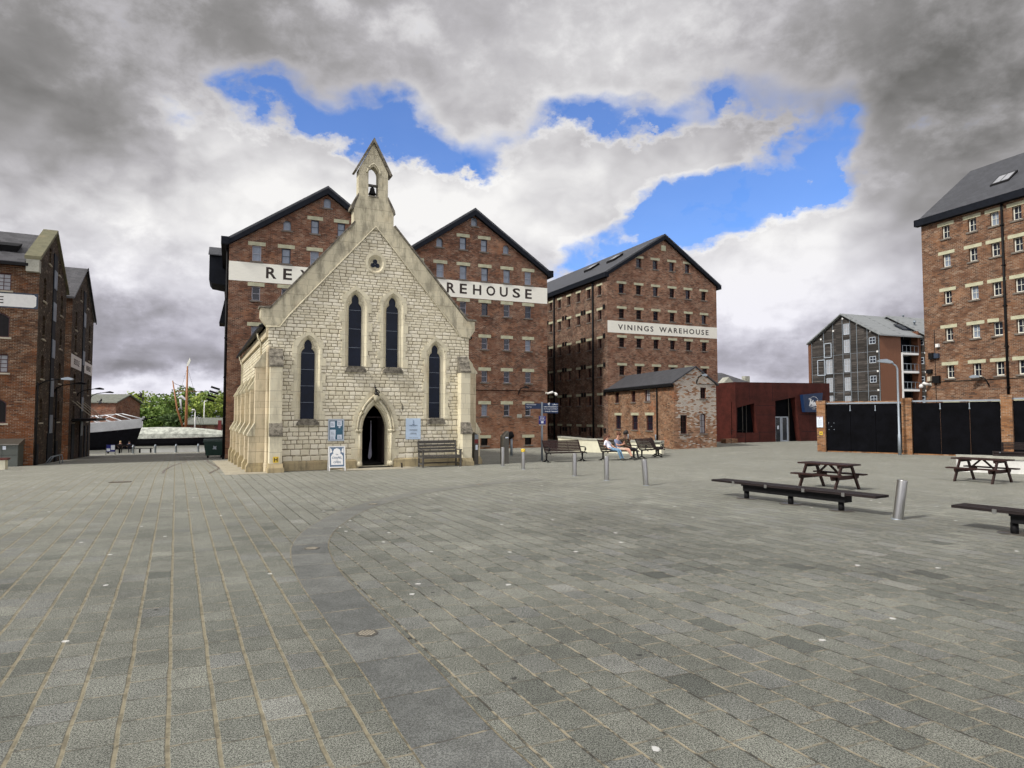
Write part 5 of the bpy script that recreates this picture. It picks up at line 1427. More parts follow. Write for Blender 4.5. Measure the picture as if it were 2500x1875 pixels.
for k in range(4): m.box(-12, .02 + .0 * k, -.05 - .03 * k, 0, 9.86 + .1 * k, 9.93 + .1 * k)
m.box(-12, 0, -.01, 0, 3.80, 3.88); m.build('brick_cornice', 'brick_left', lw_)
lsd = []
for z in (9.25, 7.1, 4.86, 2.4):
    for v in (1.75, 7.75): lsd.append((v, z, arch_pts(.85, 1.35, 'seg'), 1.35))
for v in (3.05, 6.45): lsd.append((v, 11.45, arch_pts(.6, .95, 'rect'), .95))
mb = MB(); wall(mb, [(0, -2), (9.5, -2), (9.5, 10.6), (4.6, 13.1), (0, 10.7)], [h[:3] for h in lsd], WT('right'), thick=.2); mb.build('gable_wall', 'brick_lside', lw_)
for v, z, _, h_ in lsd:
    put_window(lw_, win_meshes(('ls', h_), .85 if h_ > 1 else .6, h_, 'seg' if h_ > 1 else 'rect', 'frame_red', 'glass_dull', 2, 3, 1., fw=.06, depth=.14, sill='sill_pale'), 'right', v, z)
def loading(root, v, off, top=11.9, w_=1.1, zs=(10.35, 8.4, 6.15, 3.8, 1.6)):
    m = MB(); m.box(off, off + .05, v - w_ / 2, v + w_ / 2, -1.4, top); b = m.build('loading_bay', 'black', root)
    for z in zs:
        g = MB(); g.box(off + .05, off + .09, v - w_ * .40, v - .05, z - .55, z + .55); g.box(off + .05, off + .09, v + .05, v + w_ * .40, z - .55, z + .55); g.build('glazed_door', 'frame_blue', b)
loading(lw_, 4.75, 0)
m = MB(); m.loft([(-12, -.32, 10.2), (-.62, -.32, 10.2), (-.62, 4.6, 12.85), (-12, 4.6, 12.85)], [(-12, -.32, 10.34), (-.62, -.32, 10.34), (-.62, 4.6, 12.99), (-12, 4.6, 12.99)], True, True, True)
m.loft([(-12, 9.9, 10.2), (-.62, 9.9, 10.2), (-.62, 4.6, 12.85), (-12, 4.6, 12.85)], [(-12, 9.9, 10.34), (-.62, 9.9, 10.34), (-.62, 4.6, 12.99), (-12, 4.6, 12.99)], True, True, True)
lro = m.build('roof', 'slate_left', lw_)
m = MB()
for s_, (ya, za) in ((1, (-.42, 10.5)), (-1, (9.9, 10.3))):
    m.loft([(-.62, ya, za), (.12, ya, za), (.12, 4.6, 13.2), (-.62, 4.6, 13.2)], [(-.62, ya, za + .2), (.12, ya, za + .2), (.12, 4.6, 13.4), (-.62, 4.6, 13.4)], True, True, True)
m.build('gable_coping', 'ashlar_left', lro)
m = MB(); m.box(-12, -.45, -.42, -.3, 10.12, 10.28); m.build('gutter', 'iron', lro)
m = MB(); m.box(-.55, .04, -.4, .1, 9.85, 10.5); m.build('kneeler', 'cap', lw_)
fl_ = lambda y: 10.34 + (y + .32) * (2.65 / 4.92)
s_ = MB(); s_.loft([(-2.7, 1.15, fl_(1.15) - .1), (-1.25, 1.15, fl_(1.15) - .1), (-1.25, 2.0, fl_(2.) - .1), (-2.7, 2.0, fl_(2.) - .1)], [(-2.7, .95, fl_(1.15) + .30), (-1.15, .95, fl_(1.15) + .30), (-1.15, 2.0, fl_(2.) + .22), (-2.7, 2.0, fl_(2.) + .22)], True, False, True); s_.build('skylight', 'iron', lro)
nb_ = MB(); nb_.prism([(-12, 7.93), (-.22, 7.93), (-.10, 8.03), (-.10, 8.52), (-.22, 8.62), (-12, 8.62)], 'y', -.014, 0); bo = nb_.build('name_band', 'white', lw_)
nb_ = MB(); nb_.box(-12, -.02, -.006, 0, 7.86, 8.70); nb_.build('band_border', 'frame_navy', bo)
text('lettering', 'WAREHOUSE', .38, 'letter', bo, (-1.52, -.015, 8.08), width=4.6, spacing=1.3, bold=.01, depth=.004, align='RIGHT')
for v0, v1, zt in ((.35, 1.1, .55), (3.9, 5.6, 1.05), (6.9, 7.6, .5)):
    dd = MB(); dd.box(0, .06, v0, v1, -1.5, zt); dd.build('ground_door', 'black', lw_)
for v in (.08, 6.2): pipe(lw_, 'right', v, -1.3, 3.9, 0, 1., .045)
for v in (2.15, 3.1):
    t = MB(); t.tube([(.05, -.42, -.1), (.4, -.42, .42), (.75, -.1, .5), (.75, .1, .3), (.75, .15, -.2)], .03, 6)
    x, y, _ = onL(.15, v, 0); tag(t.build('cycle_hoop', 'galv', None, (x, y, G(x, y)), R(LR)), 'nearer curved metal hoop by the foot of the left warehouse' if v < 3 else 'farther curved metal hoop by the foot of the left warehouse', 'cycle hoop', 'hoops along the left warehouse')
l2o = .15
l2 = thing('brick_warehouse', 'second shaded brick warehouse down the alley with two white name boards', 'warehouse', onL(l2o, 11.2, 0), R(LR))
W2 = 12.7; l2w = []
for z in (9.0, 7.35, 4.5, 2.3):
    for v in (2.2, 10.2): l2w.append((v, z, arch_pts(.85, 1.35, 'seg'), 1.35))
for v in (4.3, 8.4): l2w.append((v, 11.3, arch_pts(.6, .95, 'rect'), .95))
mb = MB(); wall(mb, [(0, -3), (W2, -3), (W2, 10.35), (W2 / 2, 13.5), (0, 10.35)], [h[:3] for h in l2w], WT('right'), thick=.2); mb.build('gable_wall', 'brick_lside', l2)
mb = MB(); wall(mb, [(-12, -3), (0, -3), (0, 10.3), (-12, 10.3)], [], None); mb.build('front_wall', 'brick_left', l2)
for v, z, _, h_ in l2w: put_window(l2, win_meshes(('ls', h_), .85 if h_ > 1 else .6, h_, 'seg' if h_ > 1 else 'rect', 'frame_red', 'glass_dull', 2, 3, 1., fw=.06, depth=.14, sill='sill_pale'), 'right', v, z)
loading(l2, W2 / 2, 0, 11.8, 1.3, (9.6, 6.6, 3.0, 1.1))
m = MB()
m.loft([(-12, -.3, 10.25), (.14, -.3, 10.25), (.14, W2 / 2, 13.55), (-12, W2 / 2, 13.55)], [(-12, -.3, 10.4), (.14, -.3, 10.4), (.14, W2 / 2, 13.7), (-12, W2 / 2, 13.7)], True, True, True)
m.loft([(-12, W2 + .3, 10.25), (.14, W2 + .3, 10.25), (.14, W2 / 2, 13.55), (-12, W2 / 2, 13.55)], [(-12, W2 + .3, 10.4), (.14, W2 + .3, 10.4), (.14, W2 / 2, 13.7), (-12, W2 / 2, 13.7)], True, True, True)
r2 = m.build('roof', 'slate_left', l2)
m = MB(); m.prism([(W2 + .35, 10.1), (W2 + .35, 10.42), (W2 / 2, 13.75), (W2 / 2, 13.4)], 'x', .14, .2); m.build('verge_board', 'iron', r2)
for v0, v1, tx in ((.15, 5.4, 'BIDDLE'), (7.1, 12.5, 'WAREHOUSE')):
    m = MB(); m.box(0, .03, v0, v1, 5.52, 6.45); b = m.build('name_board', 'white', l2)
    o = text('lettering', tx, .42, 'letter', b, (.032, (v0 + v1) / 2, 5.78), R(90), bold=.01, depth=.004, width=(v1 - v0) * .55)
cn_ = thing('shop_canopy', 'flat black canopy on tie rods over the door of the second alley warehouse', 'canopy', onL(l2o, 12.4, 1.72), R(LR))
m = MB(); m.box(0, 1.5, 0, 7.2, 0, .18); m.build('canopy_slab', 'iron', cn_)
for v in (.3, 2.6, 4.9, 6.9): m = MB(); m.tube([(.0, v, 1.45), (1.35, v, .15)], .03, 6); m.build('tie_rod', 'sill_pale', cn_)
for v0, v1, zt in ((1.3, 2.6, 1.5), (5.6, 7.1, 1.4), (8.5, 9.3, 1.3), (10.6, 11.2, 1.3)):
    m = MB(); m.box(0, .05, v0, v1, -2.2, zt); m.build('ground_door', 'black', l2)
for v, lab in ((.3, 'nearest arm lamp on the left warehouse corner'), (6.0, 'second arm lamp along the left warehouse wall'), (15.0, 'arm lamp in the middle of the second alley warehouse'), (23.2, 'farthest arm lamp at the end of the second alley warehouse')):
    wall_light(onL(.02 if v < 10 else l2o + .02, v, 4.05), R(LR + 75), lab, 1.25, 'galv' if v < 2 else 'iron', 'arm lamps over the alley', .5)

# ================================================================== STREET FURNITURE
def gl(x, y, dz=0.): return (x, y, G(x, y) + dz)
# A-board
ab = thing('a_board', 'white framed A-board reading the chapel is open in front of the chapel wall', 'a-board', gl(*CH(2.42, -1.0)), R(24))
for sgn, nm in ((-1, 'front_panel'), (1, 'rear_panel')):
    m = MB(); m.x = Matrix.Translation((0, sgn * .25, 0)) @ Matrix.Rotation(R(-sgn * -12 if sgn < 0 else 12), 4, 'X')
    m.x = Matrix.Translation((0, 0, .93)) @ Matrix.Rotation(R(13 * sgn), 4, 'X') @ Matrix.Translation((0, 0, -.93))
    for x in (-.31, .27): m.box(x, x + .04, -.015, .015, 0, .95)
    for z in (.12, .91): m.box(-.31, .31, -.016, .016, z, z + .04)
    pn = m.build(nm, 'white', ab)
    m2 = MB(); m2.x = m.x; m2.box(-.27, .27, -.008, .008, .16, .91); pd = m2.build('board', 'slate_txt' if sgn < 0 else 'white', pn)
    if sgn < 0:
        m3 = MB(); m3.x = m.x
        oc = pointed(.44, .62, .80, 6, .23); oc = [(-.22, .23), (.22, .23), (.22, .56), (.17, .64), (.13, .66), (.14, .74), (.10, .83), (0, .87), (-.10, .83), (-.14, .74), (-.13, .66), (-.17, .64), (-.22, .56)]
        m3.prism(oc, 'y', -.0115, -.0085, tess=True)
        m3.prism([(-.25, .68), (-.17, .72), (-.2, .84), (-.25, .88)], 'y', -.0115, -.0085); m3.prism([(.25, .88), (.2, .84), (.17, .72), (.25, .68)], 'y', -.0115, -.0085)
        m3.build('white_panel', 'white', pd)
        for tx, h, z, w_ in (('The', .05, .60, .10), ('CHAPEL', .085, .46, .36), ('is', .04, .40, .04), ('OPEN', .085, .29, .27)):
            tm = text_mesh(tx, h, depth=.003, bold=.012, width=w_, shear=.15); tm2 = MB(); tm2.x = m.x
            tm2.v = [tm2.x @ (v + Vector((0, -.012, z))) for v in tm.v]; tm2.f = tm.f; tm2.mi = tm.mi; tm2.smooth = tm.smooth; tm2.build('lettering', 'slate_txt', pd)
# weathered bench by the chapel
wb = thing('park_bench', 'weathered grey slatted wooden bench against the chapel front', 'bench', gl(*CH(6.72, -.62)), R(26.2), None)
m = MB(); 
for k in range(5): m.box(-.85, .85, -.28 + k * .115, -.19 + k * .115, .44, .475)
m.build('seat', 'wood_grey', wb)
m = MB()
for k in range(4): 
    z = .58 + k * .125; y = .27 + k * .03; m.box(-.85, .85, y, y + .03, z, z + (.085 if k < 3 else .12))
m.build('backrest', 'wood_grey', wb)
for x in (-.85, .79):
    m = MB(); m.box(x, x + .06, -.30, -.24, 0, .68); m.box(x, x + .06, .24, .30, 0, .5); m.loft([(x, .24, .5), (x + .06, .24, .5), (x + .06, .30, .5), (x, .30, .5)], [(x, .35, 1.0), (x + .06, .35, 1.0), (x + .06, .41, 1.0), (x, .41, 1.0)], True, False, True)
    m.box(x, x + .06, -.24, .24, .36, .43); m.box(x, x + .06, -.24, .24, .10, .15); m.build('leg_frame', 'wood_grey', wb)
    m = MB(); m.box(x - .01, x + .07, -.34, .33, .68, .72); m.build('armrest', 'wood_grey', wb)
m = MB(); m.box(-.79, .79, -.29, -.25, .36, .43); m.box(-.79, .79, .25, .29, .12, .17); m.build('stretcher', 'wood_grey', wb)

# steel totems
def totem(x, y, rz, label, slope, sign):
    t = thing('info_totem', label, 'totem', gl(x, y), rz, 'grey steel totems by the chapel corner')
    w_, d_, h = .26, .30, 1.40
    m = MB(); za, zb = (h, h - .12) if slope > 0 else (h - .22, h + .04)
    m.loft([(-w_ / 2, -d_ / 2, -.05), (w_ / 2, -d_ / 2, -.05), (w_ / 2, d_ / 2, -.05), (-w_ / 2, d_ / 2, -.05)], [(-w_ / 2, -d_ / 2, za), (w_ / 2, -d_ / 2, zb), (w_ / 2, d_ / 2, zb), (-w_ / 2, d_ / 2, za)], True, False, True)
    m.build('post', 'steel_brown', t)
    m = MB()
    if sign:
        m.box(-w_ / 2 + .02, w_ / 2 - .02, -d_ / 2 - .006, -d_ / 2, 1.10, 1.30); m.build('grey_plate', 'galv', t)
        m = MB(); m.box(-w_ / 2 + .01, w_ / 2 - .01, -d_ / 2 - .007, -d_ / 2, .92, 1.09); m.build('red_plate', 'red', t)
        m = MB(); m.box(-.06, .08, -d_ / 2 - .008, -d_ / 2, .64, .85); m.build('paper', 'paper', t)
    else:
        m.box(-.05, .1, -d_ / 2 - .006, -d_ / 2, 1.12, 1.17); m.build('white_strip', 'paper', t)
totem(-1.66, 28.25, R(52), 'grey steel totem with red label and white paper at the chapel corner', 1, True)
totem(-.33, 28.8, R(32), 'grey steel totem with slanted top standing clear of the chapel behind a bollard', -1, False)
bp = thing('lectern_post', 'short grey post carrying a dark tilted drum behind the second totem', 'post', gl(-.03, 36.7))
m = MB(); m.tube([(0, 0, 0), (0, 0, .95)], .07, 8); m.build('post', 'galv', bp)
m = MB(); m.x = Matrix.Translation((-.12, 0, 1.12)) @ Matrix.Rotation(R(65), 4, 'Y'); m.lathe([(0, -.26), (.16, -.26), (.2, -.1), (.2, .18), (.12, .26), (0, .26)], 12); m.build('drum', 'iron', bp)

# bollards
def bollard_meshes(r, h, cap='steel'):
    m = MB(); m.lathe([(r * 1.0, -.05), (r, h - .012), (r * .97, h), (r * .5, h + r * .12), (0, h + r * .16)], 20)
    c = MB(); c.lathe([(r * 1.02, h - .10), (r * 1.02, h - .093)], 20); c.box(-r * 1.01, -r * .9, -.02, .05, h - .3, h - .1) if 0 else None
    b = MB(); b.lathe([(r * 1.25, -.02), (r * 1.25, .006), (r * 1.0, .009)], 20)
    return m.mesh('post', 'steel'), b.mesh('base_ring', 'galv')
bmesh_, bring = bollard_meshes(.078, .78)
def bollard(x, y, label, sc=1., lean=(0, 0), me=None, group='brushed steel bollards across the square', tape=False):
    t = thing('bollard', label, 'bollard', gl(x, y), 0, group); t.rotation_euler = (lean[0], lean[1], 0); t.scale = (sc, sc, 1.)
    a, b = me or (bmesh_, bring); link('post', a, t); link('base_ring', b, t)
    if tape:
        m = MB(); m.lathe([(.082, .68), (.082, .785), (.06, .80), (0, .805)], 20)
        tp = m.build('hazard_tape', 'yellow', t)
        m = MB()
        for k in range(4):
            a0 = k * math.pi / 2
            for i in range(5):
                aa = a0 + i * .2; c_ = lambda q, z: (.0865 * math.cos(q), .0865 * math.sin(q), z); m.poly([c_(aa, .682 + i * .02), c_(aa + .75, .682 + i * .02), c_(aa + .95, .702 + i * .02), c_(aa + .2, .702 + i * .02)])
        m.build('black_stripe', 'iron', tp)
bollard(-.39, 27.24, 'steel bollard standing directly in front of the slant-topped totem')
bollard(.44, 25.6, 'steel bollard with yellow and black hazard tape round its top', tape=True)
bollard(2.19, 22.75, 'upright steel bollard in front of the right end of the nearest cast iron bench')
bollard(3.08, 21.2, 'upright steel bollard in front of the seated couple', sc=1.03)
bollard(4.04, 19.65, 'steel bollard leaning slightly left, nearest of the central row', sc=1.05, lean=(0, R(-3.6)))
nb_m = bollard_meshes(.095, .80)
bollard(7.84, 13.27, 'large steel bollard leaning right beside the backless slab bench', lean=(R(2), R(7.5)), me=nb_m)
far_b = [MB().lathe([(.085, -.05), (.085, .66), (.11, .68), (.11, .72), (.085, .74), (.085, .80), (.06, .86), (0, .88)], 12).mesh('post', 'galv'), MB().lathe([(.16, -.02), (.16, .03), (.11, .05)], 12).mesh('base_ring', 'cap')]
for (x, y), lab in zip(((-36.1, 61.9), (-34.7, 63.2), (-33.2, 64.2), (-31.2, 64.6)), ('alley bollard in front of the people on the quayside bench', 'alley bollard at the right end of the quayside bench', 'alley bollard standing alone right of the quayside bench', 'alley bollard nearest the green wheelie bin')):
    bollard(x, y, lab, me=far_b, group='grey bollards at the dock end of the alley')

# cast iron park benches
def park_bench(x, y, rz, L, label):
    t = thing('park_bench', label, 'bench', gl(x, y), rz, 'cast iron benches with dark wooden slats')
    m = MB()
    for k in range(6):
        yy = -.36 + k * .082; zz = .44 - .012 * math.sin(k / 5 * math.pi) * 2; m.box(-L / 2, L / 2, yy, yy + .062, zz - .022, zz)
    m.build('seat', 'wood_dark', t)
    m = MB()
    for k in range(7):
        a = k / 6; yy = .12 + .16 * a + .05 * a * a; zz = .50 + .43 * a
        m.x = Matrix.Translation((0, yy, zz)) @ Matrix.Rotation(R(-22 - 10 * a), 4, 'X'); m.box(-L / 2, L / 2, -.011, .011, -.030, .034)
    m.build('backrest', 'wood_dark', t)
    m = MB()
    for xx in (-L / 6, L / 6): m.tube([(xx, -.3, .40), (xx, .1, .41), (xx, .20, .58), (xx, .34, .92)], .012, 5)
    m.build('back_straps', 'iron', t)
    for s_ in (-1, 1):
        xx = s_ * (L / 2 - .02)
        m = MB(); m.tube([(xx, -.02, .40), (xx, -.02, .08)], .035, 8, rr=[.05, .032])
        m.tube([(xx, -.24, .02), (xx, -.10, .07), (xx, -.02, .10), (xx, .06, .07), (xx, .20, .02)], .03, 6); m.tube([(xx, -.30, .42), (xx, -.02, .39), (xx, .12, .44)], .025, 6)
        m.tube([(xx - .1, -.24, .015), (xx + .1, -.24, .015)], .018, 6); m.tube([(xx - .1, .2, .015), (xx + .1, .2, .015)], .018, 6)
        m.build('leg', 'iron', t)
        m = MB(); m.tube([(xx, .39, .97), (xx, .36, .92), (xx, .20, .60), (xx, .12, .44), (xx, -.34, .42), (xx, -.40, .38)], .026, 6)
        m.tube([(xx, .22, .66), (xx, .0, .67), (xx, -.20, .665), (xx, -.30, .64), (xx, -.34, .57), (xx, -.29, .52), (xx, -.24, .55), (xx, -.26, .60)], .024, 6)
        m.tube([(xx, -.27, .54), (xx, -.22, .43)], .02, 6); m.build('armrest', 'iron', t)
    return t
park_bench(2.42, 29.98, R(26), 1.95, 'cast iron bench right of the finger post, nearest the chapel')
park_bench(5.10, 31.15, R(31), 1.95, 'cast iron bench with the young couple sitting on it')
park_bench(6.95, 32.75, R(44), 1.5, 'empty cast iron bench to the right of the seated couple')
park_bench(7.75, 34.8, R(74), 1.5, 'cast iron bench seen end-on by the lodge downpipe')

# finger post
fp = thing('finger_post', 'grey finger post with navy direction blades beside the nearest cast iron bench', 'signpost', gl(1.43, 31.0), R(12))
m = MB(); m.tube([(0, 0, -.05), (0, 0, 2.78)], .052, 12); m.build('post', 'galv', fp)
m = MB(); m.box(-.82, -.05, -.03, .01, 2.46, 2.72); b1 = m.build('sign_blade', 'blue_sign', fp)
m = MB(); m.box(.05, .80, -.03, .01, 2.25, 2.74); b2 = m.build('sign_blade', 'blue_sign', fp)
for tx, z in (('< Waterways Museum', 2.63), ('< Boat Trips', 2.52)): text('lettering', tx, .052, 'txt_white', b1, (-.79, -.032, z), align='LEFT', bold=.02, depth=.003)
for tx, z in (('Cathedral >', 2.65), ('Soldiers of Gloucestershire >', 2.54), ('City & County Council Offices >', 2.43), ('Victoria Bar / Restaurant >', 2.32)):
    text('lettering', tx, .05, 'txt_white', b2, (.78, -.032, z), align='RIGHT', bold=.02, depth=.003, width=min(.70, len(tx) * .024))
m = MB(); m.prism([(.28, 2.70), (.36, 2.62), (.38, 2.78)], 'y', -.033, -.031); m.build('pictogram', 'txt_white', b2)
m = MB(); m.box(-.17, .17, -.075, -.055, 1.72, 2.12); b3 = m.build('small_sign', 'royal', fp)
for tx, z, w_ in (('PLEASE DO', 2.05, .22), ('NOT FEED', 1.98, .2), ('THE SEAGULLS', 1.91, .28)): text('lettering', tx, .042, 'txt_white', b3, (0, -.077, z), bold=.03, depth=.003, width=w_)
m = MB(); m.box(-.06, .06, -.079, -.0755, 1.77, 1.88); m.build('white_square', 'txt_white', b3)
m = MB(); m.box(-.17, .17, -.076, -.054, 1.67, 1.715); m.build('sign_edge', 'sill_pale', b3)

# low white wall with stone coping behind the benches
def low_wall(pts, z_top, label, name='low_wall', mat='offwhite', th=.35, cap_mat='cap'):
    root = thing(name, label, 'wall', (0, 0, 0)); m = MB(); c = MB()
    for (x0, y0), (x1, y1) in zip(pts, pts[1:]):
        d = Vector((x1 - x0, y1 - y0)).normalized(); n = Vector((-d.y, d.x))
        def rect(e, za, zb, mb):
            A_ = [(x0 - n.x * e, y0 - n.y * e, za), (x1 - n.x * e, y1 - n.y * e, za), (x1 + n.x * (th + e), y1 + n.y * (th + e), za), (x0 + n.x * (th + e), y0 + n.y * (th + e), za)]
            mb.loft(A_, [(p[0], p[1], zb) for p in A_], True, True, True)
        rect(0, -.6, z_top - .1, m); rect(.05, z_top - .1, z_top, c)
    m.build('render', mat, root); c.build('coping', cap_mat, root)
    return root
low_wall([(3.17, 44.7), (4.35, 40.4), (6.3, 37.9), (8.35, 36.3)], .70, 'low cream wall with stone coping behind the seated couple')
def mini_post(x, y, z, label):
    m = MB(); m.tube([(0, 0, 0), (0, 0, .34)], .035, 8); m.tube([(-.02, -.05, .30), (-.02, -.05, .02)], .012, 5); tag(m.build('steel_peg', 'galv', None, (x, y, z)), label, 'post', 'short steel posts on the low cream wall')
mini_post(6.75, 37.7, .70, 'left short steel post on the low cream wall'); mini_post(8.1, 36.6, .70, 'right short steel post on the low cream wall')
# low white wall on the right carrying a long slatted bench
low_wall([(16.75, 24.5), (18.6, 23.3), (21.5, 21.4)], .60, 'low white wall with concrete coping behind the far picnic table', mat='whitewall', th=.9)
lb = thing('slatted_wall_bench', 'long dark slatted bench on top of the low white wall at the right edge', 'bench', (18.35, 24.3, .60), math.atan2(-1.2, 1.85))
m = MB()
for k in range(5): m.box(0, 4.2, .30 + .02 * k, .335 + .02 * k, .24 + k * .055, .28 + k * .055)
for x in (0, 1.4, 2.8, 4.14): m.box(x, x + .06, .34, .46, .0, .50)
m.build('backrest', 'wood_black', lb)
m = MB()
for k in range(4): m.box(-.3, 4.2, -.28 + k * .13, -.17 + k * .13, .12, .16)
m.box(-.3, 4.2, -.24, .22, .0, .115); m.build('seat', 'wood_black', lb)
m = MB()
for x in (-.1, .75, 1.65, 2.55): m.tube([(x, -.285, .14), (x, -.30, .14)], .018, 8)
m.build('bolt_head', 'galv', lb)

# picnic tables
def picnic(x, y, rz, label):
    t = thing('picnic_table', label, 'picnic table', gl(x, y), rz, 'dark stained picnic tables')
    m = MB()   # long axis: x
    for k in range(5): m.box(-.76, .76, -.33 + k * .134, -.205 + k * .134, .70, .74)
    m.build('table_top', 'timber_red', t)
    for s_ in (-1, 1):
        m = MB()
        for k in range(2): m.box(-.76, .76, s_ * (.50 + k * .125) - .055, s_ * (.50 + k * .125) + .055, .41, .45)
        m.build('seat', 'timber_red', t)
    for xx in (-.55, .51):
        for s_ in (-1, 1):
            m = MB(); m.loft([(xx, s_ * .62 - .05, 0), (xx + .045, s_ * .62 - .05, 0), (xx + .045, s_ * .62 + .05, 0), (xx, s_ * .62 + .05, 0)], [(xx, s_ * .24 - .05, .70), (xx + .045, s_ * .24 - .05, .70), (xx + .045, s_ * .24 + .05, .70), (xx, s_ * .24 + .05, .70)], True, True, True); m.build('leg', 'timber_red', t)
        xi = xx + .05 if xx < 0 else xx - .05
        m = MB(); m.prism([(-.70, .41), (-.68, .33), (-.64, .30), (.64, .30), (.68, .33), (.70, .41)], 'x', xi, xi + .045); m.prism([(-.36, .70), (-.33, .62), (.33, .62), (.36, .70)], 'x', xi, xi + .045); m.build('crossbeam', 'timber_red', t)
        m = MB(); e = -.47 if xx < 0 else .47; m.loft([(e, -.035, .32), (e, .035, .32), (e * .92, .035, .30), (e * .92, -.035, .30)], [(e * .15, -.035, .70), (e * .15, .035, .70), (e * .04, .035, .69), (e * .04, -.035, .69)], True, True, True); m.build('brace', 'timber_red', t)
picnic(9.12, 18.75, R(-57), 'picnic table behind the backless slab bench')
picnic(15.0, 20.75, R(-60), 'picnic table in front of the low white wall on the right')

# slab benches
def slab_bench(x, y, rz, label):
    t = thing('slab_bench', label, 'bench', gl(x, y), rz, 'backless dark slab benches on round legs')
    # x along bench
    m = MB()
    for k in range(4): m.box(-2.15, 2.15, -.26 + k * .132, -.136 + k * .132, .375, .425)
    m.build('seat', 'wood_black', t)
    m = MB(); m.box(-1.26, 1.42, -.13, .13, .20, .33); m.box(-1.26, 1.42, -.20, .20, .33, .372); m.build('beam', 'iron', t)
    m = MB()
    for xx in (-1.45, -.5, .5, 1.45):
        m.box(xx - .035, xx + .035, -.268, -.262, .35, .43); m.box(xx - .035, xx + .035, .262, .268, .35, .43)
    m.build('steel_clip', 'steel', t)
    for xx in (-1.25, 0, 1.25):
        m = MB(); m.tube([(xx, 0, -.02), (xx, 0, .20)], .062, 14); l = m.build('leg', 'iron', t)
        m = MB(); m.lathe([(.26, .0), (.26, .006), (.0, .008)], 24, xx, 0); m.build('base_plate', 'steel_brown', l)
SB = math.atan2(-.847, .532)
slab_bench(6.63, 15.51, SB, 'long backless slab bench left of the leaning bollard')
slab_bench(8.96 + 1.25 * .532, 11.65 - 1.25 * .847, SB, 'backless slab bench cut off by the right edge of the view')

# lamp post
lp = thing('street_lamp', 'slim grey street lamp in front of the black gates', 'street lamp', gl(20.83, 34.9), R(-10))
m = MB(); m.tube([(0, 0, -.05), (0, 0, 1.1), (0, 0, 1.12), (0, 0, 4.62), (-.06, 0, 4.80), (-.30, 0, 4.98)], .06, 12, rr=[.085, .08, .062, .05, .045, .04]); m.build('pole', 'galv', lp)
m = MB(); m.prism([(-.98, 5.02), (-.9, 5.0), (-.34, 4.93), (-.22, 4.96), (-.26, 5.04), (-.55, 5.17), (-.85, 5.15), (-.98, 5.08)], 'y', -.12, .12, tess=True); m.build('lamp_head', 'galv', lp)

# utility cabinet and white block bench on the left
ca = thing('utility_cabinet', 'grey green metal cabinet with sloping lid against the left warehouse', 'cabinet', gl(-26.45, 33.9, -.02), R(20))
m = MB(); m.box(-.68, .68, -.4, .4, 0, 1.15); m.build('body', 'cabinet', ca)
m = MB(); m.loft([(-.72, -.46, 1.15), (.72, -.46, 1.15), (.72, .42, 1.15), (-.72, .42, 1.15)], [(-.72, -.44, 1.20), (.72, -.44, 1.20), (.72, .42, 1.46), (-.72, .42, 1.46)], True, False, True); m.build('lid', 'steel_brown', ca)
m = MB(); m.box(-.005, .005, -.405, -.40, .02, 1.13); m.box(-.68, .68, -.405, -.40, .62, .63); m.build('door_seam', 'iron', ca)
m = MB(); m.box(.02, .16, -.408, -.401, .92, 1.1); m.build('sticker', 'paper', ca)
for k, (x, y, lab) in enumerate(((-23.75, 30.25, 'cream block leg of the low seat, nearer the cabinet'), (-24.55, 29.75, 'cream block leg of the low seat at the left edge'))): pass
wbk = thing('block_bench', 'low bench of cream blocks with a dark red top at the left edge', 'bench', gl(-24.15, 29.95), R(26))
for x in (-.62, .28):
    m = MB(); m.box(x, x + .42, -.25, .25, -.05, .44); m.build('block', 'offwhite', wbk)
m = MB(); m.box(-1.0, .78, -.29, .29, .445, .53); m.build('seat', 'maroon', wbk)

# wheelie bin
bn = thing('wheelie_bin', 'large dark green wheeled bin beside the double-gabled warehouse', 'bin', gl(-20.55, 44.9), R(20))
m = MB(); m.loft([(-.52, -.42, .18), (.52, -.42, .18), (.52, .42, .18), (-.52, .42, .18)], [(-.66, -.52, 1.12), (.66, -.52, 1.12), (.66, .52, 1.12), (-.66, .52, 1.12)], True, True, True); m.box(-.69, .69, -.55, .55, 1.08, 1.15); m.build('body', 'green_bin', bn)
m = MB(); m.prism([(-.57, 1.16), (.57, 1.16), (.5, 1.24), (.2, 1.30), (-.3, 1.30), (-.55, 1.22)], 'x', -.68, .68); m.build('lid', 'green_bin', bn)
for x, y in ((-.42, -.32), (.42, -.32), (-.42, .32), (.42, .32)):
    m = MB(); m.x = Matrix.Translation((x, y, .09)) @ Matrix.Rotation(R(90), 4, 'Y'); m.lathe([(0, -.03), (.09, -.03), (.09, .03), (0, .03)], 12); m.box(-.13, -.08, -.05, .05, -.04, .04); m.build('wheel', 'iron', bn)
m = MB(); m.prism([(-.10, .60), (.02, .62), (.14, .58), (.12, .72), (.16, .84), (.05, .78), (-.06, .86), (-.03, .74)], 'y', -.50, -.487, tess=True); o = m.build('sticker', 'frame_pale', bn); o.location = (0, 0, 0)

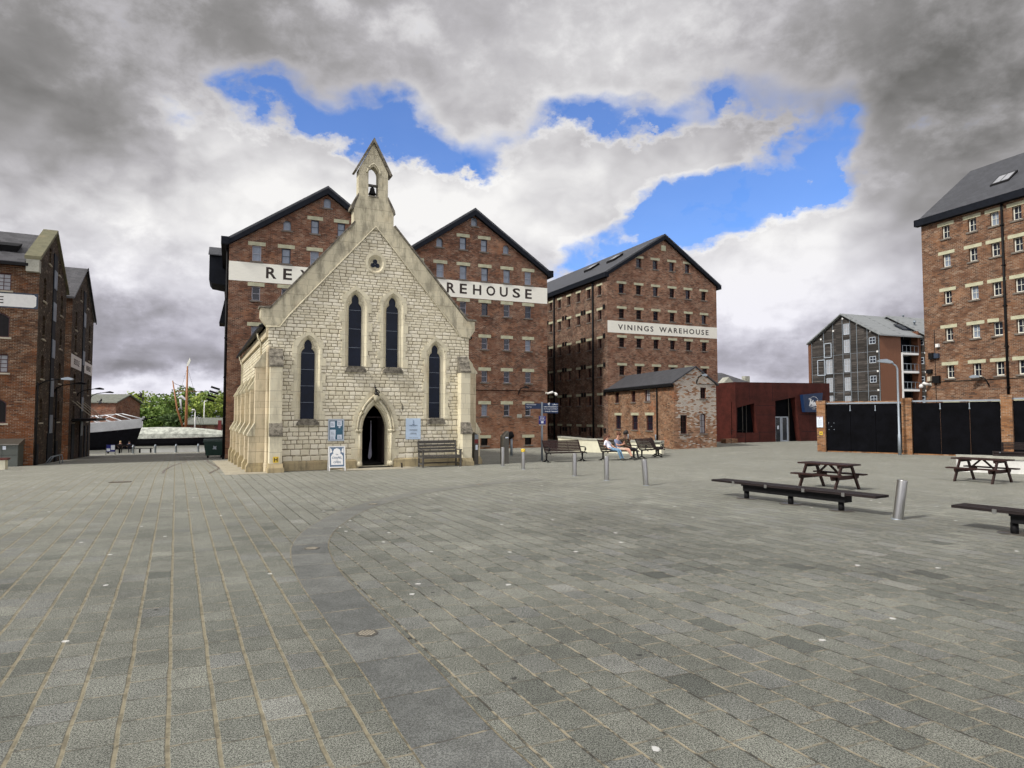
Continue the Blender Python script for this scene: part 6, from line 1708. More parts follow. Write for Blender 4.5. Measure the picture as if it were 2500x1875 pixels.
# ================================================================== PEOPLE
def person(label, loc, rz, J, mats, hair, hairkind, group=None, grip=None):
    """J: dict of joints in local space (x right of figure, -y forward); mats: skin, top, legs, shoe, lower-leg"""
    root = thing('person', label, 'person', loc, rz, group)
    names = ['pelvis', 'waist', 'chest', 'neck', 'head0', 'head1']
    rad = dict(pelvis=.125, waist=.11, chest=.135, neck=.052, head0=.075, head1=.092, crown=.07, sho=.062, elb=.042, wri=.028, palm=.034, hip=.085, knee=.060, ank=.042, toe=.034, heel=.04)
    V = []; E_ = []; Rr = []; id_ = {}
    def add(n, p, r, parent=None):
        id_[n] = len(V); V.append(Vector(p)); Rr.append(r)
        if parent is not None: E_.append((id_[parent], id_[n]))
    add('pelvis', J['pelvis'], .125); add('waist', J['waist'], .112, 'pelvis'); add('chest', J['chest'], .13, 'waist'); add('neck', J['neck'], .052, 'chest')
    h = Vector(J['head']); nk = Vector(J['neck']); up = (h - nk).normalized()
    add('head0', h - up * .05, .072, 'neck'); add('head1', h + up * .03, .088, 'head0'); add('crown', h + up * .085, .062, 'head1')
    for s_ in 'LR':
        add('sho' + s_, J['sho' + s_], .058, 'chest'); add('elb' + s_, J['elb' + s_], .040, 'sho' + s_); add('wri' + s_, J['wri' + s_], .027, 'elb' + s_)
        d = Vector(J['hand' + s_]) - Vector(J['wri' + s_]); L = d.length; d.normalize()
        add('palm' + s_, Vector(J['wri' + s_]) + d * .075, .030, 'wri' + s_)
        sd_ = d.cross(Vector((0, 0, 1))); sd_ = sd_.normalized() if sd_.length > .1 else Vector((1, 0, 0)); dn = d.cross(sd_)
        for k, fl in enumerate((.062, .074, .070, .054)):
            b = V[id_['palm' + s_]] + sd_ * (.024 - .016 * k); n1 = 'f%d%s' % (k, s_); add(n1, b + d * .028, .0095, 'palm' + s_); add(n1 + 'b', b + d * (.028 + fl * .5) + dn * .006, .0085, n1); add(n1 + 'c', b + d * (.028 + fl * .85) + dn * .022, .0075, n1 + 'b')
        b = V[id_['palm' + s_]] - d * .03 + sd_ * .032; add('t' + s_, b, .011, 'palm' + s_); add('t2' + s_, b + sd_ * .02 + d * .035, .009, 't' + s_)
        add('hip' + s_, J['hip' + s_], .085, 'pelvis'); add('knee' + s_, J['knee' + s_], .060, 'hip' + s_); add('ank' + s_, J['ank' + s_], .040, 'knee' + s_)
        t = Vector(J['toe' + s_]); a = V[id_['ank' + s_]]; add('ball' + s_, a.lerp(t, .6) + Vector((0, 0, -.02)), .038, 'ank' + s_); add('toe' + s_, t, .03, 'ball' + s_)
    me = bpy.data.meshes.new('body'); me.from_pydata([tuple(v) for v in V], E_, [])
    ob = bpy.data.objects.new('body', me); COL.objects.link(ob)
    ob.modifiers.new('skin', 'SKIN'); ob.modifiers['skin'].use_smooth_shade = True
    if not me.skin_vertices: 
        bm = bmesh.new(); bm.from_mesh(me); bm.verts.layers.skin.verify(); bm.to_mesh(me); bm.free()
    for i, sv_ in enumerate(me.skin_vertices[0].data): sv_.radius = (Rr[i], Rr[i]); sv_.use_root = (i == 0)
    ss_ = ob.modifiers.new('sub', 'SUBSURF'); ss_.levels = 1; ss_.render_levels = 1
    dg = bpy.context.evaluated_depsgraph_get(); bme = bpy.data.meshes.new_from_object(ob.evaluated_get(dg)); bpy.data.objects.remove(ob)
    bme.name = 'body'; bme.materials.clear()
    for k in mats: bme.materials.append(M[k])
    inv = {v: k for k, v in id_.items()}
    def zone(a, b, f):
        n = b
        if n.startswith(('head', 'crown', 'neck')) or n in ('head0',): return 0
        if n.startswith(('f', 't')) and not n.startswith('toe') or n.startswith(('palm', 'wri')): return 0
        if n.startswith('elb'): return 1 if f < .75 else 0
        if n.startswith(('waist', 'chest', 'sho')): return 1
        if n.startswith('hip'): return 2
        if n.startswith('knee'): return 2 if f < .8 or mats[4] == mats[2] else 4
        if n.startswith('ank'): return 4 if f < .82 else (3 if mats[4] != mats[2] else 4)
        return 3
    for p in bme.polygons:
        c = p.center; best = None
        for a, b in E_:
            A_, B_ = V[a], V[b]; d = B_ - A_; L2 = d.length_squared; f = 0 if L2 < 1e-9 else max(0, min(1, (c - A_).dot(d) / L2)); dist = (c - (A_ + d * f)).length - (Rr[a] * (1 - f) + Rr[b] * f)
            if best is None or dist < best[0]: best = (dist, a, b, f)
        p.material_index = zone(inv[best[1]], inv[best[2]], best[3]); p.use_smooth = True
    link('body', bme, root)
    fwd = Vector(J.get('face', (0, -1, 0))).normalized(); sd_ = fwd.cross(up).normalized()
    hm = MB(); B = Matrix((sd_, -fwd, up)).transposed().to_4x4(); hm.x = Matrix.Translation(h) @ B
    hm.ball((0, .018, .05), .105, 14, (.95, 1.0, .92))
    if hairkind == 'long': hm.tube([(0, .06, .05), (0, .11, -.03), (.02, .12, -.14), (.03, .12, -.24)], .06, 8, rr=[.09, .075, .055, .03])
    if hairkind == 'afro': hm.ball((0, .02, .06), .125, 12, (1, 1, .95))
    hm.build('hair', hair, root)
    fm = MB(); fm.x = hm.x
    fm.ball((0, -.088, -.005), .016, 8, (.8, 1.1, 1.4)); fm.ball((.092, .0, .0), .02, 6, (.4, 1, 1.4)); fm.ball((-.092, .0, .0), .02, 6, (.4, 1, 1.4)); fm.build('nose_and_ears', mats[0], root)
    em = MB(); em.x = hm.x; em.ball((.03, -.079, .022), .009, 6); em.ball((-.03, -.079, .022), .009, 6); em.box(-.022, .022, -.086, -.078, -.047, -.041); em.build('eyes_and_mouth', 'hair_bk', root)
    return root
seat = dict(pelvis=(0, .03, .53), waist=(0, .10, .66), chest=(0, .15, .86), neck=(0, .14, 1.02), head=(0, .10, 1.15),
            shoL=(.17, .15, .93), shoR=(-.17, .15, .93), elbL=(.22, .08, .68), elbR=(-.22, .08, .68), wriL=(.16, -.14, .60), wriR=(-.14, -.14, .60), handL=(.10, -.22, .58), handR=(-.08, -.22, .58),
            hipL=(.10, -.02, .52), hipR=(-.10, -.02, .52), kneeL=(.11, -.44, .50), kneeR=(-.11, -.44, .50), ankL=(.10, -.52, .09), ankR=(-.10, -.52, .09), toeL=(.12, -.68, .03), toeR=(-.12, -.68, .03))
def J(**k): d = dict(seat); d.update(k); return d
z0 = G(5.1, 31.15)
BA = R(31)
def onB(a, b): return (5.10 + a * math.cos(BA) - b * math.sin(BA), 31.15 + a * math.sin(BA) + b * math.cos(BA), z0)
person('woman in white t-shirt and pale blue jeans leaning back at the left of the couple', onB(-.48, 0), BA + R(22),
       J(head=(.02, .16, 1.06), neck=(0, .20, .95), chest=(0, .20, .80), shoL=(.15, .19, .87), shoR=(-.15, .20, .87), waist=(0, .12, .63), elbL=(.22, .05, .68), elbR=(-.24, .20, .64), wriR=(-.22, .0, .56), wriL=(.20, -.10, .60), handL=(.16, -.2, .58), handR=(-.20, -.08, .55), ankL=(.12, -.60, .09), ankR=(-.02, -.56, .09), toeL=(.16, -.76, .03), toeR=(-.02, -.72, .03), face=(.45, -.9, 0)),
       ['skin', 'tee_white', 'jeans', 'shoe', 'jeans'], 'hair_br', 'long', 'people on the bench by the lodge')
person('man in grey-blue t-shirt and beige shorts with crossed ankles beside the woman', onB(.06, 0), BA + R(20),
       J(head=(0, .02, 1.19), neck=(0, .08, 1.05), chest=(0, .12, .87), wriL=(.06, -.20, .80), handL=(.02, -.26, .88), elbL=(.24, -.02, .70), elbR=(-.22, -.02, .70), wriR=(-.04, -.22, .72), handR=(.04, -.26, .80), kneeL=(.12, -.46, .52), kneeR=(-.06, -.46, .50), ankL=(-.04, -.72, .10), ankR=(.14, -.68, .10), toeL=(-.05, -.90, .05), toeR=(.20, -.86, .05), face=(.3, -.85, -.35)),
       ['skin', 'tee_blue', 'beige', 'shoe', 'skin'], 'hair_br', 'short', 'people on the bench by the lodge')
person('dark-haired person in brown jacket at the far end of the couple\'s bench', onB(.60, .05), BA + R(48),
       J(head=(0, .06, 1.24), neck=(0, .10, 1.10), chest=(0, .13, .90), elbL=(.18, -.05, .78), wriL=(.06, -.16, .98), handL=(.03, -.14, 1.07)),
       ['skin_d', 'brown_top', 'black_top', 'shoe', 'black_top'], 'hair_bk', 'afro', 'people on the bench by the lodge')
# quayside bench with two people, seen from behind
qb = thing('quay_bench', 'long dark bench facing the water with two people at the end of the alley', 'bench', gl(-39.6, 67.3), R(28))
m = MB()
for k in range(3): m.box(-2.1, 2.1, .25 - .5 + k * .15, .37 - .5 + k * .15, .42, .46)
m.build('seat', 'wood_black', qb)
m = MB(); m.box(-2.1, .4, -.30, -.26, .70, .88); m.box(-2.1, -2.0, -.3, -.24, .4, .8); m.box(.3, .4, -.3, -.24, .4, .8); m.build('backrest', 'wood_black', qb)
for x in (-1.9, -.9, .9, 1.9):
    m = MB(); m.box(x - .08, x + .08, -.15, .15, 0, .42); m.build('leg', 'iron', qb)
def onQB(a, b): x = -39.6 + a * math.cos(R(28)) - b * math.sin(R(28)); y = 67.3 + a * math.sin(R(28)) + b * math.cos(R(28)); return (x, y, G(-39.6, 67.3))
person('blonde person in black seen from behind on the quayside bench', onQB(-.85, .0), R(28 + 180), J(), ['skin', 'black_top', 'black_top', 'shoe', 'black_top'], 'hair_bl', 'short', 'people on the quayside bench')
person('person in navy top seen from behind on the quayside bench', onQB(-.05, .0), R(28 + 175), J(head=(0, .02, 1.1), neck=(0, .08, .98)), ['skin', 'navy_top', 'navy_top', 'shoe', 'navy_top'], 'hair_bk', 'short', 'people on the quayside bench')
# small board at the end of the alley
sb = thing('a_board', 'small blue and white A-board at the foot of the far alley warehouse', 'a-board', gl(-37.1, 60.05), R(26))
m = MB(); m.box(-.36, .36, -.03, .03, .28, .92); m.build('board', 'royal', sb)
m = MB(); m.box(-.32, -.04, -.036, -.031, .34, .58); m.box(.02, .33, -.036, -.031, .45, .88); m.build('white_panel', 'paper', sb)
m = MB(); m.box(-.38, -.34, -.04, .04, 0, .95); m.box(.34, .38, -.04, .04, 0, .95); m.build('frame', 'iron', sb)

# ================================================================== DOCK
def hull(root, L, B_, h0, h1, mat, name='hull', n=16, bowlift=.6, deck=True):
    """x along the boat, bow at +L/2, waterline z=0"""
    m = MB(); rings = []
    for i in range(n + 1):
        t = i / n; x = -L / 2 + L * t; w_ = B_ / 2 * (math.sin(math.pi * min(1, max(.02, (1 - t) * 1.25 if t > .6 else .5 if 0 else .5))) if t > .6 else 1 - .35 * (1 - t / .6) ** 3)
        sh = h0 + (h1 - h0) * max(0, t - .55) ** 2 / .2025 * 1. + bowlift * max(0, t - .85) / .15 * .3
        xo = x + (h1 * .35 * max(0, (t - .85) / .15))
        rings.append([(x, -w_ * .75, -.6), (x, -w_, .4), (xo, -w_ * 1.02, sh), (xo, w_ * 1.02, sh), (x, w_, .4), (x, w_ * .75, -.6)])
    for A_, C_ in zip(rings, rings[1:]): m.loft(A_, C_)
    m.poly(rings[0]); m.poly(rings[-1])
    return m.build(name, mat, root), rings
b1 = thing('covered_ship', 'black hulled ship with pale cover under a white timber frame on the left', 'ship', (-68.2, 85.2, -2.6), R(25))
h_, rg = hull(b1, 32, 6.4, 2.2, 2.95, 'hull')
m = MB(); q_ = [r for r in rg[1:]]
for A_, C_ in zip(q_, q_[1:]):
    m.loft([(p[0], p[1] * 1.03, p[2] + dz) for p, dz in ((A_[2], -.12), (A_[2], 1.12), (A_[3], 1.12), (A_[3], -.12))], [(p[0], p[1] * 1.03, p[2] + dz) for p, dz in ((C_[2], -.12), (C_[2], 1.12), (C_[3], 1.12), (C_[3], -.12))], False)
    m.loft([(A_[2][0], A_[2][1] * 1.03, A_[2][2] + 1.12), (A_[2][0], 0, A_[2][2] + 1.2), (A_[3][0], A_[3][1] * 1.03, A_[3][2] + 1.12)], [(C_[2][0], C_[2][1] * 1.03, C_[2][2] + 1.12), (C_[2][0], 0, C_[2][2] + 1.2), (C_[3][0], C_[3][1] * 1.03, C_[3][2] + 1.12)], False)
m.build('cover', 'tarp', b1)
m = MB()
def ring(x):
    f = max(0., min(15.999, (x + 16) / 2)); i = int(f); f -= i
    return [a * (1 - f) + b * f for a, b in zip(rg[i][2], rg[i + 1][2])]
for k in range(22):
    x = -11.5 + k * 1.25; p, q = ring(x + .95), ring(x - .95); z = p[2] + 1.12; zr = q[2] + 2.12; w_ = -p[1] * 1.0; wq = -q[1]
    m.tube([(x + .95, -w_, z), (x - .95, 0, zr)], .055, 5); m.tube([(x + .95, w_, z), (x - .95, 0, zr)], .05, 5); m.tube([(x - 2.3, -ring(x - 2.3)[1] * -1, z), (x - .95, 0, zr)], .03, 5); m.tube([(x - 2.3, ring(x - 2.3)[1], z), (x - .95, 0, zr)], .035, 5)
m.tube([(r_[2][0], 0, r_[2][2] + 2.12) for r_ in rg[:-1]], .05, 5); m.tube([(rg[-2][2][0], 0, rg[-2][2][2] + 2.12), (rg[-1][2][0] + .3, 0, rg[-1][2][2] + 1.1)], .05, 5); m.tube([(r_[2][0], r_[2][1], r_[2][2] + 1.16) for r_ in rg], .04, 5); m.build('timber_frame', 'txt_white', b1)
m = MB(); m.tube([(15.2, 0, 3.5), (19., 0, 4.6)], .12, 6, rr=[.16, .07]); m.build('bowsprit', 'hull', b1)
m = MB(); m.prism([(9.9, 1.55), (10.5, 1.5), (10.6, 2.9), (9.6, 2.9)], 'y', -3.02, -2.96); m.build('hanging_cloth', 'tarp', b1)
b2 = thing('covered_barge', 'low black barge under a mouldy white tarpaulin right of the covered ship', 'barge', (-56.2, 103.5, -2.6), R(18))
hull(b2, 24, 5.0, 1.0, 1.5, 'hull')
m = MB(); n = 14; rings = []
for i in range(n + 1):
    t = i / n; x = -11 + 21.4 * t; w_ = 2.3 * math.sin(math.pi * min(.5, .12 + (1 - t) * .9)); hh = 1.45 * math.sin(math.pi * min(.5, .16 + (1 - t) * .9)) + random.uniform(-.04, .04)
    rings.append([(x, -w_, 1.0 + .3 * t), (x, -w_ * .96, 1.25 + hh * .45), (x, -w_ * .55, 1.2 + hh), (x, 0, 1.3 + hh * 1.08), (x, w_ * .55, 1.2 + hh), (x, w_ * .96, 1.25 + hh * .45), (x, w_, 1.0 + .3 * t)])
for A_, C_ in zip(rings, rings[1:]): m.loft(A_, C_, False)
m.poly(rings[-1]); m.build('tarpaulin', 'tarp_green', b2)
b3 = thing('sailing_barge', 'sailing vessel with tall varnished mast and leaning spar behind the covered barge', 'sailing boat', (-60.5, 112.5, -2.6), R(15))
hull(b3, 22, 5, 1.7, 2.2, 'maroon')
m = MB(); X = 3.6; m.tube([(X, 0, 1), (X, 0, 6.5), (X, 0, 13.4)], .2, 8, rr=[.26, .22, .12]); m.build('mast', 'mast', b3)
m = MB(); m.tube([(X - .3, 0, 2.0), (X - 1.5, 0, 6.0), (X - 2.3, 0, 10.8)], .15, 8, rr=[.18, .16, .09]); m.build('sprit', 'mast', b3)
m = MB(); m.tube([(X - 1.6, 0, 9.0), (X + 2.2, 0, 9.0)], .05, 6); m.build('yard', 'mast', b3)
m = MB()
for a, b in (((X, 0, 13.2), (X - 2.8, 0, 1.9)), ((X, 0, 13.2), (X + 3.2, 0, 1.9)), ((X - 2.3, 0, 10.6), (X, 0, 9.2)), ((X, 0, 9.), (X + 2.6, 0, 2)), ((X - 2.3, 0, 10.4), (X, 0, 9.6)), ((X + 2.2, 0, 9.), (X + 2.4, 0, 2.))): m.tube([a, b], .018, 4)
m.build('rigging', 'iron', b3)
m = MB(); m.prism([(X - .15, 13.5), (X + .15, 13.4), (X + .5, 14.4), (X + .35, 14.9), (X + .05, 14.2)], 'y', -.1, .1, tess=True); m.build('masthead_flag', 'frame_white', b3)
m = MB(); m.tube([(X - 1.4, 0, 7.8), (X - .9, 0, 8.1), (X - .3, 0, 7.6), (X + .2, 0, 7.3)], .2, 7, rr=[.12, .25, .22, .08]); m.tube([(X - 1.0, 0, 7.6), (X - .8, 0, 5.8)], .25, 6, rr=[.2, .1]); m.build('furled_sail', 'tarp', b3)
# sheds on the far bank
def shed(name, loc, rz, L, D, h, rise, label, roofmat, hip=False, doors=0):
    s_ = thing(name, label, 'shed', loc, rz)
    m = MB(); m.box(0, L, 0, D, -1, h); m.prism([(0, h), (D, h), (D / 2, h + rise)], 'x', 0, L); m.build('wall', 'brick_far', s_)
    m = MB()
    for ya, yb in ((-.4, D / 2), (D + .4, D / 2)): m.loft([(-.4, ya, h - .1), (L + .4, ya, h - .1), (L + .4, yb, h + rise + .05), (-.4, yb, h + rise + .05)], [(-.4, ya, h + .1), (L + .4, ya, h + .1), (L + .4, yb, h + rise + .25), (-.4, yb, h + rise + .25)], True, True, True)
    m.build('roof', roofmat, s_)
    for k in range(doors):
        x = L * (k + .5) / doors; m = MB(); m.box(x - .35, x + .35, -.06, 0, -.8, h - .35); m.build('door', 'maroon', s_)
    return s_
shed('brick_store', (-88, 115.5, -1.4), R(5), 16.5, 9, 5.9, 1.4, 'long brick store with grey slate roof above the covered ship', 'slate_green')
shed('brick_shed', (-67., 133, -1.4), R(12), 12, 8, 1.75, 1.1, 'low red brick shed with grey roof behind the mast', 'slate_green', doors=5)
dg_ = thing('dock_machine', 'small orange and grey dockside machine in front of the low brick shed', 'machine', (-56.9, 127, -1.4), R(20))
m = MB(); m.box(-.6, 0, -.5, .5, .6, 2.6); m.build('cab', 'red', dg_)
m = MB(); m.prism([(0, 0), (2.2, 0), (2.0, 2.6), (.8, 3.2)], 'y', -.6, .6); m.build('body', 'slate_txt', dg_)
def far_lamp(x, y, h, label, head=True):
    t = thing('street_lamp', label, 'street lamp', (x, y, -1.4), 0, 'white lamps on the far dock bank')
    m = MB(); m.tube([(0, 0, 0), (0, 0, h)], .1, 6, rr=[.13, .09]); m.build('pole', 'white', t)
    m = MB(); m.tube([(0, 0, h), (-.25, 0, h + .35), (-.6, 0, h + .25)] if head else [(0, 0, h), (.4, 0, h + .05)], .14, 6); m.build('lamp_head', 'white', t)
far_lamp(-58.2, 119, 4.3, 'short white street lamp in front of the low brick shed'); far_lamp(-66.3, 139.5, 6.6, 'tall thin pole behind the low brick shed', False)
far_lamp(-69.0, 121., 3.2, 'thin white lamp between the ship and the barge', False)
# birds
def gull(loc, rz, roll, mat, label, s=1.):
    t = thing('gull', label, 'gull', loc, rz, 'gulls flying over the dock'); t.rotation_euler = (roll, .4, rz); t.scale = (s, s, s)
    m = MB(); m.tube([(-.28, 0, 0), (-.1, 0, 0), (.15, 0, .02), (.28, 0, .04), (.34, 0, .03)], .06, 8, rr=[.015, .06, .07, .045, .01]); m.build('body', mat, t)
    for s_ in (-1, 1):
        m = MB(); pts = [(.12, 0), (.16, .3), (.06, .68), (-.02, .66), (.0, .32), (-.1, 0)]
        A_ = [(x, s_ * y, .03 + y * .35 - max(0, y - .3) * .5) for x, y in pts]; m.loft(A_, [(p[0], p[1], p[2] + .015) for p in A_], True, True, True); m.build('wing', mat, t)
gull((-29.6, 51.5, 3.6), R(60), .7, 'gull_d', 'dark bird banking above the trees'); gull((-31.8, 49.9, 3.15), R(30), -.5, 'gull', 'pale grey gull flying in front of the brick store roof', .75)

# ================================================================== TREES
def tree(x, y, zb, h, w, mat, label, seed, n=900, leaf=.32, group='trees beyond the dock', low=.12):
    rnd = random.Random(seed); t = thing('tree', label, 'tree', (x, y, zb), rnd.uniform(0, 6), group)
    m = MB(); m.tube([(0, 0, 0), (.1, 0, h * .35), (0, .1, h * .6), (0, 0, h * .85)], .3, 7, rr=[h * .03, h * .022, h * .014, .03])
    cl = []
    for k in range(44):
        a = rnd.uniform(0, 6.283); zz = h * rnd.uniform(low, .93); prof = math.sin(math.pi * min(1, max(.05, (zz / h - low * .5) / 1.02))) ** .6
        rr_ = w / 2 * prof * rnd.uniform(.25, .95); cl.append((rr_ * math.cos(a), rr_ * math.sin(a), zz, w * rnd.uniform(.10, .18)))
    for c in cl[:9]: m.tube([(0, 0, max(.5, c[2] * .6)), (c[0] * .5, c[1] * .5, c[2] * .85), (c[0], c[1], c[2])], .05, 5, rr=[h * .012, h * .008, .02])
    m.build('trunk', 'bark', t)
    f = MB()
    for c in cl:
        for k in range(n // 44):
            u = Vector((rnd.gauss(0, 1), rnd.gauss(0, 1), rnd.gauss(0, 1))); u.normalize(); u *= c[3] * rnd.uniform(.55, 1.1) ** .6
            p = Vector((c[0], c[1], c[2])) + Vector((u.x, u.y, u.z * .8)); nn = (u.normalized() + Vector((rnd.gauss(0, .5), rnd.gauss(0, .5), rnd.gauss(0, .5)))).normalized()
            a = nn.cross(Vector((0, 0, 1)) if abs(nn.z) < .9 else Vector((1, 0, 0))).normalized(); b = nn.cross(a); s = leaf * rnd.uniform(.6, 1.3)
            f.poly([p - a * s - b * s * .3, p + b * s * .7, p + a * s - b * s * .2, p - b * s * .8])
    f.build('crown', mat, t)
TR = [(-103, 142, 9.5, 8, 'leaf_g', 'bushy green tree behind the right end of the brick store'), (-106, 150, 12.5, 7, 'leaf_y', 'tree top showing over the brick store roof'),
      (-90, 150, 9.5, 10, 'leaf_y', 'leftmost pale willow of the far bank'), (-84.5, 152, 10.5, 10, 'leaf_y', 'yellow-green tree left of the leaning spar'), (-79, 148, 10., 9, 'leaf_g', 'mid green tree in the middle of the far bank'),
      (-83, 138, 6.5, 11, 'leaf_d', 'dark low bush in front of the yellow-green trees'), (-77, 139, 6.0, 9, 'leaf_g', 'green thicket left of the spar foot'), (-74, 155, 11.5, 8, 'leaf_g', 'tree between the spar and the mast'),
      (-80, 158, 13.2, 5.5, 'leaf_g', 'narrow pointed tree behind the spar top'), (-70, 150, 10.5, 9, 'leaf_y', 'light green tree right behind the mast'), (-69., 160, 12.6, 9, 'leaf_d', 'dark round-topped tree right of the mast'),
      (-61, 156, 11., 9, 'leaf_g', 'green tree above the low brick shed'), (-58, 168, 13, 9, 'leaf_y', 'pale tree at the warehouse edge'), (-94, 160, 11, 8, 'leaf_y', 'pale tree far left of the bank'), (-71, 137, 4.5, 7, 'leaf_d', 'dark shrub at the mast foot'), (-98, 134, 6.5, 8, 'leaf_g', 'green shrub beside the brick store')]
for k, (x, y, h, w, mt, lab) in enumerate(TR): tree(x, y, -1.5, h * .84, w * 1.1, mt, lab, 40 + k, n=2600, leaf=.28)

# ================================================================== SKY
SUN_AZ, SUN_EL = R(-124), R(42)      # azimuth from +Y towards +X; sun from the left, slightly behind the camera
wd = bpy.data.worlds.new('World'); SC.world = wd; wd.use_nodes = True
t = NT(wd.node_tree); t.n.clear()
out = t.new('ShaderNodeOutputWorld'); bg = t.new('ShaderNodeBackground'); t.l.new(bg.outputs[0], out.inputs[0])
sky = t.new('ShaderNodeTexSky', sky_type='NISHITA'); sky.sun_disc = False; sky.sun_elevation = SUN_EL; sky.sun_rotation = SUN_AZ
sky.air_density = 1.; sky.dust_density = .4; sky.ozone_density = 2.5; sky.altitude = 50
d = t.new('ShaderNodeTexCoord').outputs['Generated']
nv = t.new('ShaderNodeVectorMath', operation='NORMALIZE'); t.l.new(d, nv.inputs[0]); d = nv.outputs[0]
X, Y, Z = t.sep(d)
az = t.m('ARCTAN2', X, Y); el = t.m('ARCSINE', Z)
F_, CY_, HY_ = 1580., 937.5, 1015.; TH = math.atan((HY_ - CY_) / F_)
def px(x, y):
    a, b = (x - 1250) / F_, -(y - CY_) / F_
    v = Vector((a, math.cos(TH) - b * math.sin(TH), math.sin(TH) + b * math.cos(TH))).normalized()
    return math.atan2(v.x, v.y), math.asin(v.z)
D3 = t.map(d, (1, 1, 1.45))
wn = t.noise(D3, 7., 3, .55, col=True)
wv = t.new('ShaderNodeVectorMath', operation='MULTIPLY_ADD'); t.l.new(wn, wv.inputs[0]); wv.inputs[1].default_value = (.075, .075, .075); t.l.new(D3, wv.inputs[2]); DW = wv.outputs[0]
n_big = t.noise(DW, 2.3, 3, .5); n_mid = t.noise(DW, 6.0, 6, .6); n_fine = t.noise(D3, 17., 6, .62)
def billow(vec, sc, det):
    vo = t.new('ShaderNodeTexVoronoi'); t.l.new(vec, vo.inputs['Vector']); vo.inputs['Scale'].default_value = sc
    vo.inputs['Detail'].default_value = det; vo.inputs['Roughness'].default_value = .55; vo.normalize = True
    return vo.outputs['Distance']
b1_ = billow(DW, 8., 3.); b2_ = billow(t.map(DW, (1, 1, 1), (.016, .003, -.030)), 8., 2.)
DH = t.map(d, (1, 1, 5)); n_h = t.noise(DH, 4.5, 5, .58)
wnx, wny, _w = t.sep(wn)
wa = t.add(az, t.add(t.mul(t.sub(n_mid, .5), .20), t.mul(t.sub(wnx, .5), .10))); we = t.add(el, t.add(t.mul(t.sub(n_fine, .5), .09), t.mul(t.sub(wny, .5), .12)))
WV = t.comb(wa, we, 0.)
def total(lst):
    r = 0.
    for b in lst:
        x, y, rx, ry, amp = b[:5]; rot = b[5] if len(b) > 5 else 0.
        a0, e0 = px(x, y)
        mp = t.new('ShaderNodeMapping', vector_type='TEXTURE'); t.l.new(WV, mp.inputs[0])
        mp.inputs['Location'].default_value = (a0, e0, 0); mp.inputs['Rotation'].default_value = (0, 0, rot)
        mp.inputs['Scale'].default_value = (2.4 * rx / F_, 2.4 * ry / F_, 1)
        g_ = t.new('ShaderNodeTexGradient', gradient_type='QUADRATIC_SPHERE'); t.l.new(mp.outputs[0], g_.inputs[0])
        r = t.m('MULTIPLY_ADD', g_.outputs['Fac'], amp * 1.12, r)
    return r
holes_ = total([(755, 305, 165, 66, 1.45, -.05), (640, 225, 80, 38, .7), (990, 345, 170, 70, 1.35, -.2), (1140, 405, 150, 65, 1.4, -.3), (1290, 345, 80, 80, .6), (1420, 282, 120, 46, 1.5), (1590, 292, 120, 50, 1.35),
                (1790, 248, 95, 46, 1.15), (1900, 310, 90, 66, .8), (1965, 430, 110, 80, 1.3), (1800, 455, 170, 85, 1.3), (1620, 520, 170, 80, 1.45), (1480, 590, 110, 65, 1.3), (1400, 650, 60, 36, .8), (2030, 300, 40, 90, .7)])
fills = total([(1440, 395, 100, 65, 1.5), (1500, 515, 55, 65, 1.0), (1730, 372, 140, 48, 1.35, -.15), (1600, 400, 75, 45, .9), (1350, 505, 105, 85, 1.1), (1960, 630, 270, 95, 1.6, .22), (1700, 695, 200, 70, 1.0, .25),
               (860, 455, 380, 68, 1.5, .02), (1230, 545, 150, 55, 1.1, -.2), (1130, 285, 80, 36, .5), (1850, 330, 55, 55, .5)])
cov = t.add(t.sub(holes_, fills), t.add(t.mul(t.sub(n_mid, .5), 1.7), t.add(t.mul(t.sub(n_fine, .5), 1.3), t.add(t.mul(t.sub(b1_, .42), .30), -.13))))
veil = t.ss(t.noise(DW, 9., 4, .62), .34, .62)          # thin torn cloud over parts of the blue
blue = t.m('MAXIMUM', t.mul(t.ss(cov, .15, .95), t.sub(1., t.mul(veil, .6))), t.mul(t.ss(cov, .6, 1.15), .95))
# brightness of the clouds
lit = total([(820, 510, 380, 90, .26), (620, 470, 150, 130, .12), (330, 680, 320, 80, .14), (470, 310, 150, 120, .14), (250, 540, 200, 60, .14), (1120, 560, 200, 110, .26), (1430, 400, 120, 90, .28), (1930, 600, 300, 110, .50), (1950, 700, 260, 90, .2), (230, 640, 330, 120, .06), (1100, 520, 260, 70, .2), (2090, 520, 120, 80, .18), (1540, 90, 260, 90, .16), (1700, 400, 150, 60, .12), (1850, 760, 220, 60, .16), (2000, 330, 70, 120, .10), (1300, 180, 250, 90, .08), (280, 960, 260, 36, .42), (500, 940, 120, 50, .3), (2230, 880, 90, 40, .2), (420, 560, 200, 70, .12)])
drk = total([(60, 60, 420, 200, .26), (160, 300, 220, 90, .16), (620, 100, 330, 110, .16), (2300, 100, 420, 260, .34), (2100, 300, 120, 120, .10), (2200, 560, 160, 90, .22), (2330, 420, 160, 200, .20), (130, 420, 140, 70, .10), (380, 830, 330, 70, .26), (300, 900, 260, 36, .18), (1980, 850, 260, 60, .17), (1950, 960, 200, 30, .10), (1000, 60, 300, 60, .10), (2150, 790, 120, 40, .12), (300, 420, 130, 60, .06), (900, 230, 120, 40, .08)])
crisp = t.ss(el, .62, .30, .15, 1.)          # crisp heaps low down, soft sheets overhead
relief = t.add(t.mul(t.sub(b2_, b1_), .62), t.mul(t.sub(.42, b1_), .16))
streak = t.mul(t.sub(n_h, .5), t.ss(el, .05, .24, .62, .0))
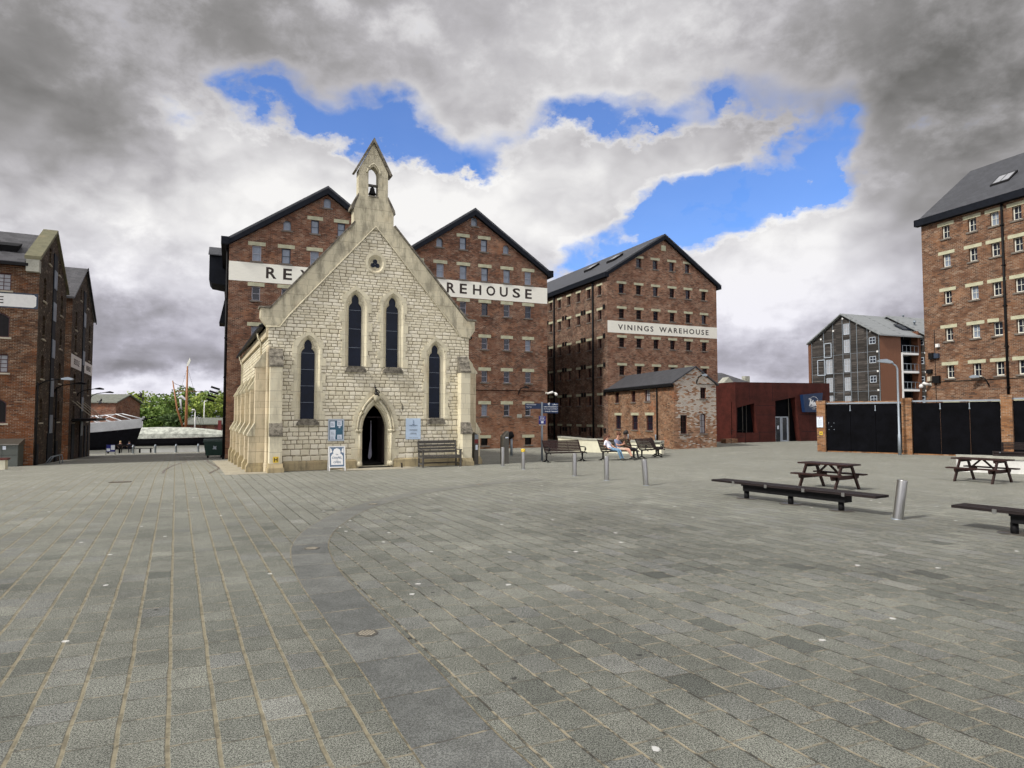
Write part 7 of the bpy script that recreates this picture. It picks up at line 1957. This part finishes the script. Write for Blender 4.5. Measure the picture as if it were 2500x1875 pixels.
soft = t.add(t.mul(t.sub(n_big, .5), .42), t.add(t.mul(t.sub(n_mid, .5), .38), t.mul(t.sub(n_fine, .5), .14)))
B = t.add(t.add(.61, t.sub(t.mul(lit, .72), t.mul(drk, .68))), t.add(t.mul(relief, t.mul(crisp, .8)), t.add(soft, streak)))
edge = t.mul(t.ss(cov, -.25, .25), .10)
B = t.m('MINIMUM', t.m('MAXIMUM', t.add(B, edge), .22), .97)
ccol = t.ramp(B, [(.22, (.14, .137, .132)), (.42, (.27, .262, .262)), (.60, (.45, .438, .455)), (.78, (.66, .65, .66)), (.95, (.86, .85, .84))])
sk = t.mul(1., 1.)
hsv = t.new('ShaderNodeHueSaturation'); t.l.new(sky.outputs[0], hsv.inputs['Color']); hsv.inputs['Saturation'].default_value = 1.12; hsv.inputs['Value'].default_value = 1.55
skc = t.mix(1., hsv.outputs[0], (.62, .72, .98), 'MULTIPLY')
# clouds are written in the same units as the sky, then everything goes through one strength
STR = .12
cc = t.new('ShaderNodeVectorMath', operation='SCALE'); t.l.new(ccol, cc.inputs[0]); t.set(cc.inputs['Scale'], t.mul(t.add(1., t.mul(t.ss(Y, .15, -.75), 1.15)), 1 / STR))   # extra brightness added to unseen clouds behind the viewer, to light the front walls
tinted = t.mix(t.ss(el, .30, .08), cc.outputs[0], t.mix(1., cc.outputs[0], (.96, .96, 1.06), 'MULTIPLY'))
t.set(bg.inputs[0], t.mix(blue, tinted, skc)); bg.inputs[1].default_value = STR
try: wd.cycles.sampling_method = 'MANUAL'; wd.cycles.sample_map_resolution = 512
except Exception: pass

sl = bpy.data.lights.new('sun', 'SUN'); sl.energy = 3.5; sl.angle = R(6); sl.color = (1., .955, .88)
so = bpy.data.objects.new('sun', sl); COL.objects.link(so)
sdir = Vector((math.sin(SUN_AZ) * math.cos(SUN_EL), math.cos(SUN_AZ) * math.cos(SUN_EL), math.sin(SUN_EL)))
so.rotation_euler = sdir.to_track_quat('Z', 'Y').to_euler()

cam = bpy.data.cameras.new('camera'); co = bpy.data.objects.new('camera', cam); COL.objects.link(co)
cam.sensor_width = 36; cam.lens = 1580 / 2500 * 36; cam.clip_end = 3000; cam.clip_start = .05
co.location = (0, 0, 2.1); co.rotation_euler = (R(90) + TH, 0, 0); SC.camera = co
SC.view_settings.view_transform = 'Standard'; SC.view_settings.look = 'None'; SC.view_settings.exposure = .12; SC.view_settings.gamma = 1
SC.cycles.use_adaptive_sampling = True; SC.cycles.adaptive_threshold = .035; SC.cycles.adaptive_min_samples = 24
SC.cycles.max_bounces = 4; SC.cycles.diffuse_bounces = 2; SC.cycles.glossy_bounces = 2
